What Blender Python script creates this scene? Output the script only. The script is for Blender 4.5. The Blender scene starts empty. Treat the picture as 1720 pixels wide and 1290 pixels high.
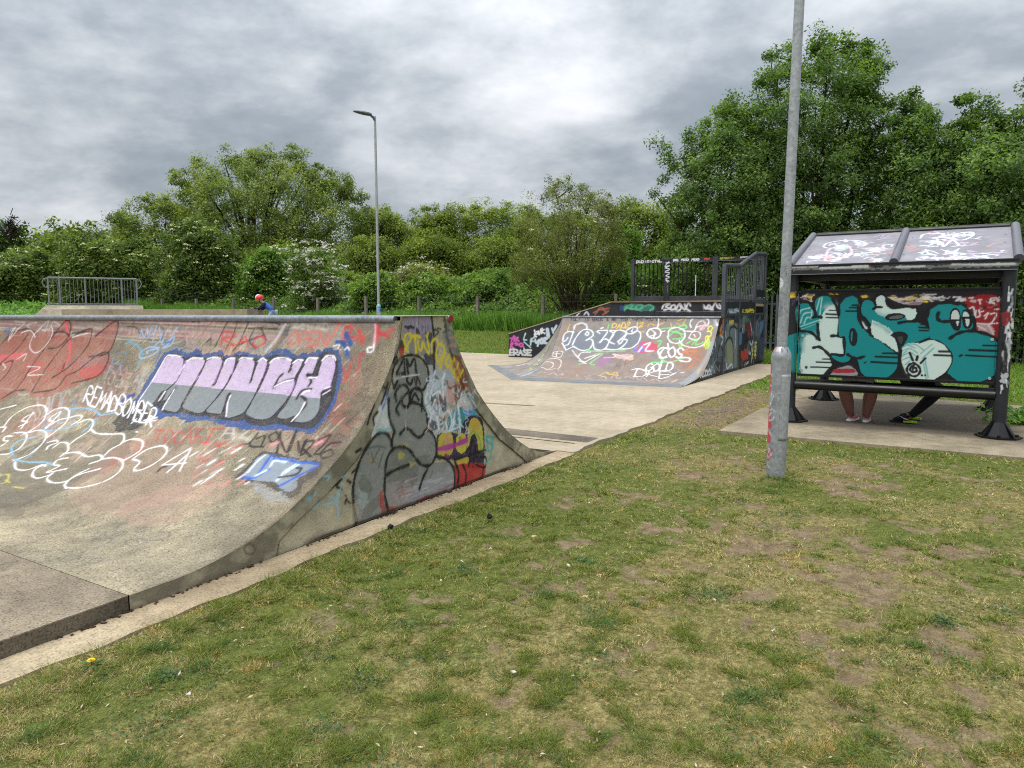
import bpy, bmesh, math, random
import numpy as np
from mathutils import Vector, Matrix
SC = bpy.context.scene
COL = SC.collection
RS = np.random.RandomState(7)
random.seed(7)
R = math.radians

# ------------------------------------------------------------------ camera (solved from the vanishing points)
PW, PH, PF = 1720.0, 1290.0, 1193.0
PITCH = math.atan(127 / PF)
YAW = math.atan2(715, math.hypot(PF, 127))
CAMZ = 1.6
FW = np.array([math.cos(YAW) * math.cos(PITCH), math.sin(YAW) * math.cos(PITCH), -math.sin(PITCH)])
RT = np.array([math.sin(YAW), -math.cos(YAW), 0.0])
UP = np.cross(RT, FW)
CAM = np.array([0, 0, CAMZ])


def ray(x, y):
    return FW + RT * (x - PW / 2) / PF - UP * (y - PH / 2) / PF


def onz(x, y, z=0.0):
    d = ray(x, y)
    return CAM + d * ((z - CAMZ) / d[2])


def atd(x, y, dist):            # point seen at photo pixel (x, y), dist metres away measured on the ground
    d = ray(x, y)
    return CAM + d * (dist / math.hypot(d[0], d[1]))


cd = bpy.data.cameras.new('camera')
cam = bpy.data.objects.new('camera', cd)
COL.objects.link(cam)
cd.sensor_width = 36
cd.lens = 36 * PF / PW
cd.clip_end = 2000
M = Matrix.Identity(4)
for i in range(3):
    M[i][0], M[i][1], M[i][2], M[i][3] = RT[i], UP[i], -FW[i], CAM[i]
cam.matrix_world = M
SC.camera = cam

# ------------------------------------------------------------------ helpers


def lin(r, g, b):
    f = lambda c: (c / 255 / 12.92) if c / 255 <= 0.04045 else ((c / 255 + 0.055) / 1.055) ** 2.4
    return (f(r), f(g), f(b))


def tag(o, label=None, cat=None, group=None, kind=None):
    if label: o['label'] = label
    if cat: o['category'] = cat
    if group: o['group'] = group
    if kind: o['kind'] = kind
    return o


def empty(name, loc, rz=0.0):
    o = bpy.data.objects.new(name, None)
    COL.objects.link(o)
    o.location = loc
    o.rotation_euler = (0, 0, rz)
    o.empty_display_size = 0.2
    return o


def new_mesh(name, V, Fc, smooth=False, sharp=35):
    me = bpy.data.meshes.new(name)
    if isinstance(V, np.ndarray) and isinstance(Fc, np.ndarray):
        me.vertices.add(len(V))
        me.vertices.foreach_set('co', np.ascontiguousarray(V, dtype=np.float32).ravel())
        n = Fc.shape[1]
        me.loops.add(Fc.size)
        me.loops.foreach_set('vertex_index', np.ascontiguousarray(Fc, dtype=np.int32).ravel())
        me.polygons.add(len(Fc))
        me.polygons.foreach_set('loop_start', np.arange(0, Fc.size, n, dtype=np.int32))
        me.update(calc_edges=True)
        me.validate()
    else:
        me.from_pydata([tuple(v) for v in V], [], [tuple(f) for f in Fc])
        me.update()
    if smooth:
        me.polygons.foreach_set('use_smooth', np.ones(len(me.polygons), dtype=bool))
        if sharp: me.set_sharp_from_angle(angle=R(sharp))
    return me


def obj(name, me, mat=None, parent=None, loc=None):
    o = bpy.data.objects.new(name, me)
    COL.objects.link(o)
    if mat is not None:
        for m in (mat if isinstance(mat, (list, tuple)) else [mat]):
            me.materials.append(m)
    if parent is not None: o.parent = parent
    if loc is not None: o.location = loc
    return o


class MB:
    def __init__(s):
        s.V, s.F, s.mi = [], [], []

    def add(s, V, F, mi=0):
        b = len(s.V)
        s.V += [tuple(v) for v in V]
        s.F += [tuple(i + b for i in f) for f in F]
        s.mi += [mi] * len(F)
        return s

    def box(s, c, d, rz=0.0, bev=0.0, mi=0, rot=None):
        bm = bmesh.new()
        bmesh.ops.create_cube(bm, size=1.0)
        for v in bm.verts: v.co = Vector((v.co.x * d[0], v.co.y * d[1], v.co.z * d[2]))
        if bev: bmesh.ops.bevel(bm, geom=bm.edges[:], offset=bev, segments=2, profile=.6, affect='EDGES')
        mt = Matrix.Translation(c) @ (rot if rot is not None else Matrix.Rotation(rz, 4, 'Z'))
        bm.verts.index_update()
        V = [mt @ v.co for v in bm.verts]
        F = [[v.index for v in f.verts] for f in bm.faces]
        bm.free()
        return s.add(V, F, mi)

    def tube(s, pts, r, n=10, caps=True, mi=0):
        pts = [Vector(p) for p in pts]
        rr = r if isinstance(r, (list, tuple)) else [r] * len(pts)
        V, F = [], []
        ref = None
        for i, p in enumerate(pts):
            t = (pts[min(i + 1, len(pts) - 1)] - pts[max(i - 1, 0)]).normalized()
            if ref is None:
                ref = Vector((0, 0, 1)) if abs(t.z) < .9 else Vector((1, 0, 0))
            a = t.cross(ref)
            if a.length < 1e-6: a = t.cross(Vector((0, 1, 0)))
            a.normalize()
            b = a.cross(t).normalized()
            ref = b
            for k in range(n):
                w = 2 * math.pi * k / n
                V.append(p + (a * math.cos(w) + b * math.sin(w)) * rr[i])
        for i in range(len(pts) - 1):
            for k in range(n):
                F.append((i * n + k, i * n + (k + 1) % n, (i + 1) * n + (k + 1) % n, (i + 1) * n + k))
        if caps:
            F.append(tuple(range(n - 1, -1, -1)))
            F.append(tuple(range((len(pts) - 1) * n, len(pts) * n)))
        return s.add(V, F, mi)

    def prism(s, poly, axis, a, b, mi=0):
        # poly: 2-D outline, swept along `axis` from a to b
        n = len(poly)
        def P(u, v, w):
            return {'x': (w, u, v), 'y': (u, w, v), 'z': (u, v, w)}[axis]
        V = [P(u, v, a) for u, v in poly] + [P(u, v, b) for u, v in poly]
        F = [tuple(range(n)), tuple(range(2 * n - 1, n - 1, -1))]
        for i in range(n):
            j = (i + 1) % n
            F.append((j, i, n + i, n + j))
        return s.add(V, F, mi)

    def build(s, name, mat, parent=None, smooth=False, sharp=35, loc=None):
        bm = bmesh.new()
        vs = [bm.verts.new(v) for v in s.V]
        for f, m in zip(s.F, s.mi):
            try:
                fc = bm.faces.new([vs[i] for i in f])
                fc.material_index = m
            except ValueError:
                pass
        bmesh.ops.recalc_face_normals(bm, faces=bm.faces[:])
        me = bpy.data.meshes.new(name)
        bm.to_mesh(me)
        bm.free()
        if smooth:
            me.polygons.foreach_set('use_smooth', np.ones(len(me.polygons), dtype=bool))
            me.set_sharp_from_angle(angle=R(sharp))
        return obj(name, me, mat, parent, loc)


def grid_faces(nu, nv):
    i = np.arange(nu - 1)[:, None] * nv + np.arange(nv - 1)[None, :]
    i = i.ravel()
    return np.stack([i, i + nv, i + nv + 1, i + 1], 1)


def sstep(a, b, x):
    t = np.clip((np.asarray(x, float) - a) / (b - a), 0, 1)
    return t * t * (3 - 2 * t)


def vnoise(x, y, seed=0):
    xi, yi = np.floor(x).astype(np.int64), np.floor(y).astype(np.int64)
    fx, fy = x - xi, y - yi
    fx, fy = fx * fx * (3 - 2 * fx), fy * fy * (3 - 2 * fy)

    def h(a, b):
        n = (a * 374761393 + b * 668265263 + seed * 144665) & 0x7fffffff
        n = ((n ^ (n >> 13)) * 1274126177) & 0x7fffffff
        n = n ^ (n >> 16)
        return (n & 0xffff) / 65535.0
    return (h(xi, yi) * (1 - fx) + h(xi + 1, yi) * fx) * (1 - fy) + (h(xi, yi + 1) * (1 - fx) + h(xi + 1, yi + 1) * fx) * fy


def fbm(x, y, seed=0, oct=4):
    x, y = np.asarray(x, float), np.asarray(y, float)
    s, a, t = 0, 1.0, 0
    for o in range(oct):
        s = s + a * vnoise(x * 2 ** o + 17.3 * o, y * 2 ** o - 9.1 * o, seed + o)
        t += a
        a *= .5
    return s / t


# ------------------------------------------------------------------ materials
def mat_new(name):
    m = bpy.data.materials.new(name)
    m.use_nodes = True
    nt = m.node_tree
    for n in list(nt.nodes): nt.nodes.remove(n)
    out = nt.nodes.new('ShaderNodeOutputMaterial')
    bs = nt.nodes.new('ShaderNodeBsdfPrincipled')
    nt.links.new(bs.outputs[0], out.inputs[0])
    return m, nt, bs


def nn(nt, typ, **kw):
    n = nt.nodes.new(typ)
    for k, v in kw.items():
        if k.startswith('i_'):
            n.inputs[k[2:].replace('_', ' ')].default_value = v
        else:
            setattr(n, k, v)
    return n


def noise(nt, co, scale, detail=4, rough=.55, dist=0.0):
    n = nn(nt, 'ShaderNodeTexNoise')
    n.inputs['Scale'].default_value = scale
    n.inputs['Detail'].default_value = detail
    n.inputs['Roughness'].default_value = rough
    n.inputs['Distortion'].default_value = dist
    nt.links.new(co, n.inputs['Vector'])
    return n.outputs['Fac']


def ramp(nt, fac, stops):
    n = nn(nt, 'ShaderNodeValToRGB')
    e = n.color_ramp.elements
    while len(e) < len(stops): e.new(0.5)
    for el, (p, c) in zip(e, stops):
        el.position = p
        el.color = (*c, 1) if len(c) == 3 else c
    nt.links.new(fac, n.inputs[0])
    return n.outputs[0]


def gray(v):
    return (v, v, v)


def mix(nt, fac, a, b, typ='MIX'):
    n = nn(nt, 'ShaderNodeMix', data_type='RGBA', blend_type=typ)
    for s, v in ((n.inputs[0], fac), (n.inputs[6], a), (n.inputs[7], b)):
        if isinstance(v, (int, float)): s.default_value = v
        elif isinstance(v, tuple): s.default_value = (*v, 1)
        else: nt.links.new(v, s)
    return n.outputs[2]


def math_(nt, op, a, b=None):
    n = nn(nt, 'ShaderNodeMath', operation=op)
    for s, v in ((n.inputs[0], a), (n.inputs[1], b)):
        if v is None: continue
        if isinstance(v, (int, float)): s.default_value = v
        else: nt.links.new(v, s)
    return n.outputs[0]


def bump(nt, bs, h, strength=.3, dist=.01):
    n = nn(nt, 'ShaderNodeBump')
    n.inputs['Strength'].default_value = strength
    n.inputs['Distance'].default_value = dist
    nt.links.new(h, n.inputs['Height'])
    nt.links.new(n.outputs[0], bs.inputs['Normal'])


def coords(nt, scale=None):
    tc = nn(nt, 'ShaderNodeTexCoord')
    o = tc.outputs['Object']
    if scale:
        mp = nn(nt, 'ShaderNodeMapping')
        mp.inputs['Scale'].default_value = scale
        nt.links.new(o, mp.inputs['Vector'])
        o = mp.outputs[0]
    return o


def concrete_colour(nt, co, base, dark, light, grime=.45, speck=.5):
    a = noise(nt, co, .9, 5, .6)
    c = ramp(nt, a, [(.3, dark), (.52, base), (.74, light)])
    b = noise(nt, co, 7, 6, .7)
    c = mix(nt, .5, c, mix(nt, 1.0, c, ramp(nt, b, [(.3, gray(.55)), (.6, gray(1.1))]), 'MULTIPLY'))
    g = noise(nt, co, 2.3, 8, .75, .6)
    c = mix(nt, math_(nt, 'MULTIPLY', ramp(nt, g, [(.52, gray(0)), (.72, gray(1))]), grime), c, tuple(x * .38 for x in dark))
    s = noise(nt, co, 95, 2, .5)
    c = mix(nt, speck, c, mix(nt, 1.0, c, ramp(nt, s, [(.33, gray(.3)), (.47, gray(.95)), (.62, gray(1.0)), (.74, gray(1.7))]), 'MULTIPLY'))
    return c, s, g


def mat_concrete(name, base, dark, light, grime=.45, speck=.5, rough=.9, paint=False, wear=.5, bstr=.35, streak=False):
    m, nt, bs = mat_new(name)
    co = coords(nt)
    c, s, g = concrete_colour(nt, co, base, dark, light, grime, speck)
    if paint:
        at = nn(nt, 'ShaderNodeAttribute', attribute_name='paint')
        w = noise(nt, co, 26, 5, .75)
        w2 = noise(nt, co, 140, 2, .6)
        wv = math_(nt, 'ADD', math_(nt, 'MULTIPLY', w, .55), math_(nt, 'MULTIPLY', w2, .45))
        # worn paint: thin cover breaks up, solid cover chips down to the aggregate
        A_ = at.outputs['Alpha']
        amp = math_(nt, 'MULTIPLY', math_(nt, 'MINIMUM', A_, math_(nt, 'SUBTRACT', 1.0, A_)), 4.5 * wear)
        al = math_(nt, 'ADD', A_, math_(nt, 'MULTIPLY', math_(nt, 'SUBTRACT', wv, .5), amp))
        chip = ramp(nt, math_(nt, 'ADD', math_(nt, 'MULTIPLY', w2, .6), math_(nt, 'MULTIPLY', noise(nt, co, 11, 6, .75), .4)), [(.52, gray(0)), (.60, gray(1))])
        al = math_(nt, 'MULTIPLY', al, math_(nt, 'SUBTRACT', 1.0, math_(nt, 'MULTIPLY', chip, wear * 1.1)))
        al = math_(nt, 'MINIMUM', math_(nt, 'MAXIMUM', al, 0.0), 1.0)
        pc = mix(nt, .35, at.outputs['Color'], mix(nt, 1.0, at.outputs['Color'], ramp(nt, w, [(.3, gray(.6)), (.65, gray(1.2))]), 'MULTIPLY'))
        c = mix(nt, al, c, pc)
    nt.links.new(c, bs.inputs['Base Color'])
    bs.inputs['Roughness'].default_value = rough
    bs.inputs['Specular IOR Level'].default_value = .25
    bump(nt, bs, math_(nt, 'ADD', math_(nt, 'MULTIPLY', s, .5), noise(nt, co, 18, 5, .7)), bstr, .012)
    return m


def mat_metal_paint(name, base, rough=.4, paint=False, wear=.15, scratch=.35, spec=.5, edge=(.3, .31, .33), fine=60):
    """painted / powder-coated steel or sheet with scuffs"""
    m, nt, bs = mat_new(name)
    co = coords(nt)
    a = noise(nt, co, 3.1, 6, .65)
    c = mix(nt, .8, base, mix(nt, 1.0, base, ramp(nt, a, [(.3, gray(.6)), (.7, gray(1.35))]), 'MULTIPLY'))
    s = noise(nt, coords(nt, (fine, 4, fine * .5)), 1.0, 6, .8)
    c = mix(nt, math_(nt, 'MULTIPLY', ramp(nt, s, [(.6, gray(0)), (.72, gray(1))]), scratch), c, edge)
    if paint:
        at = nn(nt, 'ShaderNodeAttribute', attribute_name='paint')
        w = noise(nt, co, 40, 4, .7)
        thr = math_(nt, 'ADD', math_(nt, 'MULTIPLY', math_(nt, 'SUBTRACT', w, .5), 2 * wear), at.outputs['Alpha'])
        al = ramp(nt, thr, [(.15, gray(0)), (.85, gray(1))])
        c = mix(nt, al, c, at.outputs['Color'])
    nt.links.new(c, bs.inputs['Base Color'])
    rr = ramp(nt, a, [(.3, gray(rough * .8)), (.7, gray(min(1, rough * 1.35)))])
    nt.links.new(rr, bs.inputs['Roughness'])
    bs.inputs['Specular IOR Level'].default_value = spec
    bump(nt, bs, noise(nt, co, 30, 3), .08, .004)
    return m


def mat_galv(name, lo=(.22, .235, .25), hi=(.42, .44, .46), rough=.5, metallic=.35, paint=False):
    m, nt, bs = mat_new(name)
    co = coords(nt)
    v = nn(nt, 'ShaderNodeTexVoronoi')
    v.inputs['Scale'].default_value = 38
    nt.links.new(co, v.inputs['Vector'])
    a = noise(nt, co, 6, 6, .7)
    f = math_(nt, 'ADD', math_(nt, 'MULTIPLY', v.outputs['Color'], .35), math_(nt, 'MULTIPLY', a, .65))
    c = ramp(nt, f, [(.25, lo), (.7, hi)])
    d = noise(nt, co, 22, 3, .6)
    c = mix(nt, ramp(nt, d, [(.66, gray(0)), (.74, gray(.55))]), c, (.6, .62, .64))
    if paint:
        at = nn(nt, 'ShaderNodeAttribute', attribute_name='paint')
        c = mix(nt, at.outputs['Alpha'], c, at.outputs['Color'])
    nt.links.new(c, bs.inputs['Base Color'])
    bs.inputs['Metallic'].default_value = metallic
    bs.inputs['Roughness'].default_value = rough
    bump(nt, bs, a, .1, .004)
    return m


def mat_simple(name, base, rough=.8, var=.35, scale=12, spec=.3, var2=None, bstr=.15):
    m, nt, bs = mat_new(name)
    co = coords(nt)
    a = noise(nt, co, scale, 5, .65)
    c = mix(nt, 1.0, base, ramp(nt, a, [(.28, gray(1 - var)), (.72, gray(1 + var))]), 'MULTIPLY')
    if var2: c = mix(nt, ramp(nt, noise(nt, co, scale * .3, 4), [(.5, gray(0)), (.65, gray(1))]), c, var2)
    nt.links.new(c, bs.inputs['Base Color'])
    bs.inputs['Roughness'].default_value = rough
    bs.inputs['Specular IOR Level'].default_value = spec
    bump(nt, bs, a, bstr, .01)
    return m


def mat_leaf(name, dark, mid, light, trans=.42, rough=.55):
    m, nt, bs = mat_new(name)
    at = nn(nt, 'ShaderNodeAttribute', attribute_name='tone')
    c = ramp(nt, at.outputs['Fac'], [(0.0, dark), (.5, mid), (1.0, light)])
    nt.links.new(c, bs.inputs['Base Color'])
    bs.inputs['Roughness'].default_value = rough
    bs.inputs['Specular IOR Level'].default_value = .35
    tr = nn(nt, 'ShaderNodeBsdfTranslucent')
    nt.links.new(mix(nt, 1.0, c, (1.25, 1.3, .55), 'MULTIPLY'), tr.inputs[0])
    mx = nn(nt, 'ShaderNodeMixShader')
    mx.inputs[0].default_value = trans
    nt.links.new(bs.outputs[0], mx.inputs[1])
    nt.links.new(tr.outputs[0], mx.inputs[2])
    out = [n for n in nt.nodes if n.type == 'OUTPUT_MATERIAL'][0]
    nt.links.new(mx.outputs[0], out.inputs[0])
    return m


# ------------------------------------------------------------------ graffiti: spray strokes laid on a surface in its own metres
FONT = {
 'A': '0,0 .5,1 1,0;.2,.4 .8,.4', 'B': '0,0 0,1 .8,.95 .8,.6 0,.52 .9,.4 .85,.05 0,0', 'C': '1,.85 .5,1 .05,.6 .1,.15 .6,0 1,.15',
 'D': '0,0 0,1 .7,.9 1,.5 .7,.1 0,0', 'E': '1,1 0,1 0,0 1,0;0,.5 .8,.5', 'F': '1,1 0,1 0,0;0,.5 .8,.5', 'G': '1,.85 .5,1 .05,.6 .1,.15 .6,0 1,.2 1,.45 .6,.45',
 'H': '0,0 0,1;1,0 1,1;0,.5 1,.5', 'I': '.5,0 .5,1', 'J': '.8,1 .8,.2 .4,0 .05,.25', 'K': '0,0 0,1;1,1 0,.45 1,0', 'L': '0,1 0,0 .9,0',
 'M': '0,0 .15,1 .5,.35 .85,1 1,0', 'N': '0,0 0,1 1,0 1,1', 'O': '.5,1 .05,.7 .05,.3 .5,0 .95,.3 .95,.7 .5,1', 'P': '0,0 0,1 .8,.95 .9,.65 .6,.45 0,.45',
 'Q': '.5,1 .05,.6 .1,.2 .5,0 .9,.3 .9,.75 .5,1;.6,.3 1,0', 'R': '0,0 0,1 .8,.95 .85,.6 0,.48 1,0', 'S': '.95,.85 .5,1 .1,.75 .5,.5 .9,.25 .5,0 .05,.15',
 'T': '0,1 1,1;.5,1 .5,0', 'U': '0,1 .05,.2 .5,0 .95,.2 1,1', 'V': '0,1 .5,0 1,1', 'W': '0,1 .25,0 .5,.6 .75,0 1,1', 'X': '0,0 1,1;0,1 1,0', 'Y': '0,1 .5,.5 1,1;.5,.5 .4,0',
 'Z': '0,1 1,1 0,0 1,0', '0': '.5,1 .05,.7 .05,.3 .5,0 .95,.3 .95,.7 .5,1', '1': '.2,.8 .5,1 .5,0', '2': '.05,.8 .5,1 .9,.75 0,0 1,0', '3': '.05,.9 .6,1 .9,.75 .4,.52 .95,.3 .5,0 .05,.1',
 '4': '.7,0 .7,1 0,.35 1,.35', '5': '.9,1 .1,1 .1,.6 .7,.6 .95,.3 .5,0 .05,.1', '6': '.85,.95 .3,.8 .05,.3 .5,0 .9,.25 .6,.5 .1,.35', '7': '0,1 1,1 .4,0', '?': '.05,.8 .5,1 .9,.75 .5,.45 .5,.25;.5,.06 .5,0',
 '&': '1,0 .2,.75 .45,1 .65,.8 .1,.3 .3,0 .9,.4', '/': '0,0 1,1', '.': '.4,.05 .5,0', '!': '.5,1 .5,.3;.5,.06 .5,0', '$': '.95,.85 .5,.95 .1,.75 .5,.5 .9,.25 .5,.05 .05,.15;.5,1.1 .5,-.1', '9': '.9,.6 .5,.45 .1,.7 .5,1 .9,.7 .7,0'}


def pl(sx):
    out = []
    for part in sx.split(';'):
        out.append(np.array([[float(q) for q in p.split(',')] for p in part.split()]))
    return out


def smooth_line(P, n=6):
    if len(P) < 3: return P
    Q = np.vstack([2 * P[0] - P[1], P, 2 * P[-1] - P[-2]])
    out = []
    t = np.linspace(0, 1, n, endpoint=False)[:, None]
    for i in range(1, len(Q) - 2):
        a, b, c, d = Q[i - 1], Q[i], Q[i + 1], Q[i + 2]
        out.append(.5 * (2 * b + (c - a) * t + (2 * a - 5 * b + 4 * c - d) * t * t + (3 * b - a - 3 * c + d) * t ** 3))
    out.append(P[-1:])
    return np.vstack(out)


class Paint:
    """colour + cover per vertex of a dense surface; uv = that surface's own coordinates in metres"""
    def __init__(s, uv, px2uv):
        s.uv = np.asarray(uv, float)
        s.n = len(s.uv)
        s.c = np.zeros((s.n, 3))
        s.a = np.zeros(s.n)
        s.f = px2uv
        s.T = (0, 0, 1)

    def ctx(s, x0, y0, k):
        s.T = (x0, y0, k)
        return s

    def P(s, A):
        A = np.asarray(A, float)
        return np.array([s.f(s.T[0] + x / s.T[2], s.T[1] + y / s.T[2]) for x, y in A])

    def over(s, idx, col, al):
        a0 = s.a[idx]
        na = al + a0 * (1 - al)
        k = np.where(na > 1e-6, al / np.maximum(na, 1e-6), 0)[:, None]
        s.c[idx] = s.c[idx] * (1 - k) + np.array(col) * k
        s.a[idx] = na

    halo = .30

    def line_uv(s, L, w, col, al=1., soft=.35):
        if s.halo and soft < .58: s._line(L, w * 2.6, col, al * s.halo, 1.0)      # overspray
        s._line(L, w, col, al, soft)

    def _line(s, L, w, col, al=1., soft=.35):
        r = w / 2 * 1.2
        lo, hi = L.min(0) - r, L.max(0) + r
        idx = np.nonzero((s.uv[:, 0] >= lo[0]) & (s.uv[:, 0] <= hi[0]) & (s.uv[:, 1] >= lo[1]) & (s.uv[:, 1] <= hi[1]))[0]
        if not len(idx): return
        U = s.uv[idx]
        D = np.full(len(idx), 1e9)
        for i in range(len(L) - 1):
            a, b = L[i], L[i + 1]
            m = np.nonzero((U[:, 0] >= min(a[0], b[0]) - r) & (U[:, 0] <= max(a[0], b[0]) + r) & (U[:, 1] >= min(a[1], b[1]) - r) & (U[:, 1] <= max(a[1], b[1]) + r))[0]
            if not len(m): continue
            ab = b - a
            l2 = ab @ ab + 1e-12
            t = np.clip(((U[m] - a) @ ab) / l2, 0, 1)
            d = np.hypot(*(U[m] - a - t[:, None] * ab).T)
            ri = w / 2 * (1 + .2 * math.sin(i * .9 + L[0][0] * 37 + L[0][1] * 53))      # the can never keeps an even width
            D[m] = np.minimum(D[m], d / ri)
        k = 1 - sstep(1 - soft, 1.0, D)
        ok = k > 0.003
        s.over(idx[ok], col, al * k[ok])

    def S(s, txt, w, rgb, al=1., soft=.5, curve=True):
        for A in pl(txt):
            if curve: A = smooth_line(A)
            s.line_uv(s.P(A), w, lin(*rgb), al, soft)

    def poly_uv(s, L, col, al, rag=0.0, seed=1):
        lo, hi = L.min(0), L.max(0)
        idx = np.nonzero((s.uv[:, 0] >= lo[0] - rag) & (s.uv[:, 0] <= hi[0] + rag) & (s.uv[:, 1] >= lo[1] - rag) & (s.uv[:, 1] <= hi[1] + rag))[0]
        if not len(idx): return
        U = s.uv[idx].copy()
        if rag:
            U[:, 0] += (fbm(s.uv[idx, 0] / rag * .7, s.uv[idx, 1] / rag * .7, seed) - .5) * 2 * rag
            U[:, 1] += (fbm(s.uv[idx, 0] / rag * .7, s.uv[idx, 1] / rag * .7, seed + 50) - .5) * 2 * rag
        ins = np.zeros(len(idx), bool)
        j = len(L) - 1
        for i in range(len(L)):
            xi, yi = L[i]
            xj, yj = L[j]
            if yi != yj:
                c = ((yi > U[:, 1]) != (yj > U[:, 1])) & (U[:, 0] < (xj - xi) * (U[:, 1] - yi) / (yj - yi) + xi)
                ins ^= c
            j = i
        if ins.any(): s.over(idx[ins], col, np.full(ins.sum(), al) if np.isscalar(al) else al)

    def Fl(s, txt, rgb, al=1., curve=True, rag=0.0, seed=1):
        for A in pl(txt):
            if curve and len(A) > 3:
                A = smooth_line(np.vstack([A, A[:1]]), 5)
            s.poly_uv(s.P(A), lin(*rgb), al, rag, seed)

    def blob(s, x, y, ru, rv, rgb, al=.6, seed=3, sc=8., thr=.5, soft=.12):
        c = s.P([[x, y]])[0]
        d = np.hypot((s.uv[:, 0] - c[0]) / ru, (s.uv[:, 1] - c[1]) / rv)
        idx = np.nonzero(d < 1)[0]
        if not len(idx): return
        nz = fbm(s.uv[idx, 0] * sc, s.uv[idx, 1] * sc, seed)
        k = (1 - sstep(.35, 1, d[idx])) * sstep(thr - soft, thr + soft, nz)
        s.over(idx, lin(*rgb), al * k)

    def text(s, txt, x0, y0, x1, y1, h, w, rgb, slant=.25, al=1., jit=.08, gap=.22, seed=0, soft=.4, up=(0, -1)):
        rs = random.Random(seed + len(txt))
        n = len(txt)
        dx, dy = (x1 - x0) / n, (y1 - y0) / n
        for i, ch in enumerate(txt):
            if ch not in FONT: continue
            hh = h * (1 + rs.uniform(-jit, jit) * 2)
            oy = rs.uniform(-jit, jit) * h
            for A in pl(FONT[ch]):
                A = A + np.array([[rs.uniform(-jit, jit), rs.uniform(-jit, jit)] for _ in A])
                fx = i + A[:, 0] * (1 - gap)
                X = x0 + fx * dx + up[0] * (A[:, 1] * hh + oy) + slant * A[:, 1] * hh
                Y = y0 + fx * dy + up[1] * (A[:, 1] * hh + oy)
                B = np.stack([X, Y], 1)
                if ch not in 'AEFHIKLMNTVWXYZ147/': B = smooth_line(B)
                s.line_uv(s.P(B), w, lin(*rgb), al, soft)

    def scribble(s, x0, y0, x1, y1, n, w, cols, seed, al=.9, size=.2):
        """loose illegible tags inside a pixel box"""
        rs = random.Random(seed)
        for k in range(n):
            cx, cy = rs.uniform(x0, x1), rs.uniform(y0, y1)
            L = (x1 - x0) * size
            Hh = (y1 - y0) * size
            pts = [(cx + rs.uniform(-1, 1) * L, cy + rs.uniform(-1, 1) * Hh) for _ in range(rs.randint(3, 6))]
            s.line_uv(s.P(smooth_line(np.array(pts))), w * rs.uniform(.6, 1.4), lin(*rs.choice(cols)), al * rs.uniform(.6, 1), .45)

    def apply(s, me):
        at = me.color_attributes.new('paint', 'FLOAT_COLOR', 'POINT')
        out = np.concatenate([s.c, s.a[:, None]], 1).astype(np.float32)
        at.data.foreach_set('color', out.ravel())


def plane_px(o, n, u, v):
    o, n, u, v = [np.asarray(q, float) for q in (o, n, u, v)]

    def f(x, y):
        d = ray(x, y)
        p = CAM + d * (((o - CAM) @ n) / (d @ n))
        return ((p - o) @ u, (p - o) @ v)
    return f
# ------------------------------------------------------------------ sky, sun
SKYLOC = (2.7, 9.3, 0)
SUN_EL, SUN_AZ = R(62), R(172)
SD = np.array([math.cos(SUN_EL) * math.cos(SUN_AZ), math.cos(SUN_EL) * math.sin(SUN_AZ), math.sin(SUN_EL)])
W = bpy.data.worlds.new('World')
SC.world = W
W.use_nodes = True
nt = W.node_tree
for n in list(nt.nodes): nt.nodes.remove(n)
wo = nt.nodes.new('ShaderNodeOutputWorld')
bg = nt.nodes.new('ShaderNodeBackground')
bg.inputs['Strength'].default_value = 0.1
nt.links.new(bg.outputs[0], wo.inputs[0])
sky = nt.nodes.new('ShaderNodeTexSky')
sky.sky_type = 'NISHITA'
sky.sun_disc = False
sky.sun_elevation = SUN_EL
sky.sun_rotation = math.pi / 2 - SUN_AZ
tc = nt.nodes.new('ShaderNodeTexCoord')
sx = nt.nodes.new('ShaderNodeSeparateXYZ')
nt.links.new(tc.outputs['Generated'], sx.inputs[0])
zz = math_(nt, 'MAXIMUM', sx.outputs['Z'], 0.0)
# cloud deck: a layer of soft billows seen in mild perspective, turned so the bands lie across the park
ca, sa = math.cos(YAW), math.sin(YAW)
fx_ = math_(nt, 'ADD', math_(nt, 'MULTIPLY', sx.outputs['X'], ca), math_(nt, 'MULTIPLY', sx.outputs['Y'], sa))
fy_ = math_(nt, 'SUBTRACT', math_(nt, 'MULTIPLY', sx.outputs['Y'], ca), math_(nt, 'MULTIPLY', sx.outputs['X'], sa))
den = math_(nt, 'ADD', zz, .34)
cb = nt.nodes.new('ShaderNodeCombineXYZ')
nt.links.new(math_(nt, 'DIVIDE', fx_, den), cb.inputs[0])
nt.links.new(math_(nt, 'DIVIDE', fy_, den), cb.inputs[1])
mp = nt.nodes.new('ShaderNodeMapping')
mp.inputs['Location'].default_value = SKYLOC
mp.inputs['Rotation'].default_value = (0, 0, R(-24))
mp.inputs['Scale'].default_value = (1.25, 1.05, 1)
nt.links.new(cb.outputs[0], mp.inputs[0])
n1 = noise(nt, mp.outputs[0], .72, 2, .5, .2)
n2 = noise(nt, mp.outputs[0], 2.3, 10, .58, .1)
n3 = noise(nt, mp.outputs[0], 6.0, 8, .6, 0)
cl = math_(nt, 'ADD', math_(nt, 'ADD', math_(nt, 'MULTIPLY', n1, .44), math_(nt, 'MULTIPLY', n2, .43)), math_(nt, 'MULTIPLY', n3, .13))
ccol = ramp(nt, cl, [(.40, (2.7, 3.1, 3.5)), (.455, (3.4, 3.8, 4.2)), (.505, (4.7, 5.05, 5.4)), (.55, (6.0, 6.25, 6.6)), (.61, (7.6, 7.8, 8.1)), (.68, (9.0, 9.1, 9.3))])
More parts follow.
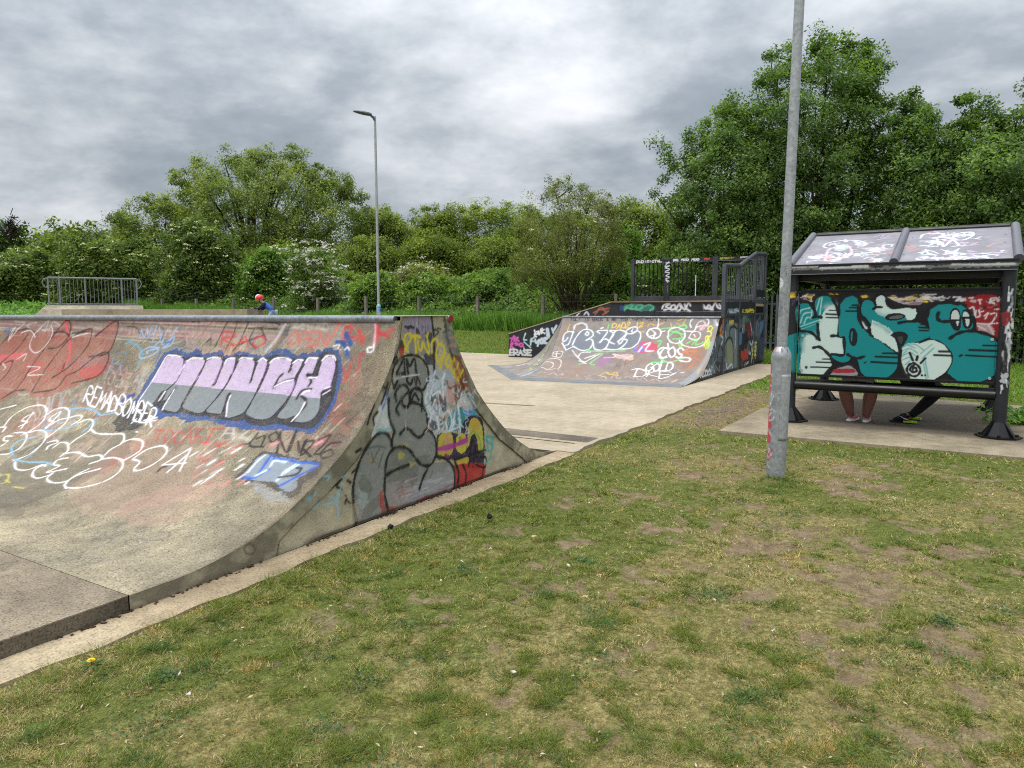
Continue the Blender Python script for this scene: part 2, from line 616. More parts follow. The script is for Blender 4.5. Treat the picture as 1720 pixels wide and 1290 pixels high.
el = math_(nt, 'ADD', .67, math_(nt, 'MULTIPLY', math_(nt, 'POWER', zz, 2.0), 2.8))     # overcast sky: the zenith is about three times the horizon
ccol = mix(nt, 1.0, ccol, el, 'MULTIPLY')
cov = mix(nt, .93, sky.outputs[0], ccol)
nt.links.new(cov, bg.inputs[0])

sl = bpy.data.lights.new('sun', 'SUN')
sl.energy = 1.4
sl.angle = R(24)
sl.color = (1.0, .95, .87)
so = bpy.data.objects.new('sun', sl)
COL.objects.link(so)
so.rotation_euler = Vector(tuple(SD)).to_track_quat('Z', 'Y').to_euler()
so.location = (0, 0, 30)
SC.view_settings.view_transform = 'Standard'
SC.view_settings.look = 'None'
SC.view_settings.exposure = 0.55
SC.cycles.filter_width = 1.1
SC.view_settings.gamma = 1
SC.cycles.max_bounces = 6
SC.cycles.transparent_max_bounces = 8
SC.cycles.use_denoising = False

# ------------------------------------------------------------------ materials
BEIGE = dict(base=lin(176, 160, 132), dark=lin(142, 130, 110), light=lin(196, 180, 150))
M_floor = mat_concrete('floor_concrete', lin(174, 160, 137), lin(158, 145, 123), lin(188, 173, 149), grime=.16, speck=.22, bstr=.12)
M_slab = mat_concrete('slab_concrete', lin(134, 122, 104), lin(98, 89, 76), lin(162, 148, 126), grime=.65, speck=.8)
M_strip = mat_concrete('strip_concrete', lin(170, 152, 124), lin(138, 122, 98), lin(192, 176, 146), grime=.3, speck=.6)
M_pad = mat_concrete('pad_concrete', lin(150, 137, 114), lin(112, 102, 86), lin(172, 158, 134), grime=.45, speck=.65)
M_ride = mat_concrete('ramp_concrete', lin(152, 142, 120), lin(108, 101, 86), lin(188, 174, 144), grime=.55, speck=.85, paint=True, wear=.55, bstr=.5)
M_wall = mat_concrete('ramp_wall_concrete', lin(190, 181, 154), lin(156, 148, 126), lin(206, 197, 172), grime=.3, speck=.35, paint=True, wear=.22, bstr=.3)
M_dark = mat_concrete('dark_patch_concrete', lin(122, 112, 98), lin(92, 84, 74), lin(146, 134, 116), grime=.5, speck=.7)
M_farcon = mat_concrete('far_concrete', lin(162, 152, 130), lin(124, 116, 100), lin(182, 171, 148), grime=.45, speck=.4)
M_galv = mat_galv('galvanised_steel', paint=True)
M_galv2 = mat_galv('galvanised_pole', (.24, .255, .27), (.44, .46, .48), .55, .3)
M_coping = mat_galv('coping_steel', (.15, .16, .175), (.33, .35, .38), .35, .6)
M_black = mat_metal_paint('black_painted_steel', lin(34, 36, 42), .38, True, .25, .3, .5, (.2, .21, .22))
M_blackp = mat_metal_paint('black_ply_panel', lin(40, 42, 48), .55, True, .3, .35, .35, (.16, .17, .18))
M_skin_ride = mat_metal_paint('ramp_sheet', lin(120, 104, 98), .45, True, .35, .35, .4, (.32, .31, .31), 12)
M_toe = mat_metal_paint('steel_toe_plate', lin(118, 124, 132), .45, False, 0, .4, .5, (.45, .45, .45), 10)
M_roof = mat_metal_paint('roof_sheet', lin(132, 130, 140), .45, True, .35, .25, .4, (.45, .44, .46), 14)
M_panel = mat_metal_paint('painted_panel', lin(26, 26, 30), .6, True, .05, .03, .3, (.15, .15, .15))
M_deck = mat_simple('deck_ply', lin(176, 158, 136), .8, .25, 9)
M_wood = mat_simple('wood_edge', lin(172, 138, 92), .7, .3, 14)
def _pad_shade_moss(m):
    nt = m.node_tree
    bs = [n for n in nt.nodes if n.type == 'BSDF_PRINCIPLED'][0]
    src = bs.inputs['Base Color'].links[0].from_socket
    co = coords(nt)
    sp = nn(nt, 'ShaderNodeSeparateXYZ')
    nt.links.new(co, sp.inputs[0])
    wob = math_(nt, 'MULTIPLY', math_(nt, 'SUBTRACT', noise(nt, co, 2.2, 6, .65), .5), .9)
    # shade under the roof put into the pad's colour, with a wobbly outline
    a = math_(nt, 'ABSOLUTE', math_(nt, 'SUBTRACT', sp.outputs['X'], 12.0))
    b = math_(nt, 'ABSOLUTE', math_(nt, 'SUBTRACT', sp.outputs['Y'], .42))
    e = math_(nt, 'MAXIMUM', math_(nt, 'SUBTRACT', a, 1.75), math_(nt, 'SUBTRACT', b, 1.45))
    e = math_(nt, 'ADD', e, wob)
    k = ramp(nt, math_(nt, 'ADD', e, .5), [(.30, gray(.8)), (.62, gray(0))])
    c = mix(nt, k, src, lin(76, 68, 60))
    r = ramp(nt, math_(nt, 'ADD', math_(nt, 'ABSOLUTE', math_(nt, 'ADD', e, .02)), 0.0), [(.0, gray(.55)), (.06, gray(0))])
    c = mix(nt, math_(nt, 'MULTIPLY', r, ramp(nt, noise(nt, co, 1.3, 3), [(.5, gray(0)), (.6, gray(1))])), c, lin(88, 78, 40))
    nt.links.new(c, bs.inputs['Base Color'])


_pad_shade_moss(M_pad)
M_soil = mat_simple('damp_soil', lin(74, 62, 50), .95, .5, 30, .1)

# ------------------------------------------------------------------ terrain
def ground_h(x, y):
    x, y = np.asarray(x, float), np.asarray(y, float)
    bank = .65 * sstep(21.5, 24.0, x) * sstep(3.0, 7.5, y) + .12 * sstep(21.5, 25, x)
    hill = .9 * sstep(26, 60, x) + 1.0 * sstep(26, 46, y) * sstep(-20, 6, x)
    und = (fbm(x * .35, y * .35, 5) - .5) * .06 * sstep(0, 1.2, np.abs(y - 3.4) + 0 * x)
    und = und * sstep(21.3, 21.8, x) + und * (1 - sstep(21.3, 21.8, x)) * (y < 3.35)
    return bank + hill + und - .008


def near_floor(x, y):
    """0 on the concrete, 1 on grass (distance-softened)"""
    a = sstep(0, .12, 3.34 - y)
    b = sstep(0, .2, x - 21.25)
    return np.maximum(a, b)


def wear_mask(x, y):
    """1 = bare soil"""
    big = fbm(x * .42, y * .42, 11, 3)
    fine = fbm(x * 1.9, y * 1.9, 12, 6)
    m = sstep(.49, .61, .10 * big + .24 * fine + .36 * fbm(x * 4.2, y * 4.2, 16, 4) + .30 * fbm(x * 12, y * 12, 24, 3)) * .9
    m = m * ((x < 21.3) & (y < 3.36))
    gap = np.exp(-((x - 11.2) / 2.2) ** 2 - ((y - 2.78) / .30) ** 2) * .75          # trodden corner between the floor and the pad
    gap2 = np.exp(-((x - 6.3) / 1.6) ** 2 - ((y - 1.6) / .9) ** 2) * .25
    edge = sstep(.9, .1, np.abs(y - 3.0)) * .35 * (x < 9)
    pad = np.exp(-((x - 9.05) / .28) ** 2) * (y < 2.4) * .8
    return np.clip(m + gap * 1.1 + gap2 - edge - pad, 0, 1)


def lush_mask(x, y):
    """1 = fresh green, 0 = dry straw"""
    n = fbm(x * 1.1, y * 1.1, 31, 5)
    l = sstep(.40, .62, n)
    e = sstep(1.1, .15, np.abs(y - 3.05)) * (x < 8.5)
    pad = np.exp(-((x - 8.95) / .3) ** 2) * (y < 2.5)
    far = sstep(12, 16, x) * .7
    return np.clip(l * .7 + e * .45 + pad * .8 + far, 0, 1)


xs = np.concatenate([np.arange(-400, -20, 20.), np.arange(-20, 0, 1.), np.arange(0, 13, .07), np.arange(13, 28, .2), np.arange(28, 60, 1.2), np.arange(60, 640, 20.)])
ys = np.concatenate([np.arange(-500, -20, 20.), np.arange(-20, -8, .8), np.arange(-8, 3.3, .07), np.arange(3.3, 30, .5), np.arange(30, 60, 1.5), np.arange(60, 640, 20.)])
X, Y = np.meshgrid(xs, ys, indexing='ij')
Z = ground_h(X, Y)
soil = wear_mask(X, Y)
Z = Z - .012 * soil * near_floor(X, Y) + (fbm(X * 3, Y * 3, 8, 3) - .5) * .022 * near_floor(X, Y)
inside = (Y > 3.34) & (X < 21.25)
Z = np.where(inside, np.minimum(Z, 0) - .06, Z)
me = new_mesh('ground', np.stack([X, Y, Z], -1).reshape(-1, 3), grid_faces(len(xs), len(ys)), True, None)
at = me.attributes.new('soil', 'FLOAT', 'POINT')
at.data.foreach_set('value', soil.astype(np.float32).ravel())
at = me.attributes.new('lush', 'FLOAT', 'POINT')
at.data.foreach_set('value', lush_mask(X, Y).astype(np.float32).ravel())
m, nt, bs = mat_new('turf_ground')
co = coords(nt)
s_ = nn(nt, 'ShaderNodeAttribute', attribute_name='soil').outputs['Fac']
l_ = nn(nt, 'ShaderNodeAttribute', attribute_name='lush').outputs['Fac']
f1 = noise(nt, co, 26, 5, .75)
f2 = noise(nt, co, 110, 3, .7)
straw = ramp(nt, f1, [(.3, lin(86, 80, 48)), (.5, lin(130, 120, 74)), (.7, lin(176, 162, 112))])
green = ramp(nt, f1, [(.3, lin(72, 78, 38)), (.5, lin(98, 106, 50)), (.7, lin(126, 132, 68))])
turf = mix(nt, ramp(nt, math_(nt, 'ADD', math_(nt, 'MULTIPLY', l_, .4), math_(nt, 'MULTIPLY', noise(nt, co, 9, 6, .75), .8)), [(.45, gray(0)), (.68, gray(1))]), straw, green)
turf = mix(nt, 1.0, turf, ramp(nt, f2, [(.3, gray(.45)), (.6, gray(1.15))]), 'MULTIPLY')
earth = ramp(nt, noise(nt, co, 9, 7, .7), [(.3, lin(104, 88, 68)), (.5, lin(138, 119, 94)), (.72, lin(166, 147, 118))])
earth = mix(nt, 1.0, earth, ramp(nt, f2, [(.3, gray(.55)), (.6, gray(1.1))]), 'MULTIPLY')
crk = nn(nt, 'ShaderNodeTexVoronoi', feature='DISTANCE_TO_EDGE')
crk.inputs['Scale'].default_value = 19
nt.links.new(co, crk.inputs['Vector'])
earth = mix(nt, ramp(nt, crk.outputs['Distance'], [(0.0, gray(.45)), (.03, gray(0))]), earth, lin(84, 72, 60))
sm = ramp(nt, math_(nt, 'ADD', math_(nt, 'MULTIPLY', s_, .9), math_(nt, 'MULTIPLY', math_(nt, 'SUBTRACT', f1, .5), 1.6)), [(.3, gray(0)), (.72, gray(1))])
nt.links.new(mix(nt, sm, turf, earth), bs.inputs['Base Color'])
bs.inputs['Roughness'].default_value = .95
bs.inputs['Specular IOR Level'].default_value = .1
bump(nt, bs, math_(nt, 'ADD', f1, f2), .7, .02)
tag(obj('ground', me, m), kind='structure')

# ------------------------------------------------------------------ concrete flats


def flat(name, poly, z, mat, thick=.12, sub=None):
    mb = MB()
    mb.prism([(p[0], p[1]) for p in poly], 'z', z - thick, z)
    return tag(mb.build(name, mat), kind='structure')


# wobbly floor edge against the grass
edge = [(x, 3.395 + .018 * math.sin(x * 5.1) + .02 * math.sin(x * 1.7 + 1) + .014 * math.sin(x * 13.0)) for x in np.arange(7.02, 21.2, .12)]
flat('skatepark_floor', edge + [(21.2, 3.45), (21.2, 34), (6.9, 34), (6.9, 3.62), (7.02, 3.6)], .012, M_floor)
sedge = [(x, 3.345 + .012 * math.sin(x * 6.3) + .016 * math.sin(x * 2.1) + .01 * math.sin(x * 17)) for x in np.arange(-6, 7.0, .08)]
flat('kerb_strip', sedge + [(7.0, 3.38), (7.0, 3.588), (-6, 3.588)], .006, M_strip)
flat('lower_slab', [(-6, 3.592), (2.064, 3.592), (2.064, 22), (-6, 22)], .092, M_slab, .2)
flat('floor_patch', [(7.62, 3.5), (7.95, 3.5), (8.1, 9.0), (7.6, 9.0)], .016, M_dark, .01)
flat('floor_joint', [(7.47, 3.6), (7.495, 3.6), (7.495, 9.0), (7.47, 9.0)], .016, M_soil, .01)
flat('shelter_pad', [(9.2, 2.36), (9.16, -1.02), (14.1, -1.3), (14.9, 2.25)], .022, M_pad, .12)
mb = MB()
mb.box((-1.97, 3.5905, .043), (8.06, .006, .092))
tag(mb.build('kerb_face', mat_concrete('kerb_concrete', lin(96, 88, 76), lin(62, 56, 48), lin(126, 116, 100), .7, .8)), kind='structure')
# dark worn seams far out on the floor
flat('floor_joint', [(10.05, 5.6), (10.12, 5.58), (9.9, 7.6), (9.75, 7.6)], .0165, M_dark, .01)
mb = MB()
rr = random.Random(4)
for i in range(380):
    x = 1.2 + rr.random() * 5.2
    if math.sin(x * 3.1) + math.sin(x * 7.7) + rr.random() < .2: continue
    mb.box((x, 3.586 - rr.random() ** 2 * .035, .008), (.006 + rr.random() * .014, .005 + rr.random() * .009, .005 + rr.random() * .007), rr.random() * 3)
tag(mb.build('crumbled_dirt', M_soil), kind='stuff')

# ------------------------------------------------------------------ near concrete ramp
WY = 3.59
RAMP_END = 12.5
left_prof = np.array([(2.07, .0905), (2.25, .091), (2.44, .096), (2.68, .128), (2.94, .192), (3.13, .264), (3.32, .362), (3.52, .48), (3.69, .595), (3.87, .74), (4.09, 1.0), (4.225, 1.2), (4.30, 1.37), (4.345, 1.505)])
right_prof = np.array([(4.985, 1.535), (5.044, 1.376), (5.146, 1.19), (5.362, .893), (5.42, .826), (5.624, .638), (5.963, .374), (6.355, .158), (6.659, .056), (7.0, .008)])


def resample(P, step):
    Q = smooth_line(P, 24)
    s = np.concatenate([[0], np.cumsum(np.hypot(*np.diff(Q, axis=0).T))])
    t = np.arange(0, s[-1], step)
    t = np.append(t, s[-1])
    return np.stack([np.interp(t, s, Q[:, 0]), np.interp(t, s, Q[:, 1])], 1), t


def sag(z, y):
    return z - .0042 * (y - WY) * (z / 1.54)


LP, LS = resample(left_prof, .008)
RP, RSs = resample(right_prof, .03)
yy = [WY + .012]
while yy[-1] < RAMP_END: yy.append(yy[-1] + .0062 + .0011 * max(0, yy[-1] - WY))
yy = np.array(yy)
RX, RY = np.meshgrid(LP[:, 0], yy, indexing='ij')
RZ = np.repeat(LP[:, 1][:, None], len(yy), 1)
RZ = sag(RZ, RY)
# rough cast face: slight relief and a chipped front arris
rel = (fbm(RX * 2.2 + RZ * 2, RY * 2.2, 21, 3) - .5) * .012
RX = RX + rel * (RZ > .2)
US, UV_ = np.meshgrid(LS, yy, indexing='ij')
tt = np.arange(3.45, 14.5, .004)


def px_ride(x, y):
    d = ray(x, y)
    k = tt / d[1]
    px, pz = d[0] * k, CAMZ + d[2] * k
    g = pz - sag(np.interp(px, LP[:, 0], LP[:, 1]), tt)
    i = np.nonzero((g[:-1] > 0) & (g[1:] <= 0))[0]
    i = i[0] if len(i) else len(tt) - 2
    f = g[i] / (g[i] - g[i + 1] + 1e-9)
    f = min(max(f, 0), 1)
    X = px[i] + (px[i + 1] - px[i]) * f
    return (np.interp(X, LP[:, 0], LS), tt[i] + .004 * f)


p = Paint(np.stack([US.ravel(), UV_.ravel()], 1), px_ride)
WHT, BLK = (236, 236, 240), (34, 34, 38)
# big worn tones of the old paint
p.ctx(0, 480, 2.6875)
p.Fl('0,760 330,640 500,560 640,570 640,700 420,860 120,990 0,1040', (92, 87, 79), .6, rag=.18)
p.Fl('300,900 520,720 700,640 1060,700 1080,860 900,980 620,1080 260,1060', (190, 150, 136), .22, rag=.35)
p.Fl('560,960 1000,860 960,960 560,1050', (200, 146, 136), .16, rag=.3)
p.Fl('1540,250 1700,160 1700,420 1600,560 1480,760 1380,700 1500,540', (88, 58, 54), .30, rag=.2)
p.Fl('900,160 1700,150 1700,260 1540,300 900,300', (196, 178, 160), .22, rag=.2)
for k in range(26):
    rs = random.Random(k)
    p.blob(rs.uniform(0, 1650), rs.uniform(160, 760), rs.uniform(.2, .6), rs.uniform(.15, .5), rs.choice([(196, 168, 150), (120, 112, 98), (170, 90, 84), (206, 196, 176), (88, 84, 78)]), .4, k, 14)
# vertical drags down the face
rs = random.Random(2)
for k in range(150):
    x, y = rs.uniform(0, 1650), rs.uniform(160, 760)
    l = rs.uniform(25, 90)
    p.S(f'{x},{y} {x-l*.55},{y+l*.5} {x-l},{y+l*.95}', rs.uniform(.008, .03), rs.choice([(220, 206, 190), (90, 84, 76), (176, 92, 88), (206, 200, 190), (70, 66, 64)]), rs.uniform(.2, .5), .6)
for k in range(84):
    rs = random.Random(k + 700)
    x, y = rs.uniform(-20, 1600), rs.uniform(150, 700)
    p.text(''.join(rs.choice('ABCDEKMNORSTWZ4') for _ in range(rs.randint(2, 5))), x, y, x + rs.uniform(90, 260), y + rs.uniform(-5, 25), rs.uniform(40, 120), rs.uniform(.012, .03), rs.choice([(176, 76, 76), (206, 196, 190), (70, 66, 66), (110, 140, 176), (190, 150, 150), (120, 112, 104)]), rs.uniform(.2, .5), rs.uniform(.25, .5), .12, seed=k)
rs = random.Random(22)
for k in range(420):
    x, y = rs.uniform(0, 1690), rs.uniform(150, 820)
    l = rs.uniform(12, 70)
    p.S(f'{x},{y} {x-l},{y+l*.95}', rs.uniform(.006, .02), rs.choice([(206, 192, 170), (86, 80, 72), (190, 176, 150), (66, 62, 58), (160, 84, 80)]), rs.uniform(.2, .5), .7)
# red piece
p.ctx(0, 520, 4.3)
p.Fl('-60,280 0,240 110,165 220,140 330,165 420,125 490,62 522,100 505,205 560,185 655,132 672,185 858,64 800,300 778,420 700,495 560,545 430,600 270,640 180,590 20,655 -60,660', (160, 74, 68), .56, rag=.05)
p.Fl('560,440 660,410 740,400 760,430 700,480 600,500', (192, 78, 78), .55, rag=.03)
p.Fl('180,400 260,370 330,400 230,470', (190, 80, 80), .42, rag=.03)
p.Fl('0,330 130,320 190,330 90,390 0,400', (200, 96, 100), .42, rag=.03)
p.S('470,80 495,200 500,330 440,440;0,345 90,330 190,318', .035, (226, 80, 96), .8)
for t in ('0,260 90,170 200,140 262,170', '20,640 130,560 250,380 330,270 400,170 480,80 512,110 490,200 420,270 350,282', '230,592 330,430 450,270 520,200 640,140 662,175 620,280 500,410 380,490',
          '240,600 400,572 480,480 560,440 700,330 782,312 770,392 700,480 520,532', '690,190 852,82 790,300 640,342', '200,180 130,280 60,340 0,392', '0,400 90,370 60,450 0,520', '20,640 100,590 180,580',
          '390,165 460,160 500,190', '520,170 640,160', '380,490 440,450 470,380'):
    p.S(t, .028, (52, 38, 40), .78)
for t in ('300,130 240,190 215,270 260,312 330,262 380,172 370,112', '60,230 80,170 112,130 70,215 140,130', '150,170 220,150 255,200', '520,200 590,180 640,170', '120,360 190,320 170,370', '200,410 290,420 200,470 310,470', '20,390 40,420 20,440'):
    p.S(t, .016, (226, 214, 212), .75)
# pale blue scribble
for t in ('1000,210 1022,150 1040,205 1062,140 1070,200 1092,130', '1130,120 1100,230', '1150,130 1160,210 1120,260', '1210,140 1170,250 1250,200', '1275,130 1220,240 1180,270', '1150,275 1080,272 1012,312 1022,352 1110,322 1142,282 1062,302 1070,318', '1180,280 1240,250 1260,200'):
    p.S(t, .02, (150, 186, 222), .8)
p.S('905,245 950,235 1010,280 1030,330;1020,350 985,440', .024, (96, 168, 200), .7)
p.S('40,150 70,135 60,180;1160,300 1120,390;1180,240 1230,235', .03, (58, 100, 170), .7)
p.S('920,120 980,130 1010,170;1390,90 1420,82 1440,95;1500,230 1525,210 1520,260', .02, (60, 56, 54), .7)
# thin black letters under the coping
p.ctx(360, 520, 5.0588)
for t in ('115,95 60,210 10,310', '115,100 190,95 160,220 100,330', '300,85 250,200 210,290 160,350', '290,160 400,155 530,165', '290,95 420,90 560,130', '400,160 440,260', '340,170 300,260 350,330', '210,300 300,260 420,215'):
    p.S(t, .022, (48, 44, 44), .72)
p.S('690,75 600,210 500,360', .09, (66, 62, 60), .5, .7)
p.S('600,130 520,260 440,350', .05, (206, 202, 206), .6, .7)
p.text('RA0', 60, 300, 440, 330, 90, .026, (196, 66, 70), .3, .7, seed=3)
p.text('OPEN', 630, 300, 960, 300, 120, .028, (200, 62, 62), .25, .72, seed=5)
p.S('1070,110 960,290;1090,250 1100,170 1150,140 1170,170 1110,250 1190,230;1230,180 1260,280;1200,260 1270,230', .034, (210, 66, 66), .82)
p.S('1385,100 1380,260;1390,200 1440,210 1520,170;1400,190 1480,230', .034, (214, 64, 74), .85)
p.S('1368,80 1368,200 1350,330', .025, (232, 178, 190), .85)
p.S('1340,320 1300,330 1310,365 1350,345 1355,300', .02, WHT, .85)
p.Fl('640,110 1080,95 1040,330 860,330 660,320', (206, 196, 182), .25, rag=.1)
for t in ('1090,480 1120,600', '1160,480 1130,570 1080,600', '1230,370 1280,380', '1240,400 1215,540', '1190,400 1150,470'):
    p.S(t, .04, (184, 66, 72), .6, .6)
p.S('1040,275 1100,290 1130,390;1120,210 1160,295', .05, (36, 82, 150), .9)
p.S('1010,310 1060,300 1050,330;1110,340 1130,320 1150,345', .014, WHT, .8)
# the big lavender and grey block letters
p.ctx(210, 560, 4.3)
p.Fl('60,490 100,430 170,325 235,205 285,140 370,112 450,140 520,120 600,146 680,126 760,160 830,120 920,146 1000,154 1080,130 1160,120 1250,146 1330,140 1420,120 1500,100 1560,150 1566,260 1552,380 1535,455 1485,565 1425,655 1355,720 1250,712 1150,697 1050,700 930,697 830,686 740,672 640,646 560,626 470,642 390,620 330,596 250,616 212,575 180,525 70,500', (48, 80, 138), .9, rag=.03)
p.Fl('85,492 110,470 190,340 255,220 310,152 380,142 440,172 520,152 590,175 680,152 740,178 830,152 920,172 1000,178 1100,152 1200,172 1280,178 1400,156 1470,132 1532,168 1538,280 1515,420 1500,480 1435,600 1370,675 1290,688 1180,672 1090,650 1000,672 900,655 860,628 800,636 700,626 590,596 520,600 420,575 290,575 240,535 190,522', (58, 58, 62), .97, rag=.012)
LET = ['95,492 150,405 200,330 240,260 290,180 335,160 405,170 428,195 400,290 365,350 300,410 270,420 230,470 185,515', '300,412 365,352 400,295 440,205 490,178 560,180 580,205 540,300 470,420 385,560 330,567 280,547 320,470 360,400 330,440 300,482 245,485 275,440',
       '590,195 640,174 690,178 705,205 680,270 635,370 655,350 710,220 740,185 790,180 800,205 770,290 720,380 640,490 560,572 490,572 425,547 410,515 450,440 520,320 560,250',
       '820,200 850,178 920,185 940,215 912,335 960,205 990,182 1020,200 1030,225 990,330 930,460 870,560 800,600 725,602 757,442 738,450 715,530 690,582 640,582 580,562 640,490 720,390 780,280',
       '1045,215 1075,185 1150,178 1205,200 1185,275 1225,205 1285,192 1270,250 1235,310 1225,370 1190,450 1130,530 1060,602 990,627 910,612 870,580 900,510 960,410 1010,310',
       '1300,215 1330,180 1395,190 1355,300 1385,310 1420,200 1450,165 1500,165 1522,200 1515,280 1480,385 1420,430 1405,560 1340,632 1270,647 1205,634 1228,600 1150,622 1095,602 1170,500 1225,390 1250,310']
for t in LET: p.Fl(t, (132, 139, 143), .93, rag=.006)
# lavender upper halves: same letters cut at the split line
def cut_top(t):
    A = smooth_line(np.vstack([pl(t)[0], pl(t)[0][:1]]), 5)
    ln = lambda x: 352 + (x - 190) * (470 - 352) / (1420 - 190)
    out = []
    for i in range(len(A)):
        a, b = A[i], A[(i + 1) % len(A)]
        da, db = a[1] - ln(a[0]), b[1] - ln(b[0])
        if da <= 0: out.append(a)
        if da * db < 0: out.append(a + (b - a) * da / (da - db))
    return np.array(out)
for t in LET: p.poly_uv(p.P(cut_top(t)), lin(198, 178, 206), .93)
for t in LET:
    A = pl(t)[0]
    p._line(p.P(smooth_line(np.vstack([A, A[:1]]), 5)), .021, lin(50, 50, 54), .95, .4)
for t in ('1078,388 1112,320 1142,292', '1078,388 1140,350 1235,325', '1238,475 1282,412 1342,404', '1270,450 1305,480 1298,530 1220,625', '1318,298 1388,302', '1320,300 1345,345 1325,380', '1420,430 1470,425 1490,450', '300,410 268,480 250,500', '655,350 632,372', '912,335 905,350', '758,440 735,500 722,600', '1186,275 1198,262', '365,395 290,500'):
    p.S(t, .03, (46, 46, 50), .96)
for t in ('95,490 200,335 290,178 338,158 408,170', '428,230 395,292', '445,200 490,178 562,180', '275,550 285,525 360,402', '595,185 642,172 690,180', '715,220 742,184 792,180', '760,450 740,505 728,600', '825,190 852,176 922,184', '962,200 992,180 1022,198', '1048,212 1078,184 1152,176 1202,195', '1082,385 1142,352 1215,335', '1212,215 1250,190 1285,195', '1302,212 1332,178 1390,180', '1425,195 1452,165 1500,162 1522,192', '1205,634 1262,572 1300,500', '1275,440 1310,415 1335,415', '1325,320 1385,318', '245,485 290,420'):
    p.S(t, .017, (240, 234, 246), .95)
for t in ('435,200 400,290 370,345', '795,190 770,290', '1510,220 1490,330 1470,390', '1215,340 1225,370 1190,445', '700,200 640,360', '1020,220 990,320'):
    p.S(t, .012, (196, 150, 222), .7)
p.S('1440,400 1480,385;1430,440 1480,410', .015, (226, 216, 236), .8)
# blue + grey small piece, black tag above it
p.Fl('790,1040 880,960 960,880 1030,850 1150,880 1260,915 1380,925 1430,960 1380,1020 1290,1080 1270,1150 1200,1190 1130,1170 1080,1120 960,1075 860,1065', (62, 60, 66), .82, rag=.03)
p.Fl('830,1035 900,970 960,895 1020,872 1070,890 1180,905 1290,930 1400,950 1330,1000 1250,1050 1240,1110 1180,1145 1120,1115 1090,1075 1000,1070 930,1060', (142, 152, 162), .92, rag=.012)
for t in ('1075,905 1190,915 1250,935 1330,935 1400,950 1330,990 1230,1040 1130,1095', '845,1035 930,1045 980,990 1040,900 1060,880', '960,1030 1040,985'):
    p.S(t, .03, (44, 96, 190), .9)
for t in ('890,1000 960,920 1010,880', '1050,960 1080,920 1160,930', '1100,1060 1150,1000 1230,945', '950,1025 1020,990', '1110,1050 1180,990 1250,950'):
    p.S(t, .026, (206, 222, 240), .9)
p.S('1240,970 1270,980 1230,1020 1110,1040', .03, (58, 58, 64), .9)
p.Fl('860,1100 1000,1090 1120,1170 1220,1210 1100,1200 960,1150', (150, 160, 176), .4, rag=.08)
for t in ('860,800 900,790 960,720 900,810 1000,820', '950,760 1010,740 980,820', '1090,710 1040,745 1060,785 1110,745 1090,710', '1120,715 1095,860', '1105,730 1170,860 1240,700 1170,850', '1250,780 1260,860 1300,780', '1310,770 1270,880 1360,790 1340,775 1310,780', '1290,840 1340,890', '1400,770 1480,735 1440,800 1370,870 1450,860', '1560,785 1480,800 1420,860 1430,900 1500,880 1490,840 1430,860'):
    p.S(t, .026, (46, 42, 44), .88)
p.S('1060,800 1100,790;1380,800 1420,780', .04, (222, 150, 160), .6)
# red and white tags under the letters
p.text('TOCAF', 200, 790, 560, 790, 100, .02, (184, 74, 68), .3, .6, seed=9)
p.S('600,690 690,690;640,690 580,790;540,790 610,790', .02, (196, 66, 62), .7)
p.S('270,950 370,890 470,830;270,950 445,935;470,840 395,995;445,880 310,1000', .018, WHT, .92)
p.S('235,1000 265,970 300,962', .03, (44, 40, 38), .8)
rs = random.Random(12)
for k in range(46):
    x, y = rs.uniform(520, 900), rs.uniform(770, 1090)
    l = rs.uniform(18, 60)
    p.S(f'{x},{y} {x-l},{y+l*.62}', rs.uniform(.014, .035), rs.choice([(232, 224, 218), (236, 230, 226), (190, 66, 66), (206, 130, 124)]), rs.uniform(.45, .8), .5)
# white roller letters and bubble tag on the left
p.ctx(0, 520, 4.3)
p.Fl('800,820 880,740 960,660 1040,700 1080,760 1040,830 960,870 860,880', (40, 44, 56), .75, rag=.04)
p.S('870,690 900,640 960,620', .06, (38, 70, 140), .8)
p.text('REMADBOMBER', 600, 665, 1100, 845, 122, .0165, (240, 240, 244), .38, .95, .05, .1, seed=21)
p.S('950,820 985,790;985,880 995,885;1040,800 1130,780 1050,810 1130,800', .016, (240, 240, 244), .9)
for t in ('30,840 90,770 190,710 290,690 335,715 320,790 260,850 150,910', '320,770 400,720 470,710 500,740 480,810 400,880 330,930', '200,890 280,872 335,892 310,960 220,1040 130,1080 100,1090', '100,890 180,890 190,932 140,1000 60,1040 0,1046', '0,850 40,850 20,880',
          '340,850 420,800 500,780 580,762 585,790 520,832', '560,820 640,792 675,812 650,870 560,930 490,982', '660,865 700,895 800,900 890,900 885,960 800,1010 730,1080', '880,960 960,935 1030,952 1020,1010 950,1060 890,1090', '110,1100 120,1150 200,1157 300,1122 330,1130', '340,1115 260,1150 235,1200 280,1217 370,1190',
          '380,1180 340,1222 380,1250 470,1242 570,1192 720,1150', '480,1290 470,1260 540,1200 640,1150', '380,1000 440,960 490,970 490,1020 440,1060', '460,1040 560,1030 610,1052 640,1062 720,1050 735,1082 650,1112', '730,1080 830,1070 886,1100 870,1160 790,1222 690,1262 570,1287 480,1287',
          '245,750 190,772 160,800 195,815 135,845', '430,740 380,770 360,800 395,815 330,850', '90,915 40,915 25,945 55,950 10,985', '495,1070 420,1085 390,1120 430,1130 340,1175 480,1150', '340,960 400,945 415,960 350,985 335,1010', '960,1080 1010,1100 970,1150 1000,1162 1100,1122 1190,1052 1202,1000 1160,985 1060,1012 970,1070', '240,740 150,860', '440,740 330,860', '0,720 60,705 120,690'):
    p.S(t, .02, (238, 236, 234), .92)
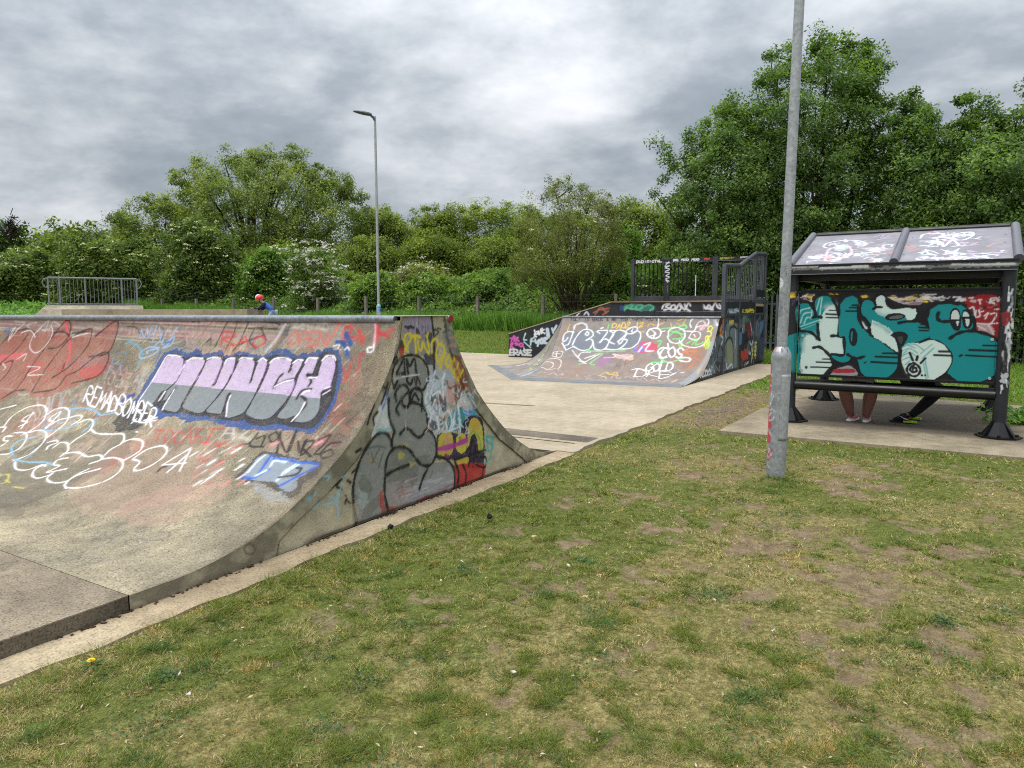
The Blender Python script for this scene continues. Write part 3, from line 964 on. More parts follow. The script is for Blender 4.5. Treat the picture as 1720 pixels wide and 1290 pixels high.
for t in ('500,720 600,710 690,732 732,762 830,742', '700,780 640,850 600,882', '250,920 130,950 82,1000 92,1052', '90,1080 200,1100 330,1102 380,1122', '262,1020 180,1080', '560,830 470,860 300,880'):
    p.S(t, .024, (128, 180, 210), .72)
p.S('430,700 330,780', .025, (186, 84, 80), .55)
p.S('0,1200 60,1190 50,1240 0,1260;100,1280 170,1290;40,1230 70,1250', .02, (206, 196, 80), .6)
# thin faded marker drawing near the toe
p.ctx(0, 860, 4.03)
for t in ('810,85 780,125 700,150 650,180 700,185 770,170 840,140 820,130 770,155', '740,175 760,185 720,215 650,240 660,250', '1150,80 1080,130 1150,140 1120,180 1000,195 950,180 870,190 850,210 900,230 990,205', '1050,100 950,110 920,130 960,135 1030,115', '400,330 470,295 550,285 500,320 460,320', '580,345 640,315 700,320 650,345 590,340', '740,325 770,325', '880,365 850,385 870,395'):
    p.S(t, .014, (98, 96, 98), .6)
p.Fl('0,0 380,60 560,10 330,-60 0,-60', (146, 128, 104), .2, rag=.2)
# grime at the foot and at the arris
d = np.abs(p.uv[:, 1] - WY)
nz = fbm(p.uv[:, 0] * 7, p.uv[:, 1] * 7, 77)
k = np.nonzero(d < .28)[0]
p.over(k, lin(98, 88, 72), (1 - d[k] / .28) * .55 * sstep(.35, .6, nz[k]))

ramp_root = empty('concrete_ramp', (4.6, WY, 0))
tag(ramp_root, 'big concrete quarter pipe ramp covered in graffiti with lavender and grey block letters', 'skate ramp')
Vv = np.stack([RX, RY, RZ], -1).reshape(-1, 3) - np.array([4.6, WY, 0])
me = new_mesh('riding_surface', Vv, grid_faces(len(LS), len(yy))[:, ::-1], True, None)
p.apply(me)
obj('riding_surface', me, M_ride, ramp_root)

# end wall with the recessed infill between its two cast rims
cx = np.arange(2.07, 7.0, .0085)
zt = np.where(cx <= LP[-1, 0], np.interp(cx, LP[:, 0], LP[:, 1]), np.where(cx < 4.985, 1.537, np.interp(cx, RP[:, 0], RP[:, 1])))
NR = 185
V_ = np.linspace(0, 1, NR)
EX = np.repeat(cx[:, None], NR, 1)
EZ = zt[:, None] * V_[None, :]
# offset of each point under the rim line
inner_l = np.array([(3.05, 0), (3.08, .10), (3.26, .2), (3.565, .34), (3.81, .5), (3.975, .64), (4.12, .86), (4.22, 1.06), (4.33, 1.38), (4.36, 1.6)])
inner_r = np.array([(6.32, 0), (6.317, .014), (6.07, .17), (5.79, .335), (5.40, .665), (5.24, .845), (5.06, 1.1), (4.94, 1.36), (4.90, 1.6)])
il = np.interp(EZ, inner_l[:, 1], inner_l[:, 0])
ir = np.interp(EZ, inner_r[:, 1], inner_r[:, 0])
ins = sstep(0, .012, EX - il) * sstep(0, .012, ir - EX)
EY = WY + .016 * ins + (fbm(EX * 6, EZ * 6, 3, 3) - .5) * .006
EY = EY + .012 * sstep(.03, 0, EZ) * ins * sstep(3.2, 3.6, EX) * (EX < 6)
p = Paint(np.stack([EX.ravel(), EZ.ravel()], 1), plane_px((0, WY, 0), (0, 1, 0), (1, 0, 0), (0, 0, 1)))
# bare rims: dark weathered aggregate
rim = (1 - ins).ravel()
nz = fbm(p.uv[:, 0] * 9, p.uv[:, 1] * 9, 41)
p.over(np.arange(p.n), lin(96, 90, 76), rim * (.25 + .5 * sstep(.35, .6, nz)))
k = np.nonzero((np.abs(EX.ravel() - il.ravel()) < .010) | (np.abs(EX.ravel() - ir.ravel()) < .010))[0]
p.over(k, lin(40, 36, 32), np.full(len(k), .75))
p.ctx(0, 480, 2.6875)
p.ctx(580, 640, 4.96)
G1, G2, LB = (138, 140, 136), (116, 118, 110), (206, 214, 222)
p.Fl('210,470 290,200 380,120 390,280 400,420 330,440 250,460', (216, 220, 224), .85, rag=.03)
p.Fl('375,250 385,130 430,50 450,-140 540,-190 640,-170 700,-60 690,20 655,130 690,230 700,350 690,400 755,450 775,560 745,680 900,690 925,905 600,1035 110,1200 80,1000 88,830 130,680 210,535 290,450 350,440 400,500 425,430 385,330', G1, .95, rag=.01)
for t in ('400,560 480,555 590,650 620,800 560,850 370,850', '110,840 160,800 230,850 220,950 150,1000', '600,640 700,610 740,640 690,700 620,690', '160,1050 260,960 320,1000 250,1110 170,1150'):
    p.Fl(t, G2, .8, rag=.04)
p.Fl('500,1000 560,880 740,800 890,730 920,900 620,1030 520,1050', (158, 158, 162), .72, rag=.06)
p.Fl('120,880 150,940 200,960 170,1060 130,1050', (160, 172, 172), .7, rag=.04)
p.Fl('360,900 480,820 600,870 540,1020 370,1060', (170, 150, 150), .45, rag=.06)
for k in range(30):
    rs = random.Random(k + 90)
    x, y = rs.uniform(380, 900), rs.uniform(820, 1000)
    l = rs.uniform(40, 150)
    p.S(f'{x},{y} {x+l},{y-l*.3}', rs.uniform(.006, .02), rs.choice([(206, 198, 202), (186, 66, 70), (150, 80, 84), (196, 196, 200)]), .5, .6)
for t in ('300,925 330,925 352,1085 312,1095', '365,1060 450,1035 430,1085 372,1095', '600,1000 700,955 860,925 880,905 860,935 640,1025'):
    p.Fl(t, (172, 48, 48), .75, rag=.02)
p.S('700,380 720,330 760,260;720,380 745,350', .03, (212, 216, 220), .8)
p.Fl('450,520 540,525 530,545 450,545;450,600 510,600 500,650 460,660;540,670 600,690 560,740', (196, 184, 60), .55, rag=.02)
p.Fl('180,655 250,650 260,670 180,675', (182, 140, 60), .5, rag=.01)
p.S('210,560 300,545 350,560;230,600 250,680;330,600 290,720;300,560 230,690', .016, (74, 76, 74), .6)
rs = random.Random(55)
for k in range(120):
    x, y = rs.uniform(100, 900), rs.uniform(500, 1050)
    l = rs.uniform(10, 70)
    p.S(f'{x},{y} {x+rs.uniform(-l,l)},{y+rs.uniform(-l,l)*.7} {x+rs.uniform(-l,l)},{y+rs.uniform(-l,l)}', rs.uniform(.005, .014), rs.choice([(88, 90, 86), (160, 162, 158), (70, 72, 70), (150, 140, 120), (176, 178, 176)]), rs.uniform(.25, .6), .6)
# upper part of the wall
p.ctx(600, 500, 8.6)
p.Fl('720,280 930,262 1090,270 1090,480 900,520 700,560 700,420', (150, 136, 172), .8, rag=.02)
rs = random.Random(8)
for k in range(46):
    x = rs.uniform(720, 1090)
    y = rs.uniform(270, 420)
    p.S(f'{x},{y} {x+2},{y+rs.uniform(30,120)}', rs.uniform(.005, .012), rs.choice([(206, 200, 214), (84, 74, 92), (150, 130, 180), (170, 160, 140)]), .7)
p.Fl('690,420 800,395 850,440 760,460;880,420 930,500 900,560 870,500;620,600 700,640 700,760 620,740;700,520 780,500 760,540', (30, 28, 34), .9, rag=.01)
p.Fl('620,760 690,720 700,800 640,850', (190, 50, 40), .85, rag=.01)
p.Fl('780,560 1100,500 1180,640 1160,900 1010,960 940,830 800,800 760,700', (128, 128, 138), .8, rag=.03)
p.Fl('980,820 1120,800 1140,1000 1040,1000;1010,500 1110,520 1080,640 1010,620', (44, 48, 66), .85, rag=.02)
p.Fl('1250,480 1380,540 1440,700 1430,780 1330,820 1240,640', (120, 128, 134), .55, rag=.03)
p.S('1260,500 1340,470 1400,530;1320,600 1350,680 1430,740;1350,570 1400,600', .02, (66, 92, 110), .7)
p.S('1330,580 1400,570 1420,600;1340,690 1400,690 1420,720', .03, (196, 150, 120), .6)
p.Fl('1380,840 1480,830 1520,960 1590,1120 1600,1190 1570,1300 1400,1300 1440,1080', (126, 72, 54), .85, rag=.02)
p.Fl('1380,930 1450,900 1480,1050 1420,1150', (206, 150, 128), .6, rag=.02)
p.Fl('1020,960 1130,1000 1400,1080 1430,1300 1020,1300 1060,1100', (176, 182, 192), .85, rag=.03)
p.S('1095,255 1110,380 1130,560 1135,800 1135,1060', .032, (34, 30, 36), .95)
p.S('1140,460 1200,490 1140,560;1180,440 1230,455', .02, (32, 30, 34), .8)
for t in ('500,890 560,975 625,900 705,850 800,828 905,850 985,920 1040,1030 1052,1150 1030,1300', '560,980 512,1080 530,1200 565,1300', '690,890 640,1000 598,1110 715,1085', '700,885 715,1120', '765,1130 735,895 785,990 850,885 880,1130', '740,1150 752,1220 800,1250 825,1180', '850,1130 872,1250 892,1120', '905,1170 932,1250', '500,890 600,880;540,850 600,870'):
    p.S(t, .026, (30, 30, 32), .95, .25)
p.S('560,1180 700,1140 920,1110', .012, (226, 226, 230), .8)
for t in ('715,690 703,600 730,532 790,530 802,590 742,700 720,725 760,780', '800,572 860,545 932,572', '860,548 872,790', '900,630 912,732 950,760 970,640 1000,720 1060,805 1050,680 1030,562 1048,510', '1100,790 1095,690 1112,622 1170,600 1192,672', '1190,690 1162,820 1192,922 1282,780 1260,682 1200,672', '1280,820 1222,1012', '1340,840 1300,922 1330,1000 1372,930 1350,850', '1402,880 1380,1030 1420,1062 1462,950', '1420,1062 1432,1150 1482,1300', '1525,1050 1482,1150 1502,1300'):
    p.S(t, .024, (226, 204, 52), .97, .3)
p.S('1480,1050 1450,1180 1520,1260', .03, (222, 160, 60), .7)
# right-hand mess of letters
p.ctx(580, 640, 4.96)
p.Fl('690,0 800,-40 860,60 860,250 780,420 720,400 700,300 660,180', (196, 204, 214), .72, rag=.04)
p.Fl('790,100 830,110 860,200 830,270 800,180', (92, 30, 40), .85, rag=.015)
p.Fl('720,130 760,100 800,260 740,220;700,300 760,340 790,400 730,400', (40, 44, 62), .8, rag=.015)
p.Fl('860,0 940,20 930,160 890,250 850,150', (206, 160, 150), .75, rag=.02)
p.Fl('930,20 1010,0 1020,60 960,160 920,180', (140, 84, 60), .8, rag=.02)
p.Fl('940,180 1040,90 1090,260 1000,270', (204, 208, 214), .8, rag=.02)
p.Fl('835,400 870,300 920,240 965,222 1012,262 990,400 900,420', (38, 138, 146), .92, rag=.012)
p.S('1010,268 1088,266', .055, (60, 160, 220), .9)
for t in ('720,140 735,60 760,-80', '740,120 790,90 830,130', '830,150 822,20 840,-60', '700,100 680,160 720,230', '770,200 780,330 800,430', '800,210 790,300', '832,280 820,402 866,432 900,342 876,252 838,270', '902,410 945,205 972,420', '885,412 962,385', '850,340 860,400', '700,260 740,240 720,340', '760,160 740,240 775,290'):
    p.S(t, .026, (226, 232, 240), .93)
p.S('940,230 945,170 1010,100;860,0 880,60 930,40', .016, (50, 40, 46), .8)
p.Fl('970,450 1000,340 1060,288 1130,298 1165,380 1172,590 1150,720 1040,722 900,655 780,645 775,480 800,440 880,425 930,440', (36, 26, 56), .94, rag=.012)
p.Fl('790,470 830,432 900,444 912,560 880,620 785,622', (206, 186, 66), .92, rag=.012)
p.Fl('940,470 985,430 1020,480 1020,570 975,606 935,560', (214, 200, 60), .92, rag=.01)
p.Fl('1025,560 1045,350 1095,308 1150,380 1162,570 1125,585 1100,450 1060,460 1045,540', (200, 190, 80), .92, rag=.012)
p.S('1060,440 1110,350;1080,420 1130,480 1140,560;850,480 820,560;860,450 870,560', .016, (112, 160, 80), .7)
p.Fl('1050,340 1095,310 1130,350 1090,430', (222, 160, 66), .6, rag=.02)
p.Fl('840,440 890,450 890,510 840,510', (222, 160, 120), .6, rag=.02)
p.S('960,470 960,530;975,470 978,520', .012, (34, 26, 50), .9)
p.S('778,572 900,545 1022,495', .06, (176, 58, 148), .9)
p.Fl('905,665 1035,632 1022,700 925,690', (208, 176, 66), .9, rag=.01)
p.Fl('920,700 1000,690 1165,690 1165,800 1050,850 935,905', (186, 42, 40), .92, rag=.012)
for t in ('1040,715 1055,560 1075,490 1095,580 1075,720', '920,660 1040,620 1180,575', '1090,630 1180,640 1170,720 1100,700', '920,660 955,760 948,880', '990,700 1018,770 1012,850', '1165,700 1150,830'):
    p.S(t, .028, (28, 22, 40), .93)
p.Fl('830,640 850,605 880,635 855,660', (150, 40, 110), .9)
for t in ('1185,462 1245,470', '1190,480 1200,560', '1240,480 1235,560 1215,640 1180,690', '1170,590 1220,580', '1180,490 1240,540'):
    p.S(t, .03, (60, 168, 168), .75)
for t in ('440,170 430,110 460,50 510,35 547,90 546,190', '460,285 440,230 500,130 542,90', '558,185 560,100 600,60 652,100 650,250', '480,150 490,200 530,222 552,180 600,185 662,220 696,300 690,390 650,460 610,467 550,410 510,400 470,442', '690,400 742,440 772,530 766,620 722,700 650,702 600,650 550,580 480,550 410,572 360,660 345,800 343,950 370,1085',
          '420,430 400,520 410,565', '375,150 376,260 392,350 430,430', '400,505 360,442 290,440 210,530 130,680 85,850 80,1000 105,1195', '350,790 430,742 540,700', '700,730 660,812 630,900', '770,630 832,640 892,690 920,760 922,910', '930,690 955,760 950,860', '560,180 590,110 625,160', '690,20 660,75 600,62', '450,0 420,60'):
    p.S(t, .03, (30, 31, 32), .95, .25)
p.S('520,220 518,380 520,420', .006, (210, 210, 206), .7)
p.S('185,360 205,290 240,200;240,370 235,300 265,260;300,190 330,110 350,60;310,40 345,60 355,20', .026, (32, 32, 36), .9)
p.S('320,220 335,190;345,150 365,100', .04, (60, 110, 176), .7)
p.S('280,410 330,410 390,400', .03, (110, 180, 180), .6)
rs = random.Random(56)
for k in range(150):
    x, y = rs.uniform(690, 1090), rs.uniform(-60, 420)
    l = rs.uniform(10, 50)
    p.S(f'{x},{y} {x+rs.uniform(-l,l)*.5},{y+l*rs.uniform(.3,1.2)} {x+rs.uniform(-l,l)},{y+l*rs.uniform(.6,1.6)}', rs.uniform(.006, .018), rs.choice([(226, 230, 236), (206, 214, 224), (40, 40, 56), (206, 150, 140), (90, 150, 180), (230, 232, 236)]), rs.uniform(.4, .85), .5)
# left foot of the wall: plain plaster with a few drips
p.ctx(440, 720, 5.375)
p.S('640,540 700,480 730,460 690,520 730,545;790,470 815,490;830,400 860,370;850,210 890,185', .028, (26, 26, 30), .92)
for k in range(14):
    rs = random.Random(k)
    x, y = rs.uniform(755, 805), rs.uniform(595, 680)
    p.S(f'{x},{y} {x+6},{y+6}', .013, (26, 26, 30), .9)
for t in ('720,440 790,420', '740,500 700,620', '575,690 700,655', '700,660 705,800', '480,720 530,690', '560,430 610,430 590,470', '470,600 490,580', '640,620 690,640 700,580'):
    p.S(t, .022, (150, 196, 214), .6)
p.blob(430, 630, .03, .03, (120, 176, 206), .9, 1, 3, .2)
p.Fl('170,1090 500,900 860,860 850,700 700,800 400,960', (196, 184, 150), .35, rag=.05)
# round cast mark near the toe and damp line at the ground
p.ctx(0, 480, 2.6875)
p.S('1105,1175 1130,1165 1152,1185 1140,1210 1115,1210 1102,1190 1108,1175', .012, (76, 70, 62), .6)
k = np.nonzero(p.uv[:, 1] < .06)[0]
p.over(k, lin(92, 78, 64), .6 * sstep(.06, .0, p.uv[k, 1]) * sstep(.3, .55, fbm(p.uv[k, 0] * 8, p.uv[k, 1] * 8, 9)))
me = new_mesh('end_wall', np.stack([EX, EY, EZ], -1).reshape(-1, 3) - np.array([4.6, WY, 0]), grid_faces(len(cx), NR), True, None)
p.apply(me)
obj('end_wall', me, M_wall, ramp_root)
# chipped arris between wall and riding face
L = [(x, z) for x, z in zip(cx, zt)]
V2, F2 = [], []
for i, (x, z) in enumerate(L):
    ch = .004 + .012 * float(fbm(x * 14, 3.3, 6, 3))
    V2 += [(x - 4.6, float(EY[i, -1]) - WY - .001, z), (x - 4.6, .016, z + .0005 + ch * .12)]
    if i: F2.append((2 * i - 2, 2 * i, 2 * i + 1, 2 * i - 1))
obj('chipped_edge', new_mesh('chipped_edge', V2, F2, True, None), M_slab, ramp_root)
# deck, back transition, end
ys2 = np.arange(WY, RAMP_END + .3, .3)
dx = np.linspace(4.36, 4.985, 8)
A, B = np.meshgrid(dx, ys2, indexing='ij')
me = new_mesh('deck', np.stack([A - 4.6, B - WY, sag(1.538 + 0 * A, B)], -1).reshape(-1, 3), grid_faces(len(dx), len(ys2)), True, None)
obj('deck', me, M_farcon, ramp_root)
A, B = np.meshgrid(RP[:, 0], ys2, indexing='ij')
Zr = np.repeat(RP[:, 1][:, None], len(ys2), 1)
me = new_mesh('back_transition', np.stack([A - 4.6, B - WY + .01, sag(Zr, B)], -1).reshape(-1, 3), grid_faces(len(RP), len(ys2)), True, None)
obj('back_transition', me, M_ride, ramp_root)
mb = MB()
mb.prism([(q[0] - 4.6, q[1]) for q in left_prof] + [(q[0] - 4.6, q[1]) for q in right_prof] + [(2.4, 0), (-2.53, 0)], 'y', RAMP_END - WY - .05, RAMP_END - WY)
mb.build('far_end_wall', M_wall, ramp_root)
mb = MB()
mb.tube([(4.352 - 4.6, .07, 1.512), (4.352 - 4.6, RAMP_END - WY, sag(1.512, RAMP_END))], .031, 14)
mb.build('coping', M_coping, ramp_root, True)
mb = MB()
mb.tube([(4.978 - 4.6, -.012, 1.512), (4.978 - 4.6, RAMP_END - WY, sag(1.512, RAMP_END))], .031, 14)
mb.build('coping', M_coping, ramp_root, True)
mb = MB()
mb.tube([(4.978 - 4.6, -.016, 1.512), (4.978 - 4.6, -.0125, 1.512)], .0325, 14)
o = mb.build('pipe_end', mat_simple('red_pipe_paint', lin(160, 40, 40), .5), ramp_root, True)
o['label'] = 'coping pipe end painted red'
# ------------------------------------------------------------------ far ply-and-steel ramp
FY = 4.37
SK = -.113


M_skin_ride = mat_metal_paint('ramp_sheet', lin(134, 124, 116), .5, True, .4, .35, .35, (.30, .29, .29), 12)


def boxpoly(V, F, base):
    F += [tuple(i + base for i in f) for f in ((0, 1, 2, 3), (7, 6, 5, 4), (0, 4, 5, 1), (1, 5, 6, 2), (2, 6, 7, 3), (3, 7, 4, 0))]


fprof = np.array([(14.0, .012), (14.3, .02), (14.75, .05), (15.1, .085), (15.44, .145), (15.8, .30), (16.11, .505), (16.43, .83), (16.62, 1.06), (16.75, 1.235), (16.83, 1.385)])
FPp, FSs = resample(fprof, .016)
APY, TCY = 8.25, 8.08
far = empty('ply_ramp', (17, FY, 0))
tag(far, 'low metal faced quarter pipe with grey bubble letters and a railed platform behind it', 'skate ramp')
FO = np.array([17, FY, 0])
ya = np.arange(FY, APY + .001, .016)
FS2, FYY = np.meshgrid(FSs, ya, indexing='ij')
fx = np.repeat(FPp[:, 0][:, None], len(ya), 1) + SK * (FYY - FY)
fz = np.repeat(FPp[:, 1][:, None], len(ya), 1)
fd = ((16.83 - FPp[:, 0]) / 2.83)[:, None]
fyy = FYY - (APY - TCY) * fd * sstep(FY, APY, FYY)          # the fold leans a little
ft = np.arange(13, 18.2, .004)


def px_far(x, y):
    d = ray(x, y)
    k = ft / d[0]
    py, pz = d[1] * k, CAMZ + d[2] * k
    lx = ft - SK * (py - FY)
    g = pz - np.interp(lx, FPp[:, 0], FPp[:, 1])
    i = np.nonzero((g[:-1] > 0) & (g[1:] <= 0))[0]
    i = i[0] if len(i) else len(ft) - 2
    return (np.interp(lx[i], FPp[:, 0], FSs), py[i])


p = Paint(np.stack([FS2.ravel(), fyy.ravel()], 1), px_far)
p.ctx(900, 510, 5.212)
for k in range(40):
    rs = random.Random(k + 300)
    p.blob(rs.uniform(100, 1500), rs.uniform(130, 660), rs.uniform(.2, .7), rs.uniform(.2, .7), rs.choice([(136, 110, 96), (104, 96, 98), (150, 120, 104), (120, 112, 116), (148, 112, 92)]), .45, k, 6)
p.Fl('1150,380 1480,330 1560,200 1500,480 1380,560 1250,600 1200,470', (160, 104, 70), .32, rag=.3)
p.Fl('100,480 620,520 1100,600 1240,690 400,650 60,620', (140, 116, 104), .35, rag=.3)
p.Fl('520,470 640,460 660,520 540,540', (150, 96, 150), .5, rag=.15)
p.text('TOLY IS BACK & BETTER THAN YOU BOYS', 300, 150, 1150, 152, 24, .018, (44, 42, 46), .1, .85, .04, .2)
GR = (34, 36, 40)
p.Fl('240,330 250,275 330,240 370,250 420,228 490,240 540,250 620,236 660,250 720,236 790,240 850,210 890,215 918,260 912,320 860,375 800,398 740,395 640,398 560,402 480,404 400,412 340,400 270,408 240,370', (108, 113, 122), .93, rag=.02)
for t in ('330,250 290,245 250,270 238,330 265,320 280,300', '330,245 290,350 262,365', '265,408 240,360 232,345', '265,408 330,375', '330,375 400,410 470,395 500,340 480,310 440,320 500,280 490,240 450,225 400,240 350,300 320,365', '450,245 435,265 450,280 465,262 450,245', '500,340 520,400 600,400 640,330 600,310 560,340 620,260 620,235 540,240 560,262', '600,398 720,400 800,330 760,310 720,330 790,265 770,240 700,240 640,330', '700,240 650,235 680,270 645,330 690,355', '735,400 830,390 890,350 918,290 910,250 880,240 850,262 800,262 790,240 850,205 890,215 870,250 840,245 850,222', '570,215 588,210 575,222', '800,260 740,350 720,330'):
    p.S(t, 0.033, (226, 228, 232), 0.85)
p.S('335,225 345,190 400,170 440,185 450,215', .05, (206, 204, 206), .85)
p.text('DAD2', 670, 218, 830, 218, 48, .03, (214, 178, 62), .2, .9, .12, seed=4)
p.text('12', 870, 205, 940, 205, 40, .028, (214, 178, 62), .3, .9, .1, seed=7)
for t in ('300,180 270,250 285,230;905,250 950,245', '980,200 1000,175 1050,190 1120,170;1180,170 1195,215 1220,190;1240,150 1310,130 1280,190 1230,170'):
    p.S(t, .025, (206, 172, 70), .8)
for t in ('320,410 360,460 420,510 470,490 560,440', '370,470 400,430 480,425', '430,480 520,450', '380,500 440,525'):
    p.S(t, 0.031, (222, 222, 222), 0.77)
for t in ('440,410 560,420 640,420 780,415', '520,440 580,445 480,520 510,535', '640,180 630,220', '1070,380 1100,330 1065,330', '1100,220 1200,210 1310,190', '1160,290 1230,240 1280,300 1200,310', '1250,350 1270,390 1280,320', '1320,350 1400,310 1370,360', '1420,310 1400,360 1470,340', '1080,470 1120,510 1010,520', '1010,515 1180,510 1290,480', '1100,490 1200,530', '1290,170 1320,210 1260,230', '1180,240 1300,270', '380,530 420,525'):
    p.S(t, .055, (110, 204, 112), .72, .6)
for t in ('1340,390 1300,420 1380,420', '1370,270 1400,290 1340,310', '1380,470 1440,500', '1290,400 1330,440', '1250,440 1400,410 1340,470', '1390,520 1340,560'):
    p.S(t, .06, (206, 112, 52), .6, .7)
p.S('970,260 1000,225 1060,215 1095,245 1080,290 1030,305 985,285 975,262', .04, (226, 226, 228), .92)
p.S('1010,225 1050,270 1000,285;1040,250 1030,300;1095,245 1130,240;1075,130 1072,190 1060,215', .028, (222, 226, 230), .9)
p.S('1160,270 1170,230 1240,210 1300,240 1300,300 1250,345 1190,340 1155,300 1160,270', .036, (216, 222, 216), .9)
p.S('1255,320 1290,365 1380,385 1450,370 1500,330;1300,240 1380,240 1420,200 1500,190', .032, (216, 222, 222), .85)
p.S('1360,210 1350,170 1380,130 1450,118 1510,140 1510,180', .036, (206, 220, 228), .85)
p.S('1390,230 1420,170 1460,150 1480,180 1440,230', .032, (214, 196, 206), .85)
p.S('1340,300 1370,250 1430,250 1440,290 1400,320 1340,300;1385,270 1395,290', .028, (216, 220, 226), .85)
p.Fl('1415,200 1510,180 1520,210 1430,235', (206, 160, 170), .6, rag=.06)
p.Fl('915,340 1050,340 1045,425 880,425', (196, 56, 86), .75, rag=.06)
p.S('885,370 860,410 930,400 900,430;930,350 910,390 950,400 920,420', .04, (90, 110, 196), .85)
p.S('950,360 1000,345 960,410 1030,415;930,380 900,420', .04, (226, 220, 236), .9)
p.text('COS', 1080, 475, 1290, 475, 84, .036, (236, 238, 240), .2, .95, .08, .1, seed=31)
for t in ('1155,350 1165,400', '1170,400 1110,385 1070,420 1100,470 1150,470', '1270,470 1350,480 1330,510 1260,500'):
    p.S(t, .036, (236, 238, 240), .95)
p.text('GOLD', 960, 590, 1200, 590, 74, .03, (236, 236, 238), .25, .95, .08, .1, seed=41)
p.text('DKE', 860, 640, 1180, 650, 60, .03, (232, 232, 234), .35, .92, .1, .1, seed=51)
p.S('840,580 900,570 960,590;1180,620 1230,605;1270,605 1300,600;1090,660 1220,610', .032, (232, 232, 234), .92)
p.Fl('660,440 850,450 850,495 770,495 700,470', (206, 172, 166), .6, rag=.08)
p.S('600,475 700,465 680,440 800,470 850,455 770,490', .03, (216, 186, 180), .8)
p.text('XFRS', 690, 560, 860, 560, 50, .018, (110, 80, 62), .2, .6, .15)
for t in ('560,630 620,600 650,625 700,600 720,630', '540,625 600,640', '620,610 720,632'):
    p.S(t, .03, (206, 176, 72), .75)
for t in ('0,620 60,600 100,610', '110,625 160,605 190,630 240,610 230,630', '430,640 480,630 440,660 500,650', '560,650 600,635 620,660', '660,655 690,620 720,660 750,640', '780,650 800,640 860,660', '880,640 900,670 940,650 980,680', '1000,680 1050,660 1100,690 1160,670', '360,620 370,640', '1180,690 1240,665 1180,700'):
    p.S(t, .02, (206, 178, 166), .7)
for t in ('150,460 160,425 235,420 215,470 150,462', '165,440 215,438', '185,425 180,465', '95,490 170,480 220,500 215,550 190,575', '50,530 100,510 150,520 150,550 120,570', '30,570 60,560 110,580 170,570', '40,540 30,575'):
    p.S(t, .024, (222, 206, 196), .82)
p.text('CURE', 1545, 200, 1510, 385, 40, .03, (206, 206, 70), .0, .9, .08, .15, seed=3, up=(-.95, -.1))
p.Fl('1500,330 1540,330 1525,390 1490,400', (150, 206, 80), .6, rag=.06)
p.S('1570,150 1590,190', .06, (222, 222, 236), .8)
# worn bright edge strip at the right
p.Fl('1608,120 1590,125 1560,260 1500,420 1420,560 1330,640 1250,700 1250,745 1340,700 1460,560 1560,380', (140, 146, 150), .7, False, rag=.02)
p.Fl('1480,520 1400,600 1430,600 1500,470', (206, 160, 90), .4, rag=.05)
rs = random.Random(5)
for k in range(160):
    x, y = rs.uniform(60, 1520), rs.uniform(140, 660)
    l = rs.uniform(8, 40)
    p.S(f'{x},{y} {x-l},{y+l*.8}', rs.uniform(.008, .02), rs.choice([(200, 188, 180), (84, 76, 74), (170, 140, 120)]), .4, .6)
vv = np.stack([fx, fyy, fz + .004], -1).reshape(-1, 3) - FO
me = new_mesh('riding_surface', vv, grid_faces(len(FSs), len(ya))[:, ::-1], True, None)
p.apply(me)
obj('riding_surface', me, M_skin_ride, far)

# the hip on the left, turned round the corner
apex = np.array([16.83 + SK * (APY - FY), APY])
c1 = np.array([14.0 + SK * (TCY - FY) - .02, TCY]) - apex
c2 = np.array([16.77, 10.81]) - apex
na = 90
aa = np.linspace(0, 1, na)
S3, A3 = np.meshgrid(((16.83 - FPp[:, 0]) / 2.83), aa, indexing='ij')
hx = apex[0] + S3 * ((1 - A3) * c1[0] + A3 * c2[0])
hy = apex[1] + S3 * ((1 - A3) * c1[1] + A3 * c2[1])
hz = np.repeat(FPp[:, 1][:, None], na, 1) + .005
p = Paint(np.stack([A3.ravel() * 3.5, np.repeat(FSs[:, None], na, 1).ravel()], 1), None)
rs = random.Random(15)
for k in range(170):
    a, s0 = rs.random() * 3.5, rs.random() * FSs[-1]
    l = rs.uniform(.2, 1.0)
    L = np.array([(a, s0), (a + rs.uniform(-.15, .15), s0 + l)])
    p.line_uv(L, rs.uniform(.02, .08), lin(*rs.choice([(176, 170, 160), (140, 132, 126), (206, 200, 196), (206, 186, 120), (150, 160, 176), (112, 104, 100), (200, 170, 150)])), rs.uniform(.25, .65), .6)
for k in range(16):
    a, s0 = rs.uniform(.9, 2.9), rs.uniform(1.1, 2.4)
    L = np.array([(a, s0), (a + rs.uniform(-.3, .3), s0 + rs.uniform(-.2, .3)), (a + .2, s0 + .25)])
    p.line_uv(L, .07, lin(*rs.choice([(130, 206, 110), (196, 206, 120), (220, 220, 220)])), .6, .6)
for k in range(26):
    s0 = rs.random() * FSs[-1]
    p.line_uv(np.array([(rs.uniform(0, .3), s0), (rs.uniform(0, .3), s0 + .5)]), rs.uniform(.03, .09), lin(*rs.choice([(150, 180, 210), (196, 210, 224), (110, 140, 176)])), .65, .6)
me = new_mesh('corner_surface', np.stack([hx, hy, hz], -1).reshape(-1, 3) - FO, grid_faces(len(FPp), na)[:, ::-1], True, None)
p.apply(me)
obj('corner_surface', me, M_skin_ride, far)
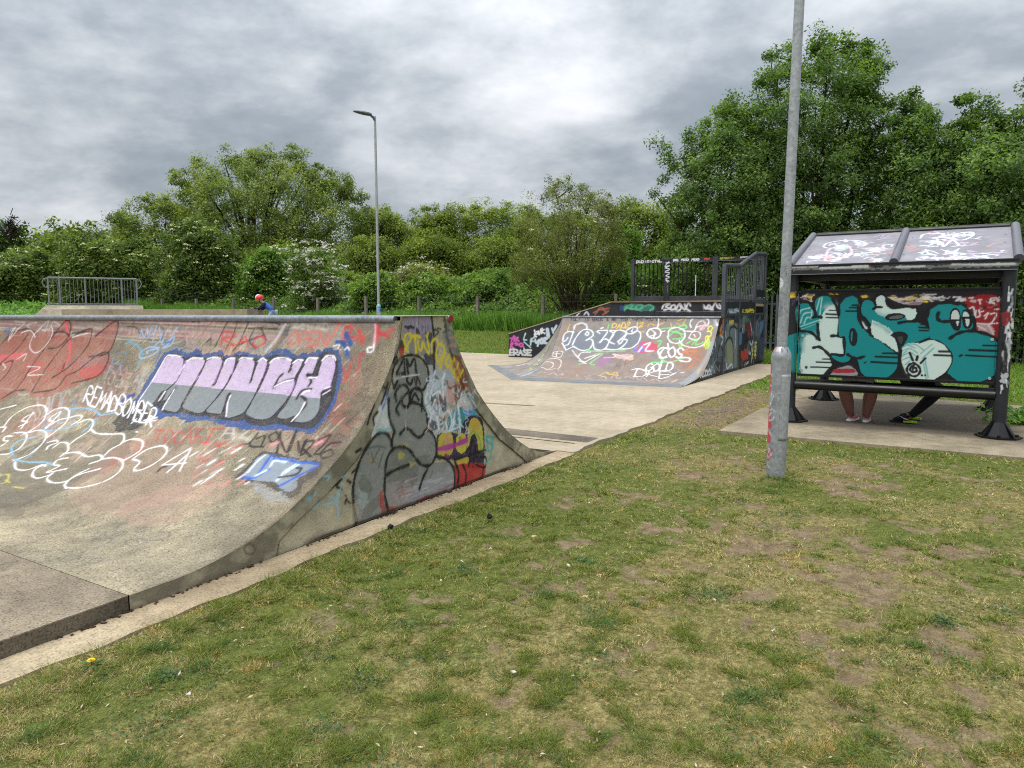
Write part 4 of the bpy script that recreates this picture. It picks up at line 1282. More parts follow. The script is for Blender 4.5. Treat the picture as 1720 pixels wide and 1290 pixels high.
# steel toe plate
mb = MB()
q0, q1, q2 = np.array([14.0, FY]), np.array([13.56, 8.08]), np.array([16.77, 10.81])
def off(a, b, w):
    t = (b - a) / np.linalg.norm(b - a)
    return np.array([t[1], -t[0]]) * w
n01 = np.array([1, .113]) / math.hypot(1, .113)
i0, i1, i2 = q0 + n01 * .34, q1 + n01 * .34 + np.array([0.05, -.02]), q2 + np.array([.02, -.42])
for A in ([q0 - n01 * .02, q1 - n01 * .02, i1, i0], [q1 - n01 * .02, q2, i2, i1]):
    zt_ = [.016, .016, .036, .036]
    V = [(a[0] - 17, a[1] - FY, z) for a, z in zip(A, zt_)] + [(a[0] - 17, a[1] - FY, z - .03) for a, z in zip(A, zt_)]
    F = []
    boxpoly(V, F, 0)
    mb.add(V, F)
mb.build('toe_plate', mat_metal_paint('worn_toe_steel', lin(112, 114, 118), .5, False, 0, .5, .4, (.36, .35, .34), 10), far)
# right flank sheet
fcx = np.arange(14.02, 17.27, .016)
zt = np.interp(fcx, FPp[:, 0], FPp[:, 1])
zt = np.where(fcx > 16.83, 1.385, zt)
fullx = np.concatenate([fcx, np.arange(17.27, 21.86, .016)])
ztop = np.concatenate([zt, np.full(len(fullx) - len(fcx), 1.42)])
NRr = 90
EX = np.repeat(fullx[:, None], NRr, 1)
EZ = .02 + (ztop[:, None] - .02) * np.linspace(0, 1, NRr)[None, :]
p = Paint(np.stack([EX.ravel(), EZ.ravel()], 1), plane_px((0, FY, 0), (0, 1, 0), (1, 0, 0), (0, 0, 1)))
p.ctx(1140, 500, 8.0625)
for k in range(60):
    rs = random.Random(k + 40)
    p.blob(rs.uniform(350, 1140), rs.uniform(270, 1050), .7, .35, rs.choice([(70, 80, 92), (120, 130, 138), (60, 62, 72), (96, 106, 112)]), .75, k, 5)
p.Fl('640,350 700,370 790,360 800,560 790,960 700,990 640,960 610,800 620,520', (116, 126, 130), .8, rag=.08)
p.Fl('650,600 700,560 740,700 720,860 660,870', (150, 152, 104), .6, rag=.1)
p.Fl('680,310 740,300 740,350 690,360', (206, 190, 70), .85, rag=.04)
p.Fl('840,720 930,700 935,830 850,840', (176, 52, 44), .85, rag=.06)
p.Fl('900,310 960,320 980,480 950,560 920,420', (120, 34, 44), .8, rag=.05)
p.Fl('850,290 940,280 980,310 900,330', (60, 120, 96), .7, rag=.05)
p.Fl('800,480 850,470 850,620 805,630', (90, 130, 180), .7, rag=.04)
p.Fl('1095,560 1140,540 1130,860 1090,880', (70, 78, 120), .6, rag=.05)
p.Fl('1090,340 1140,320 1130,440 1100,470', (90, 120, 180), .7, rag=.05)
for t in ('620,800 625,640 680,540 730,620 735,960', '690,540 690,430 740,390 790,420', '530,1000 520,820 560,640 610,800 560,1000', '860,690 900,600 950,560 940,700', '640,960 600,820', '800,660 800,280', '640,280 640,450', '560,280 555,480', '850,640 870,540'):
    p.S(t, .07, (26, 28, 32), .9)
for t in ('560,500 600,560 570,640', '700,900 660,960 640,930 650,900', '690,930 720,900 730,960', '960,600 980,640 1000,600 970,760 950,740', '480,560 500,660', '1000,680 980,880', '900,880 890,930 940,870', '620,380 640,540', '760,430 770,560 760,680', '860,420 870,480', '970,340 985,440'):
    p.S(t, .05, (206, 212, 220), .8)
p.text('ACOOK', 290, 1090, 450, 1040, 100, .05, (224, 226, 230), .15, .92, .08, .15, seed=6)
p.text('NORE', 1050, 610, 1040, 830, 46, .05, (214, 206, 110), 0, .9, .05, .1, up=(-1, 0))
p.scribble(560, 280, 620, 500, 8, .05, [(160, 50, 46), (206, 120, 60), (120, 120, 150)], 3)
p.scribble(360, 700, 560, 1000, 14, .03, [(150, 160, 170), (90, 100, 116), (30, 30, 36)], 4)
k = np.nonzero(p.uv[:, 1] < .09)[0]
p.over(k, lin(18, 18, 20), np.full(len(k), .8))
me = new_mesh('side_panel', np.stack([EX, FY - .004 + 0 * EX, EZ], -1).reshape(-1, 3) - FO, grid_faces(len(fullx), NRr), False)
p.apply(me)
obj('side_panel', me, M_blackp, far)
# decks and inner body
mb = MB()
mb.prism([(16.83 - 17 + .02, 0.0), (16.83 - 17 + SK * 3.88 + .02, 3.9), (20.0 - 17, 3.9 + .3), (20.0 - 17, .0)], 'z', 1.30, 1.375)
mb.build('deck', M_deck, far)
mb = MB()
mb.prism([(3.02, .02), (4.85, .02), (4.85, 4.2), (3.02, 4.2)], 'z', 1.66, 1.735)
mb.build('upper_deck', M_deck, far)
mb = MB()
mb.tube([(16.825 - 17, 0, 1.385), (16.825 - 17 + SK * 3.88, 3.88, 1.385)], .026, 10)
mb.build('coping', M_coping, far, True)


def canvas_plate(name, o, n, u, v, w, h, step, mat, parent, paintfn, poly_top=None, thick=.02, pofs=None):
    """thin plate with a painted front; u, v span w x h metres"""
    o, n, u, v = [np.asarray(q, float) for q in (o, n, u, v)]
    a = np.linspace(0, w, max(2, int(w / step) + 1))
    b = np.linspace(0, 1, max(2, int(h / step) + 1))
    A, B = np.meshgrid(a, b, indexing='ij')
    top = np.full(len(a), h) if poly_top is None else np.interp(a, poly_top[0], poly_top[1])
    B = B * top[:, None]
    P3 = o + A[..., None] * u + B[..., None] * v
    V = P3.reshape(-1, 3)
    F = grid_faces(len(a), len(b))
    nf = np.cross(u, v)
    if nf @ n < 0: F = F[:, ::-1]
    Vb = V - n * thick
    nvb = len(V)
    na_, nb_ = len(a), len(b)
    rim = [i * nb_ for i in range(na_)] + [(na_ - 1) * nb_ + j for j in range(1, nb_)] + [i * nb_ + nb_ - 1 for i in range(na_ - 2, -1, -1)] + [j for j in range(nb_ - 2, 0, -1)]
    side = np.array([(rim[i], rim[(i + 1) % len(rim)], rim[(i + 1) % len(rim)] + nvb, rim[i] + nvb) for i in range(len(rim))])
    V_ = np.vstack([V, Vb])
    F_ = np.vstack([F, F[:, ::-1] + nvb, side])
    p = Paint(np.stack([A.ravel(), B.ravel()], 1), plane_px(o, n, u, v))
    if paintfn: paintfn(p)
    pp = Paint(np.zeros((len(V_), 2)), None)
    pp.c[:nvb], pp.a[:nvb] = p.c, p.a
    po = np.zeros(3) if pofs is None else np.asarray(pofs, float)
    me = new_mesh(name, V_ - po, F_)
    pp.apply(me)
    return obj(name, me, mat, parent)


# ledge wall across the back of the deck, sloping to the ground on the left
def ledge_paint(p):
    p.ctx(1040, 410, 6.37)
    p.Fl('50,650 120,645 200,650 300,645 370,660 370,710 250,715 120,705 50,710', (60, 130, 116), .6, rag=.1)
    for t in ('60,700 90,660 150,650 120,690 200,700', '170,690 200,650 260,660 220,700', '280,660 330,650 370,680 330,710', '80,680 140,700'):
        p.S(t, .06, (90, 170, 140), .85)
    p.Fl('0,650 45,655 45,710 0,710', (44, 70, 130), .8, rag=.05)
    for t in ('460,690 480,650 540,640 500,670 540,690 480,705', '560,660 590,650 600,690 550,700 560,660', '610,700 640,640 660,690 620,720', '650,640 700,700 740,630 765,660', '700,640 720,690 760,720', '900,650 930,690 960,650 990,690', '1000,680 1030,630 1060,680 1120,700', '910,680 1000,700', '1070,640 1120,720'):
        p.S(t, .06, (206, 208, 216), .88)
    p.S('380,630 380,740;895,620 895,740', .03, (16, 16, 18), .95)
    p.Fl('390,715 1130,715 1130,728 390,728', (120, 122, 130), .6, False)
    p.ctx(800, 520, 9.2125)
    p.S('520,440 560,450 580,410 540,490;560,450 600,440 580,490;600,420 610,490 650,430 620,450 660,490', .06, (196, 90, 170), .92)
    p.S('530,590 540,520 570,530 545,560 580,600;600,520 640,525;605,550 650,545;670,540 690,520 725,545 690,575 665,550', .06, (206, 90, 176), .92)
    p.text('ERASE', 520, 705, 860, 705, 80, .06, (200, 202, 206), .0, .9, .05, .15)
    for t in ('760,370 735,460 780,470', '740,500 840,590', '840,550 850,450;900,420 845,480 885,490', '740,610 735,580'):
        p.S(t, .06, (176, 206, 212), .85)
    for t in ('900,320 920,380 960,360 930,340 900,390 930,420', '960,330 975,390 1000,300', '1020,290 1010,370;1050,310 1015,340 1060,370'):
        p.S(t, .055, (222, 226, 230), .9)
    for t in ('910,460 930,520 970,470 950,560', '1000,460 990,510 1030,520 1020,450 1000,460', '1040,450 1080,440 1050,510 1090,520', '1110,300 1130,400', '1170,290 1190,360', '1090,300 1100,400', '1240,250 1200,320'):
        p.S(t, .08, (190, 206, 220), .85)
    p.Fl('1100,380 1130,420 1110,470 1080,440', (206, 220, 226), .6, rag=.08)
    p.ctx(780, 400, 3.185)
    for t in ('700,410 730,370 760,400', '690,400 720,385 775,375', '740,410 770,390'):
        p.S(t, .06, (160, 96, 70), .7)
    for t in ('600,415 620,395', '640,410 655,395 665,410'):
        p.S(t, .06, (206, 206, 214), .8)


LX = 20.0
canvas_plate('ledge_wall', (LX, 12.05, 0.012), (-1, 0, 0), (0, -1, 0), (0, 0, 1), 7.66, 1.78, .024, M_blackp, far, ledge_paint, ([0, 3.57, 7.66], [.73, 1.745, 1.765]), .12, FO)
mb = MB()
mb.tube([(LX - 17 + .05, 12.07 - FY, .755), (LX - 17 + .05, 8.48 - FY, 1.772), (LX - 17 + .05, .02, 1.795)], [.03] * 3, 4)
mb.box((LX - 17 + .05, 2.05, 1.793), (.19, 4.1, .03))
mb.build('ledge_trim', mat_simple('weathered_edge', lin(132, 114, 90), .8, .35, 14), far)
# low bank behind the sloping ledge
mb = MB()
mb.prism([(8.5 - FY, 1.60), (12.0 - FY, .62), (12.0 - FY, .0), (8.5 - FY, .0)], 'x', LX - 17 + .13, 4.85)
mb.build('bank', M_deck, far)


# rear railing
RZ0, RZ1 = 1.80, 3.12
rail = MB()
YR = [8.46 - FY, 7.33 - FY, 5.83 - FY, 4.45 - FY]
XR = 4.8
rail.box((XR, (YR[0] + YR[-1]) / 2, RZ1 - .045), (.07, YR[0] - YR[-1], .11), bev=.01)
rail.box((XR, (YR[0] + YR[-1]) / 2, RZ0 + .08), (.07, YR[0] - YR[-1], .2), bev=.01)
for i, y in enumerate(YR):
    rail.box((XR - .012, y, (RZ0 + RZ1) / 2 - .02), (.08, .17 if i in (1, 2) else .11, RZ1 - RZ0 + .1), bev=.01)
M_rail = mat_metal_paint('rail_black', lin(56, 58, 64), .5, False, 0, .4, .4, (.25, .26, .27))
fr = rail.build('rear_railing', M_rail, far)
bars = MB()
y = YR[-1] + .1
while y < YR[0]:
    if all(abs(y - q) > .1 for q in YR): bars.tube([(XR, y, RZ0 + .1), (XR, y, RZ1 - .1)], .017, 6)
    y += .135
bars.build('railing_bars', M_black, fr, True)
mb = MB()
mb.tube([(XR - .02, 6.42 - FY, RZ0 + .15), (XR - .02, 6.42 - FY, RZ1 - .5)], .014, 6)
o = mb.build('bare_bar', mat_simple('bare_white_bar', lin(206, 206, 206), .5), fr, True)


def rail_tag(p):
    p.ctx(1040, 410, 6.37)
    p.text('DUDICICTWL', 185, 200, 460, 190, 22, .03, (206, 210, 216), .1, .9, .08)
    p.text('BE MOO MOO', 580, 180, 860, 172, 24, .03, (206, 210, 216), .1, .9, .08)
    p.text('MRT', 915, 165, 980, 162, 24, .035, (196, 70, 60), .1, .9)
    p.Fl('1085,135 1210,125 1215,155 1085,160', (206, 190, 80), .7, rag=.05)
    p.text('CLOSED', 1090, 155, 1240, 150, 22, .02, (60, 60, 30), .1, .9)
    p.text('TAOL', 1290, 145, 1385, 135, 24, .03, (206, 206, 216), .2, .85)


canvas_plate('painted_top_rail', (17 + XR - .041, 8.5, RZ1 - .1), (-1, 0, 0), (0, -1, 0), (0, 0, 1), 4.0, .11, .014, M_black, far, rail_tag, None, .006, FO)


def post_tag(p):
    p.ctx(1040, 410, 6.37)
    for t in ('530,190 490,240 540,230 500,250', '490,255 545,270 495,290', '490,300 545,310 500,340 545,350', '500,370 540,360 545,400 500,380 520,410', '500,200 540,200'):
        p.S(t, .03, (206, 210, 220), .92)
    p.S('520,440 515,520', .02, (120, 126, 140), .6)


canvas_plate('painted_post', (17 + XR - .055, 7.33 + .09, RZ0 + .02), (-1, 0, 0), (0, -1, 0), (0, 0, 1), .18, RZ1 - RZ0 - .05, .012, M_black, far, post_tag, None, .004, FO)
# side railing along the right flank, stepping up
PX = [17.27, 18.72, 20.55, 21.84]
fr = MB()
tops = [2.64, 2.70, 3.13, 3.19]
for x, z in zip(PX, tops):
    fr.box((x - 17, .03, (z + .0) / 2 + .01), (.12, .09, z), bev=.01)
for (x0, z0), (x1, z1) in zip(zip(PX, tops), list(zip(PX, tops))[1:]):
    fr.tube([(x0 - 17, .03, z0 - .02), (x1 - 17, .03, z1 - .02)], .055, 8)
    fr.box(((x0 + x1) / 2 - 17, .03, 1.80), (x1 - x0, .06, .07))
    fr.box(((x0 + x1) / 2 - 17, .03, 1.44), (x1 - x0, .06, .07))
sr = fr.build('side_railing', mat_metal_paint('grey_worn_steel', lin(74, 78, 86), .45, False, 0, .5, .5, (.3, .31, .33)), far)
bars = MB()
x = PX[0] + .1
while x < PX[-1]:
    zt = np.interp(x, PX, tops)
    if all(abs(x - q) > .08 for q in PX): bars.tube([(x - 17, .03, 1.8), (x - 17, .03, zt - .03)], .0085, 6)
    x += .185
bars.build('railing_bars', mat_metal_paint('bar_steel', lin(92, 96, 104), .5, False, 0, .5, .5, (.4, .4, .42)), sr, True)


def kick_a(p):
    p.ctx(1140, 500, 8.0625)
    p.Fl('660,150 835,150 835,265 660,265', (120, 130, 140), .8, rag=.05)
    p.scribble(670, 170, 820, 250, 16, .04, [(206, 216, 226), (40, 44, 54), (150, 170, 190)], 5)


def kick_b(p):
    p.ctx(1140, 500, 8.0625)
    p.Fl('860,160 1000,150 1015,205 870,215', (206, 190, 40), .85, rag=.06)
    p.scribble(880, 160, 1000, 205, 10, .03, [(60, 56, 30), (230, 216, 80)], 6)


canvas_plate('kick_panel', (17.34, FY - .012, 1.48), (0, -1, 0), (1, 0, 0), (0, 0, 1), 1.3, .28, .018, M_blackp, far, kick_a, None, .02, FO)
canvas_plate('kick_panel', (18.8, FY - .012, 1.48), (0, -1, 0), (1, 0, 0), (0, 0, 1), 1.66, .28, .018, M_blackp, far, kick_b, None, .02, FO)
canvas_plate('kick_panel', (20.63, FY - .012, 1.9), (0, -1, 0), (1, 0, 0), (0, 0, 1), 1.15, .22, .018, M_blackp, far, lambda p: (p.ctx(1140, 500, 8.0625), p.scribble(1060, 0, 1170, 36, 8, .04, [(206, 216, 220), (60, 150, 140)], 8)), None, .02, FO)
# dark infill so the far side reads closed
mb = MB()
mb.box((4.83, 2.05, .85), (.05, 4.1, 1.68))
mb.box((3.95, .05, .85), (1.85, .05, 1.7))
mb.build('back_panel', M_blackp, far)

# ------------------------------------------------------------------ shelter
M_roof = mat_metal_paint('roof_sheet', lin(134, 131, 138), .5, True, .35, .3, .3, (.34, .33, .35), 14)
SCX, SCY, SRZ = 11.93, .45, -.035
SH = empty('youth_shelter', (SCX, SCY, .022), SRZ)
tag(SH, 'black steel open shelter with a gabled roof and a big teal and white lettered panel', 'shelter')
SM = Matrix.Translation((SCX, SCY, .022)) @ Matrix.Rotation(SRZ, 4, 'Z')
w2l = SM.inverted()


def s2w(q):
    v = SM @ Vector(q)
    return np.array(v)


def sdir(q):
    v = SM.to_3x3() @ Vector(q)
    return np.array(v)


FXL, RXL, HW = -1.40, 1.38, 1.225
FEET = {}
for i, (x, y) in enumerate(((FXL, HW), (FXL, -HW), (RXL, HW), (RXL, -HW))):
    lean = .03 if y > 0 else 0
    pst = None
    if x > 0:
        mb = MB()
        mb.tube([(x, y, .03), (x, y + lean, 2.14)], .075, 18)
        pst = mb.build('post', M_black, SH, True)
    fp = MB()
    fp.tube([(x, y, .0), (x, y, .022)], [.25, .25], 8)
    for a in (R(45), R(135), R(225), R(315)):
        ca_, sa_ = math.cos(a), math.sin(a)
        V = []
        for s_ in (-.008, .008):
            ox, oy = -sa_ * s_, ca_ * s_
            V += [(x + ca_ * .07 + ox, y + sa_ * .07 + oy, .022), (x + ca_ * .235 + ox, y + sa_ * .235 + oy, .022), (x + ca_ * .22 + ox, y + sa_ * .22 + oy, .04), (x + ca_ * .07 + ox, y + sa_ * .07 + oy, .21)]
        F = []
        boxpoly(V, F, 0)
        fp.add(V, F)
    for a in range(4):
        w = R(90 * a)
        fp.tube([(x + .19 * math.cos(w), y + .19 * math.sin(w), .02), (x + .19 * math.cos(w), y + .19 * math.sin(w), .045)], .018, 6)
    # flared skirt between the fins
    fp.tube([(x, y, .022), (x, y, .20)], [.17, .074], 8, False)
    fo_ = fp.build('foot_plate', M_black, pst)
    if pst is None: FEET[y > 0] = fo_
# roof frame
EZ_, RZ_ = 2.115, 2.685
EXF, RDG, EXR = -1.47, .22, 1.75
HWR = 1.30
mb = MB()
mb.tube([(EXF, HWR, EZ_ - .03), (EXF, -HWR, EZ_ - .03)], .052, 14)
mb.box((EXF + .02, 0, EZ_ + .035), (.10, HWR * 2, .045), bev=.008)
ev = mb.build('eaves_beam', M_black, SH, True)
mb = MB()
mb.tube([(EXR, HWR, EZ_ + .02), (EXR, -HWR, EZ_ + .02)], .05, 12)
mb.build('eaves_beam', M_black, SH, True)
def gut(p):
    p.ctx(1320, 370, 4.3)
    p.Fl('40,345 240,340 700,336 1400,318 1680,302 1680,326 1400,342 700,352 240,358 40,364', (150, 148, 140), .45, rag=.03)
    for t in ('50,335 140,335', '150,330 230,333', '250,345 590,335', '480,330 590,325', '800,335 1000,330', '1200,320 1650,315'):
        p.S(t, .03, (196, 196, 196), .6)
canvas_plate('fascia', s2w((EXF - .054, HWR, EZ_ - .08)), sdir((-1, 0, 0)), sdir((0, -1, 0)), (0, 0, 1), HWR * 2, .115, .012, M_black, SH, gut, None, .01)
M_raft = mat_metal_paint('rafter_steel', lin(92, 92, 100), .4, False, 0, .35, .5, (.4, .4, .42))
for y in (HWR, 0.02, -HWR):
    mb = MB()
    r_ = .054 if y else .05
    mb.tube([(EXF + .02, y, EZ_ + .055), (RDG, y, RZ_ + .03)], r_, 16)
    mb.tube([(RDG, y, RZ_ + .03), (EXR, y, EZ_ + .06)], r_, 16)
    mb.build('rafter', M_raft, SH, True)
mb = MB()
mb.tube([(RDG, HWR - .06, RZ_ + .02), (RDG, -HWR + .06, RZ_ + .02)], .05, 12)
mb.build('ridge_pole', M_black, SH, True)
# dark underside beams
for x in (FXL + .16, RXL):
    mb = MB()
    mb.box((x, 0, EZ_ - .10), (.10, HWR * 2 - .1, .12), bev=.01)
    mb.build('roof_beam', M_black, SH)
for y in (HW, -HW):
    mb = MB()
    mb.box((0.0, y, EZ_ - .09), (2.7, .09, .11), bev=.01)
    mb.build('roof_beam', M_black, SH)
slope = math.hypot(RDG - EXF, RZ_ - EZ_)
un = np.array([RDG - EXF, 0, RZ_ - EZ_]) / slope
nrm = np.array([-(RZ_ - EZ_), 0, RDG - EXF]) / slope


def roof_l(p):
    p.ctx(1320, 370, 4.3)
    p.scribble(300, 150, 740, 300, 40, .03, [(214, 222, 230), (206, 190, 206), (226, 230, 236), (206, 150, 140)], 91, .6, .1)
    p.scribble(160, 240, 420, 310, 10, .03, [(226, 230, 236), (206, 214, 222)], 92, .7, .16)
    for t in ('270,190 300,165 420,145 540,150 580,170 560,185', '270,190 300,200 350,200', '430,140 440,155 420,150'):
        p.S(t, .03, (224, 228, 236), .8)
    for t in ('330,200 300,225 290,275', '460,190 475,230 440,270', '190,265 260,270 330,265 440,270', '230,250 200,270'):
        p.S(t, .045, (232, 180, 192), .75)
    p.Fl('350,190 450,175 440,210 370,220', (176, 206, 200), .5, rag=.06)
    for t in ('480,210 600,205 720,220', '500,225 640,235', '470,240 600,250 720,240', '480,265 640,265', '150,310 180,290 400,300', '160,300 260,280', '500,250 650,225', '540,200 660,195', '600,285 720,270'):
        p.S(t, .035, (206, 216, 224), .6, .7)
    for t in ('640,120 700,105 690,130 760,110', '660,140 760,125', '780,90 830,85', '430,100 520,92'):
        p.S(t, .02, (206, 176, 206), .6)
    for t in ('660,215 760,205', '680,200 740,215', '700,240 780,230'):
        p.S(t, .06, (206, 130, 110), .5, .8)
    for x, y in ((235, 155), (175, 210), (115, 268), (820, 128), (785, 185), (748, 250)):
        p.blob(x, y, .02, .02, (50, 50, 56), 1, 1, 2, .1)


def roof_r(p):
    p.ctx(1320, 370, 4.3)
    p.scribble(960, 200, 1560, 300, 44, .03, [(214, 222, 230), (226, 230, 236), (206, 176, 206)], 93, .65, .08)
    p.scribble(960, 90, 1380, 190, 26, .025, [(214, 222, 230), (206, 170, 196), (226, 230, 236)], 94, .6, .12)
    for t in ('970,130 1000,100 1120,95 1140,115 1060,130', '970,150 1060,150 1100,160 1090,130', '1140,95 1130,120 1180,125', '1210,120 1240,95 1340,85 1350,110 1290,140 1230,140 1210,120', '970,185 1050,175 1060,150', '1110,155 1100,180 1130,160 1140,190 1190,150 1220,150 1250,180'):
        p.S(t, .032, (224, 230, 238), .85)
    p.blob(1282, 110, .035, .06, (230, 236, 240), 1, 2, 3, .1)
    for t in ('960,235 1040,220 1100,240', '1010,210 1030,245', '970,245 1060,250', '1120,210 1200,230 1250,205', '1170,215 1150,235', '1080,265 1100,295', '1140,280 1130,265', '1160,275 1240,250', '1220,290 1260,260 1310,270 1280,285', '1290,280 1400,260 1500,245', '1350,240 1480,235', '1400,290 1540,280', '1180,290 1560,295', '1000,225 980,240', '1210,240 1240,220'):
        p.S(t, .035, (214, 224, 232), .8, .6)
    for t in ('1130,110 1200,125 1180,150', '1260,185 1390,175', '1240,165 1360,165', '1300,65 1420,75'):
        p.S(t, .03, (206, 170, 206), .6, .7)
    for t in ('870,215 940,195', '890,225 960,205', '860,190 930,185', '1460,190 1500,170 1560,160'):
        p.S(t, .06, (214, 130, 108), .55, .8)
    for x, y in ((915, 126), (885, 184), (850, 247), (1588, 102), (1583, 160), (1578, 228)):
        p.blob(x, y, .02, .02, (50, 50, 56), 1, 1, 2, .1)


for (ya_, yb_), fn in zip(((HWR - .05, .05), (-.01, -HWR + .05)), (roof_l, roof_r)):
    canvas_plate('roof_panel', s2w((EXF + .05, ya_, EZ_ + .045)), sdir(nrm), sdir((0, -1, 0)), sdir(un), ya_ - yb_, slope - .06, .014, M_roof, SH, fn, None, .012)
    canvas_plate('roof_panel', s2w((EXR - .02, ya_, EZ_ + .045)), sdir((RZ_ - EZ_, 0, EXR - RDG)) / math.hypot(RZ_ - EZ_, EXR - RDG), sdir((0, -1, 0)), sdir((-(EXR - RDG), 0, RZ_ - EZ_)) / math.hypot(EXR - RDG, RZ_ - EZ_), ya_ - yb_, math.hypot(EXR - RDG, RZ_ - EZ_) - .05, .1, M_roof, SH, None, None, .012)

# back panel with the big letters (also run over onto the two front posts)
TEAL, PALE, INK = (10, 128, 132), (194, 212, 206), (18, 18, 22)


def letters(p):
    p.halo = .12
    p.ctx(1310, 470, 6.448)
    OX = 1225.0

    def q(t, dx=OX):
        out = []
        for part in t.split(';'):
            out.append(' '.join(f'{float(a.split(",")[0])+dx},{a.split(",")[1]}' for a in part.split()))
        return ';'.join(out)
    # older tags along the top and right
    p.Fl('60,100 2460,100 2460,1200 60,1200', (30, 26, 32), .9, False)
    rs = random.Random(33)
    for x, y, w, c in ((310, 185, 50, (214, 180, 40)), (120, 160, 26, (222, 184, 40)), (575, 180, 55, (206, 172, 40)), (910, 195, 35, (206, 176, 40)), (1240, 200, 65, (206, 176, 40)), (1400, 195, 110, (206, 180, 44)), (1520, 205, 60, (222, 196, 50))):
        for k in range(9):
            a, b = x + rs.uniform(-w, w), y + rs.uniform(-24, 24)
            p.S(f'{a},{b} {a+rs.uniform(20,60)},{b+rs.uniform(-14,14)} {a+rs.uniform(-10,30)},{b+rs.uniform(5,22)}', .022, c, .95)
    p.Fl('1180,235 1500,225 1540,262 1300,285 1200,270', (150, 130, 140), .7, rag=.03)
    p.scribble(1180, 170, 1560, 260, 22, .014, [(170, 160, 170), (40, 36, 44), (206, 196, 200)], 71)
    p.scribble(160, 160, 360, 260, 14, .014, [(150, 140, 150), (60, 60, 100), (206, 200, 200)], 72)
    p.Fl(q('760,200 820,180 1145,190 1160,640 1080,625 900,540 880,380 800,280'), (140, 22, 28), .95, rag=.02)
    p.scribble(1225 + 300, 150, 1225 + 760, 240, 42, .016, [(196, 190, 196), (30, 28, 32), (214, 206, 208)], 73, size=.1)
    p.scribble(1225 + 800, 200, 1225 + 1140, 330, 26, .018, [(206, 190, 192), (150, 30, 36), (60, 20, 24)], 74, size=.12)
    for t in ('830,310 870,300 890,390', '900,330 890,400 940,390 930,330', '940,350 980,340', '1000,420 1030,360 990,390', '1060,370 1100,360 1120,380 1080,450 1030,500', '910,470 1000,480 1130,470', '920,500 1000,540', '1040,500 1090,590', '910,560 1060,590', '1060,230 1100,220', '1060,200 1055,240 1100,255', '920,220 960,215;935,215 945,260'):
        p.S(q(t), .022, (206, 196, 200), .9)
    p.Fl(q('900,470 1000,470 1080,520 1060,600 940,545'), (186, 168, 172), .6, rag=.03)
    # solid black shadow behind the letters
    p.Fl('140,330 170,250 270,215 350,240 350,190 440,140 570,160 640,160 740,130 850,150 900,200 980,180 1030,200 1040,150 1130,140 1180,200 1360,270 1470,280 1520,340 1600,300 1720,240 1860,240 2010,300 2110,400 2130,540 2320,640 2430,740 2440,860 2380,980 2280,1080 2050,1130 1880,1120 1800,1060 1700,1090 1450,1100 1300,1060 1260,1080 900,1080 840,1000 780,900 620,960 540,1040 500,1030 200,1020 90,980 70,640 150,560', INK, .97, rag=.004)
    p.Fl('575,990 620,960 740,930 800,960 830,1035 560,1040', (150, 150, 156), .8, rag=.01)
    p.Fl('585,965 790,965 800,1005 575,1005', (150, 22, 30), .95)
    # first letter
    p.Fl('175,345 195,280 262,254 340,275 388,345 378,265 400,205 468,174 540,190 602,272 632,362 647,480 622,602 690,622 690,800 562,808 572,900 492,1020 222,1012 118,960 100,640 152,588 232,555 192,470', TEAL, .98)
    p.Fl('250,650 300,600 360,600 402,655 415,560 425,440 500,320 560,270 610,300 640,480 622,602 690,622 690,800 562,808 568,900 490,1018 225,1008 238,760', PALE, .96, rag=.02)
    for t in ('250,700 300,620 370,600', '300,640 260,800', '520,290 600,300'):
        p.S(t, .16, PALE, .55, .95)
    for t in ('230,620 300,570', '240,660 235,760', '480,250 580,250'):
        p.S(t, .12, TEAL, .5, .95)
    for t in ('200,425 225,335 330,302', '222,465 258,372 338,350', '262,472 290,412 332,408', '395,330 432,200', '432,385 456,190', '225,505 460,425', '340,420 350,290', '215,360 200,330'):
        p.S(t, .024, (150, 196, 192), .9)
    p.S('235,535 330,500 460,450', .016, (150, 196, 192), .8)
    p.Fl('240,520 400,470 405,640 330,570', TEAL, .5, rag=.02)
    for t in ('230,555 330,568 400,622 432,655', '410,480 412,560 426,650', '350,412 392,396 446,406', '386,400 380,340 330,268', '365,735 430,728 500,780 555,850 572,930 490,1022', '560,608 620,606 692,622', '692,622 700,760 698,812 560,810', '628,605 647,480 628,330 572,210'):
        p.S(t, .042, INK, .98, .2)
    for t in ('535,330 620,332', '500,370 632,378', '500,408 640,412', '462,858 552,860', '395,890 562,896', '335,945 552,950', '285,945 286,950'):
        p.S(t, .026 if t[0] != '2' else .05, INK, .95, .35)
    # second letter
    p.Fl('640,380 640,270 692,195 772,162 842,185 867,250 850,400 900,522 982,592 1132,690 1262,782 1272,922 1222,1012 1132,1062 972,1062 882,1002 842,872 782,832 740,882 662,892 580,852 568,818 700,822 708,622 640,602', TEAL, .98)
    p.Fl('850,360 905,420 960,430 1002,520 985,592 900,522', INK, .98)
    p.S('885,455 915,500 938,525', .03, (196, 206, 206), .95)
    p.Fl('745,620 760,540 795,522 830,560 842,630 825,700 795,718 760,690', INK, .98)
    p.Fl('765,620 775,560 788,570 785,650 775,670', TEAL, .95)
    for t in ('735,810 790,842 850,850 912,830', '982,592 1132,682 1272,790', '640,380 640,270 692,195 772,160 842,183 867,250', '850,300 850,400 900,520'):
        p.S(t, .04, INK, .98, .2)
    for t in ('785,275 850,275', '755,300 850,302', '715,338 850,338', '1115,795 1270,798', '1035,832 1270,840', '990,890 1270,905', '915,900 930,892'):
        p.S(t, .028, INK, .95, .35)
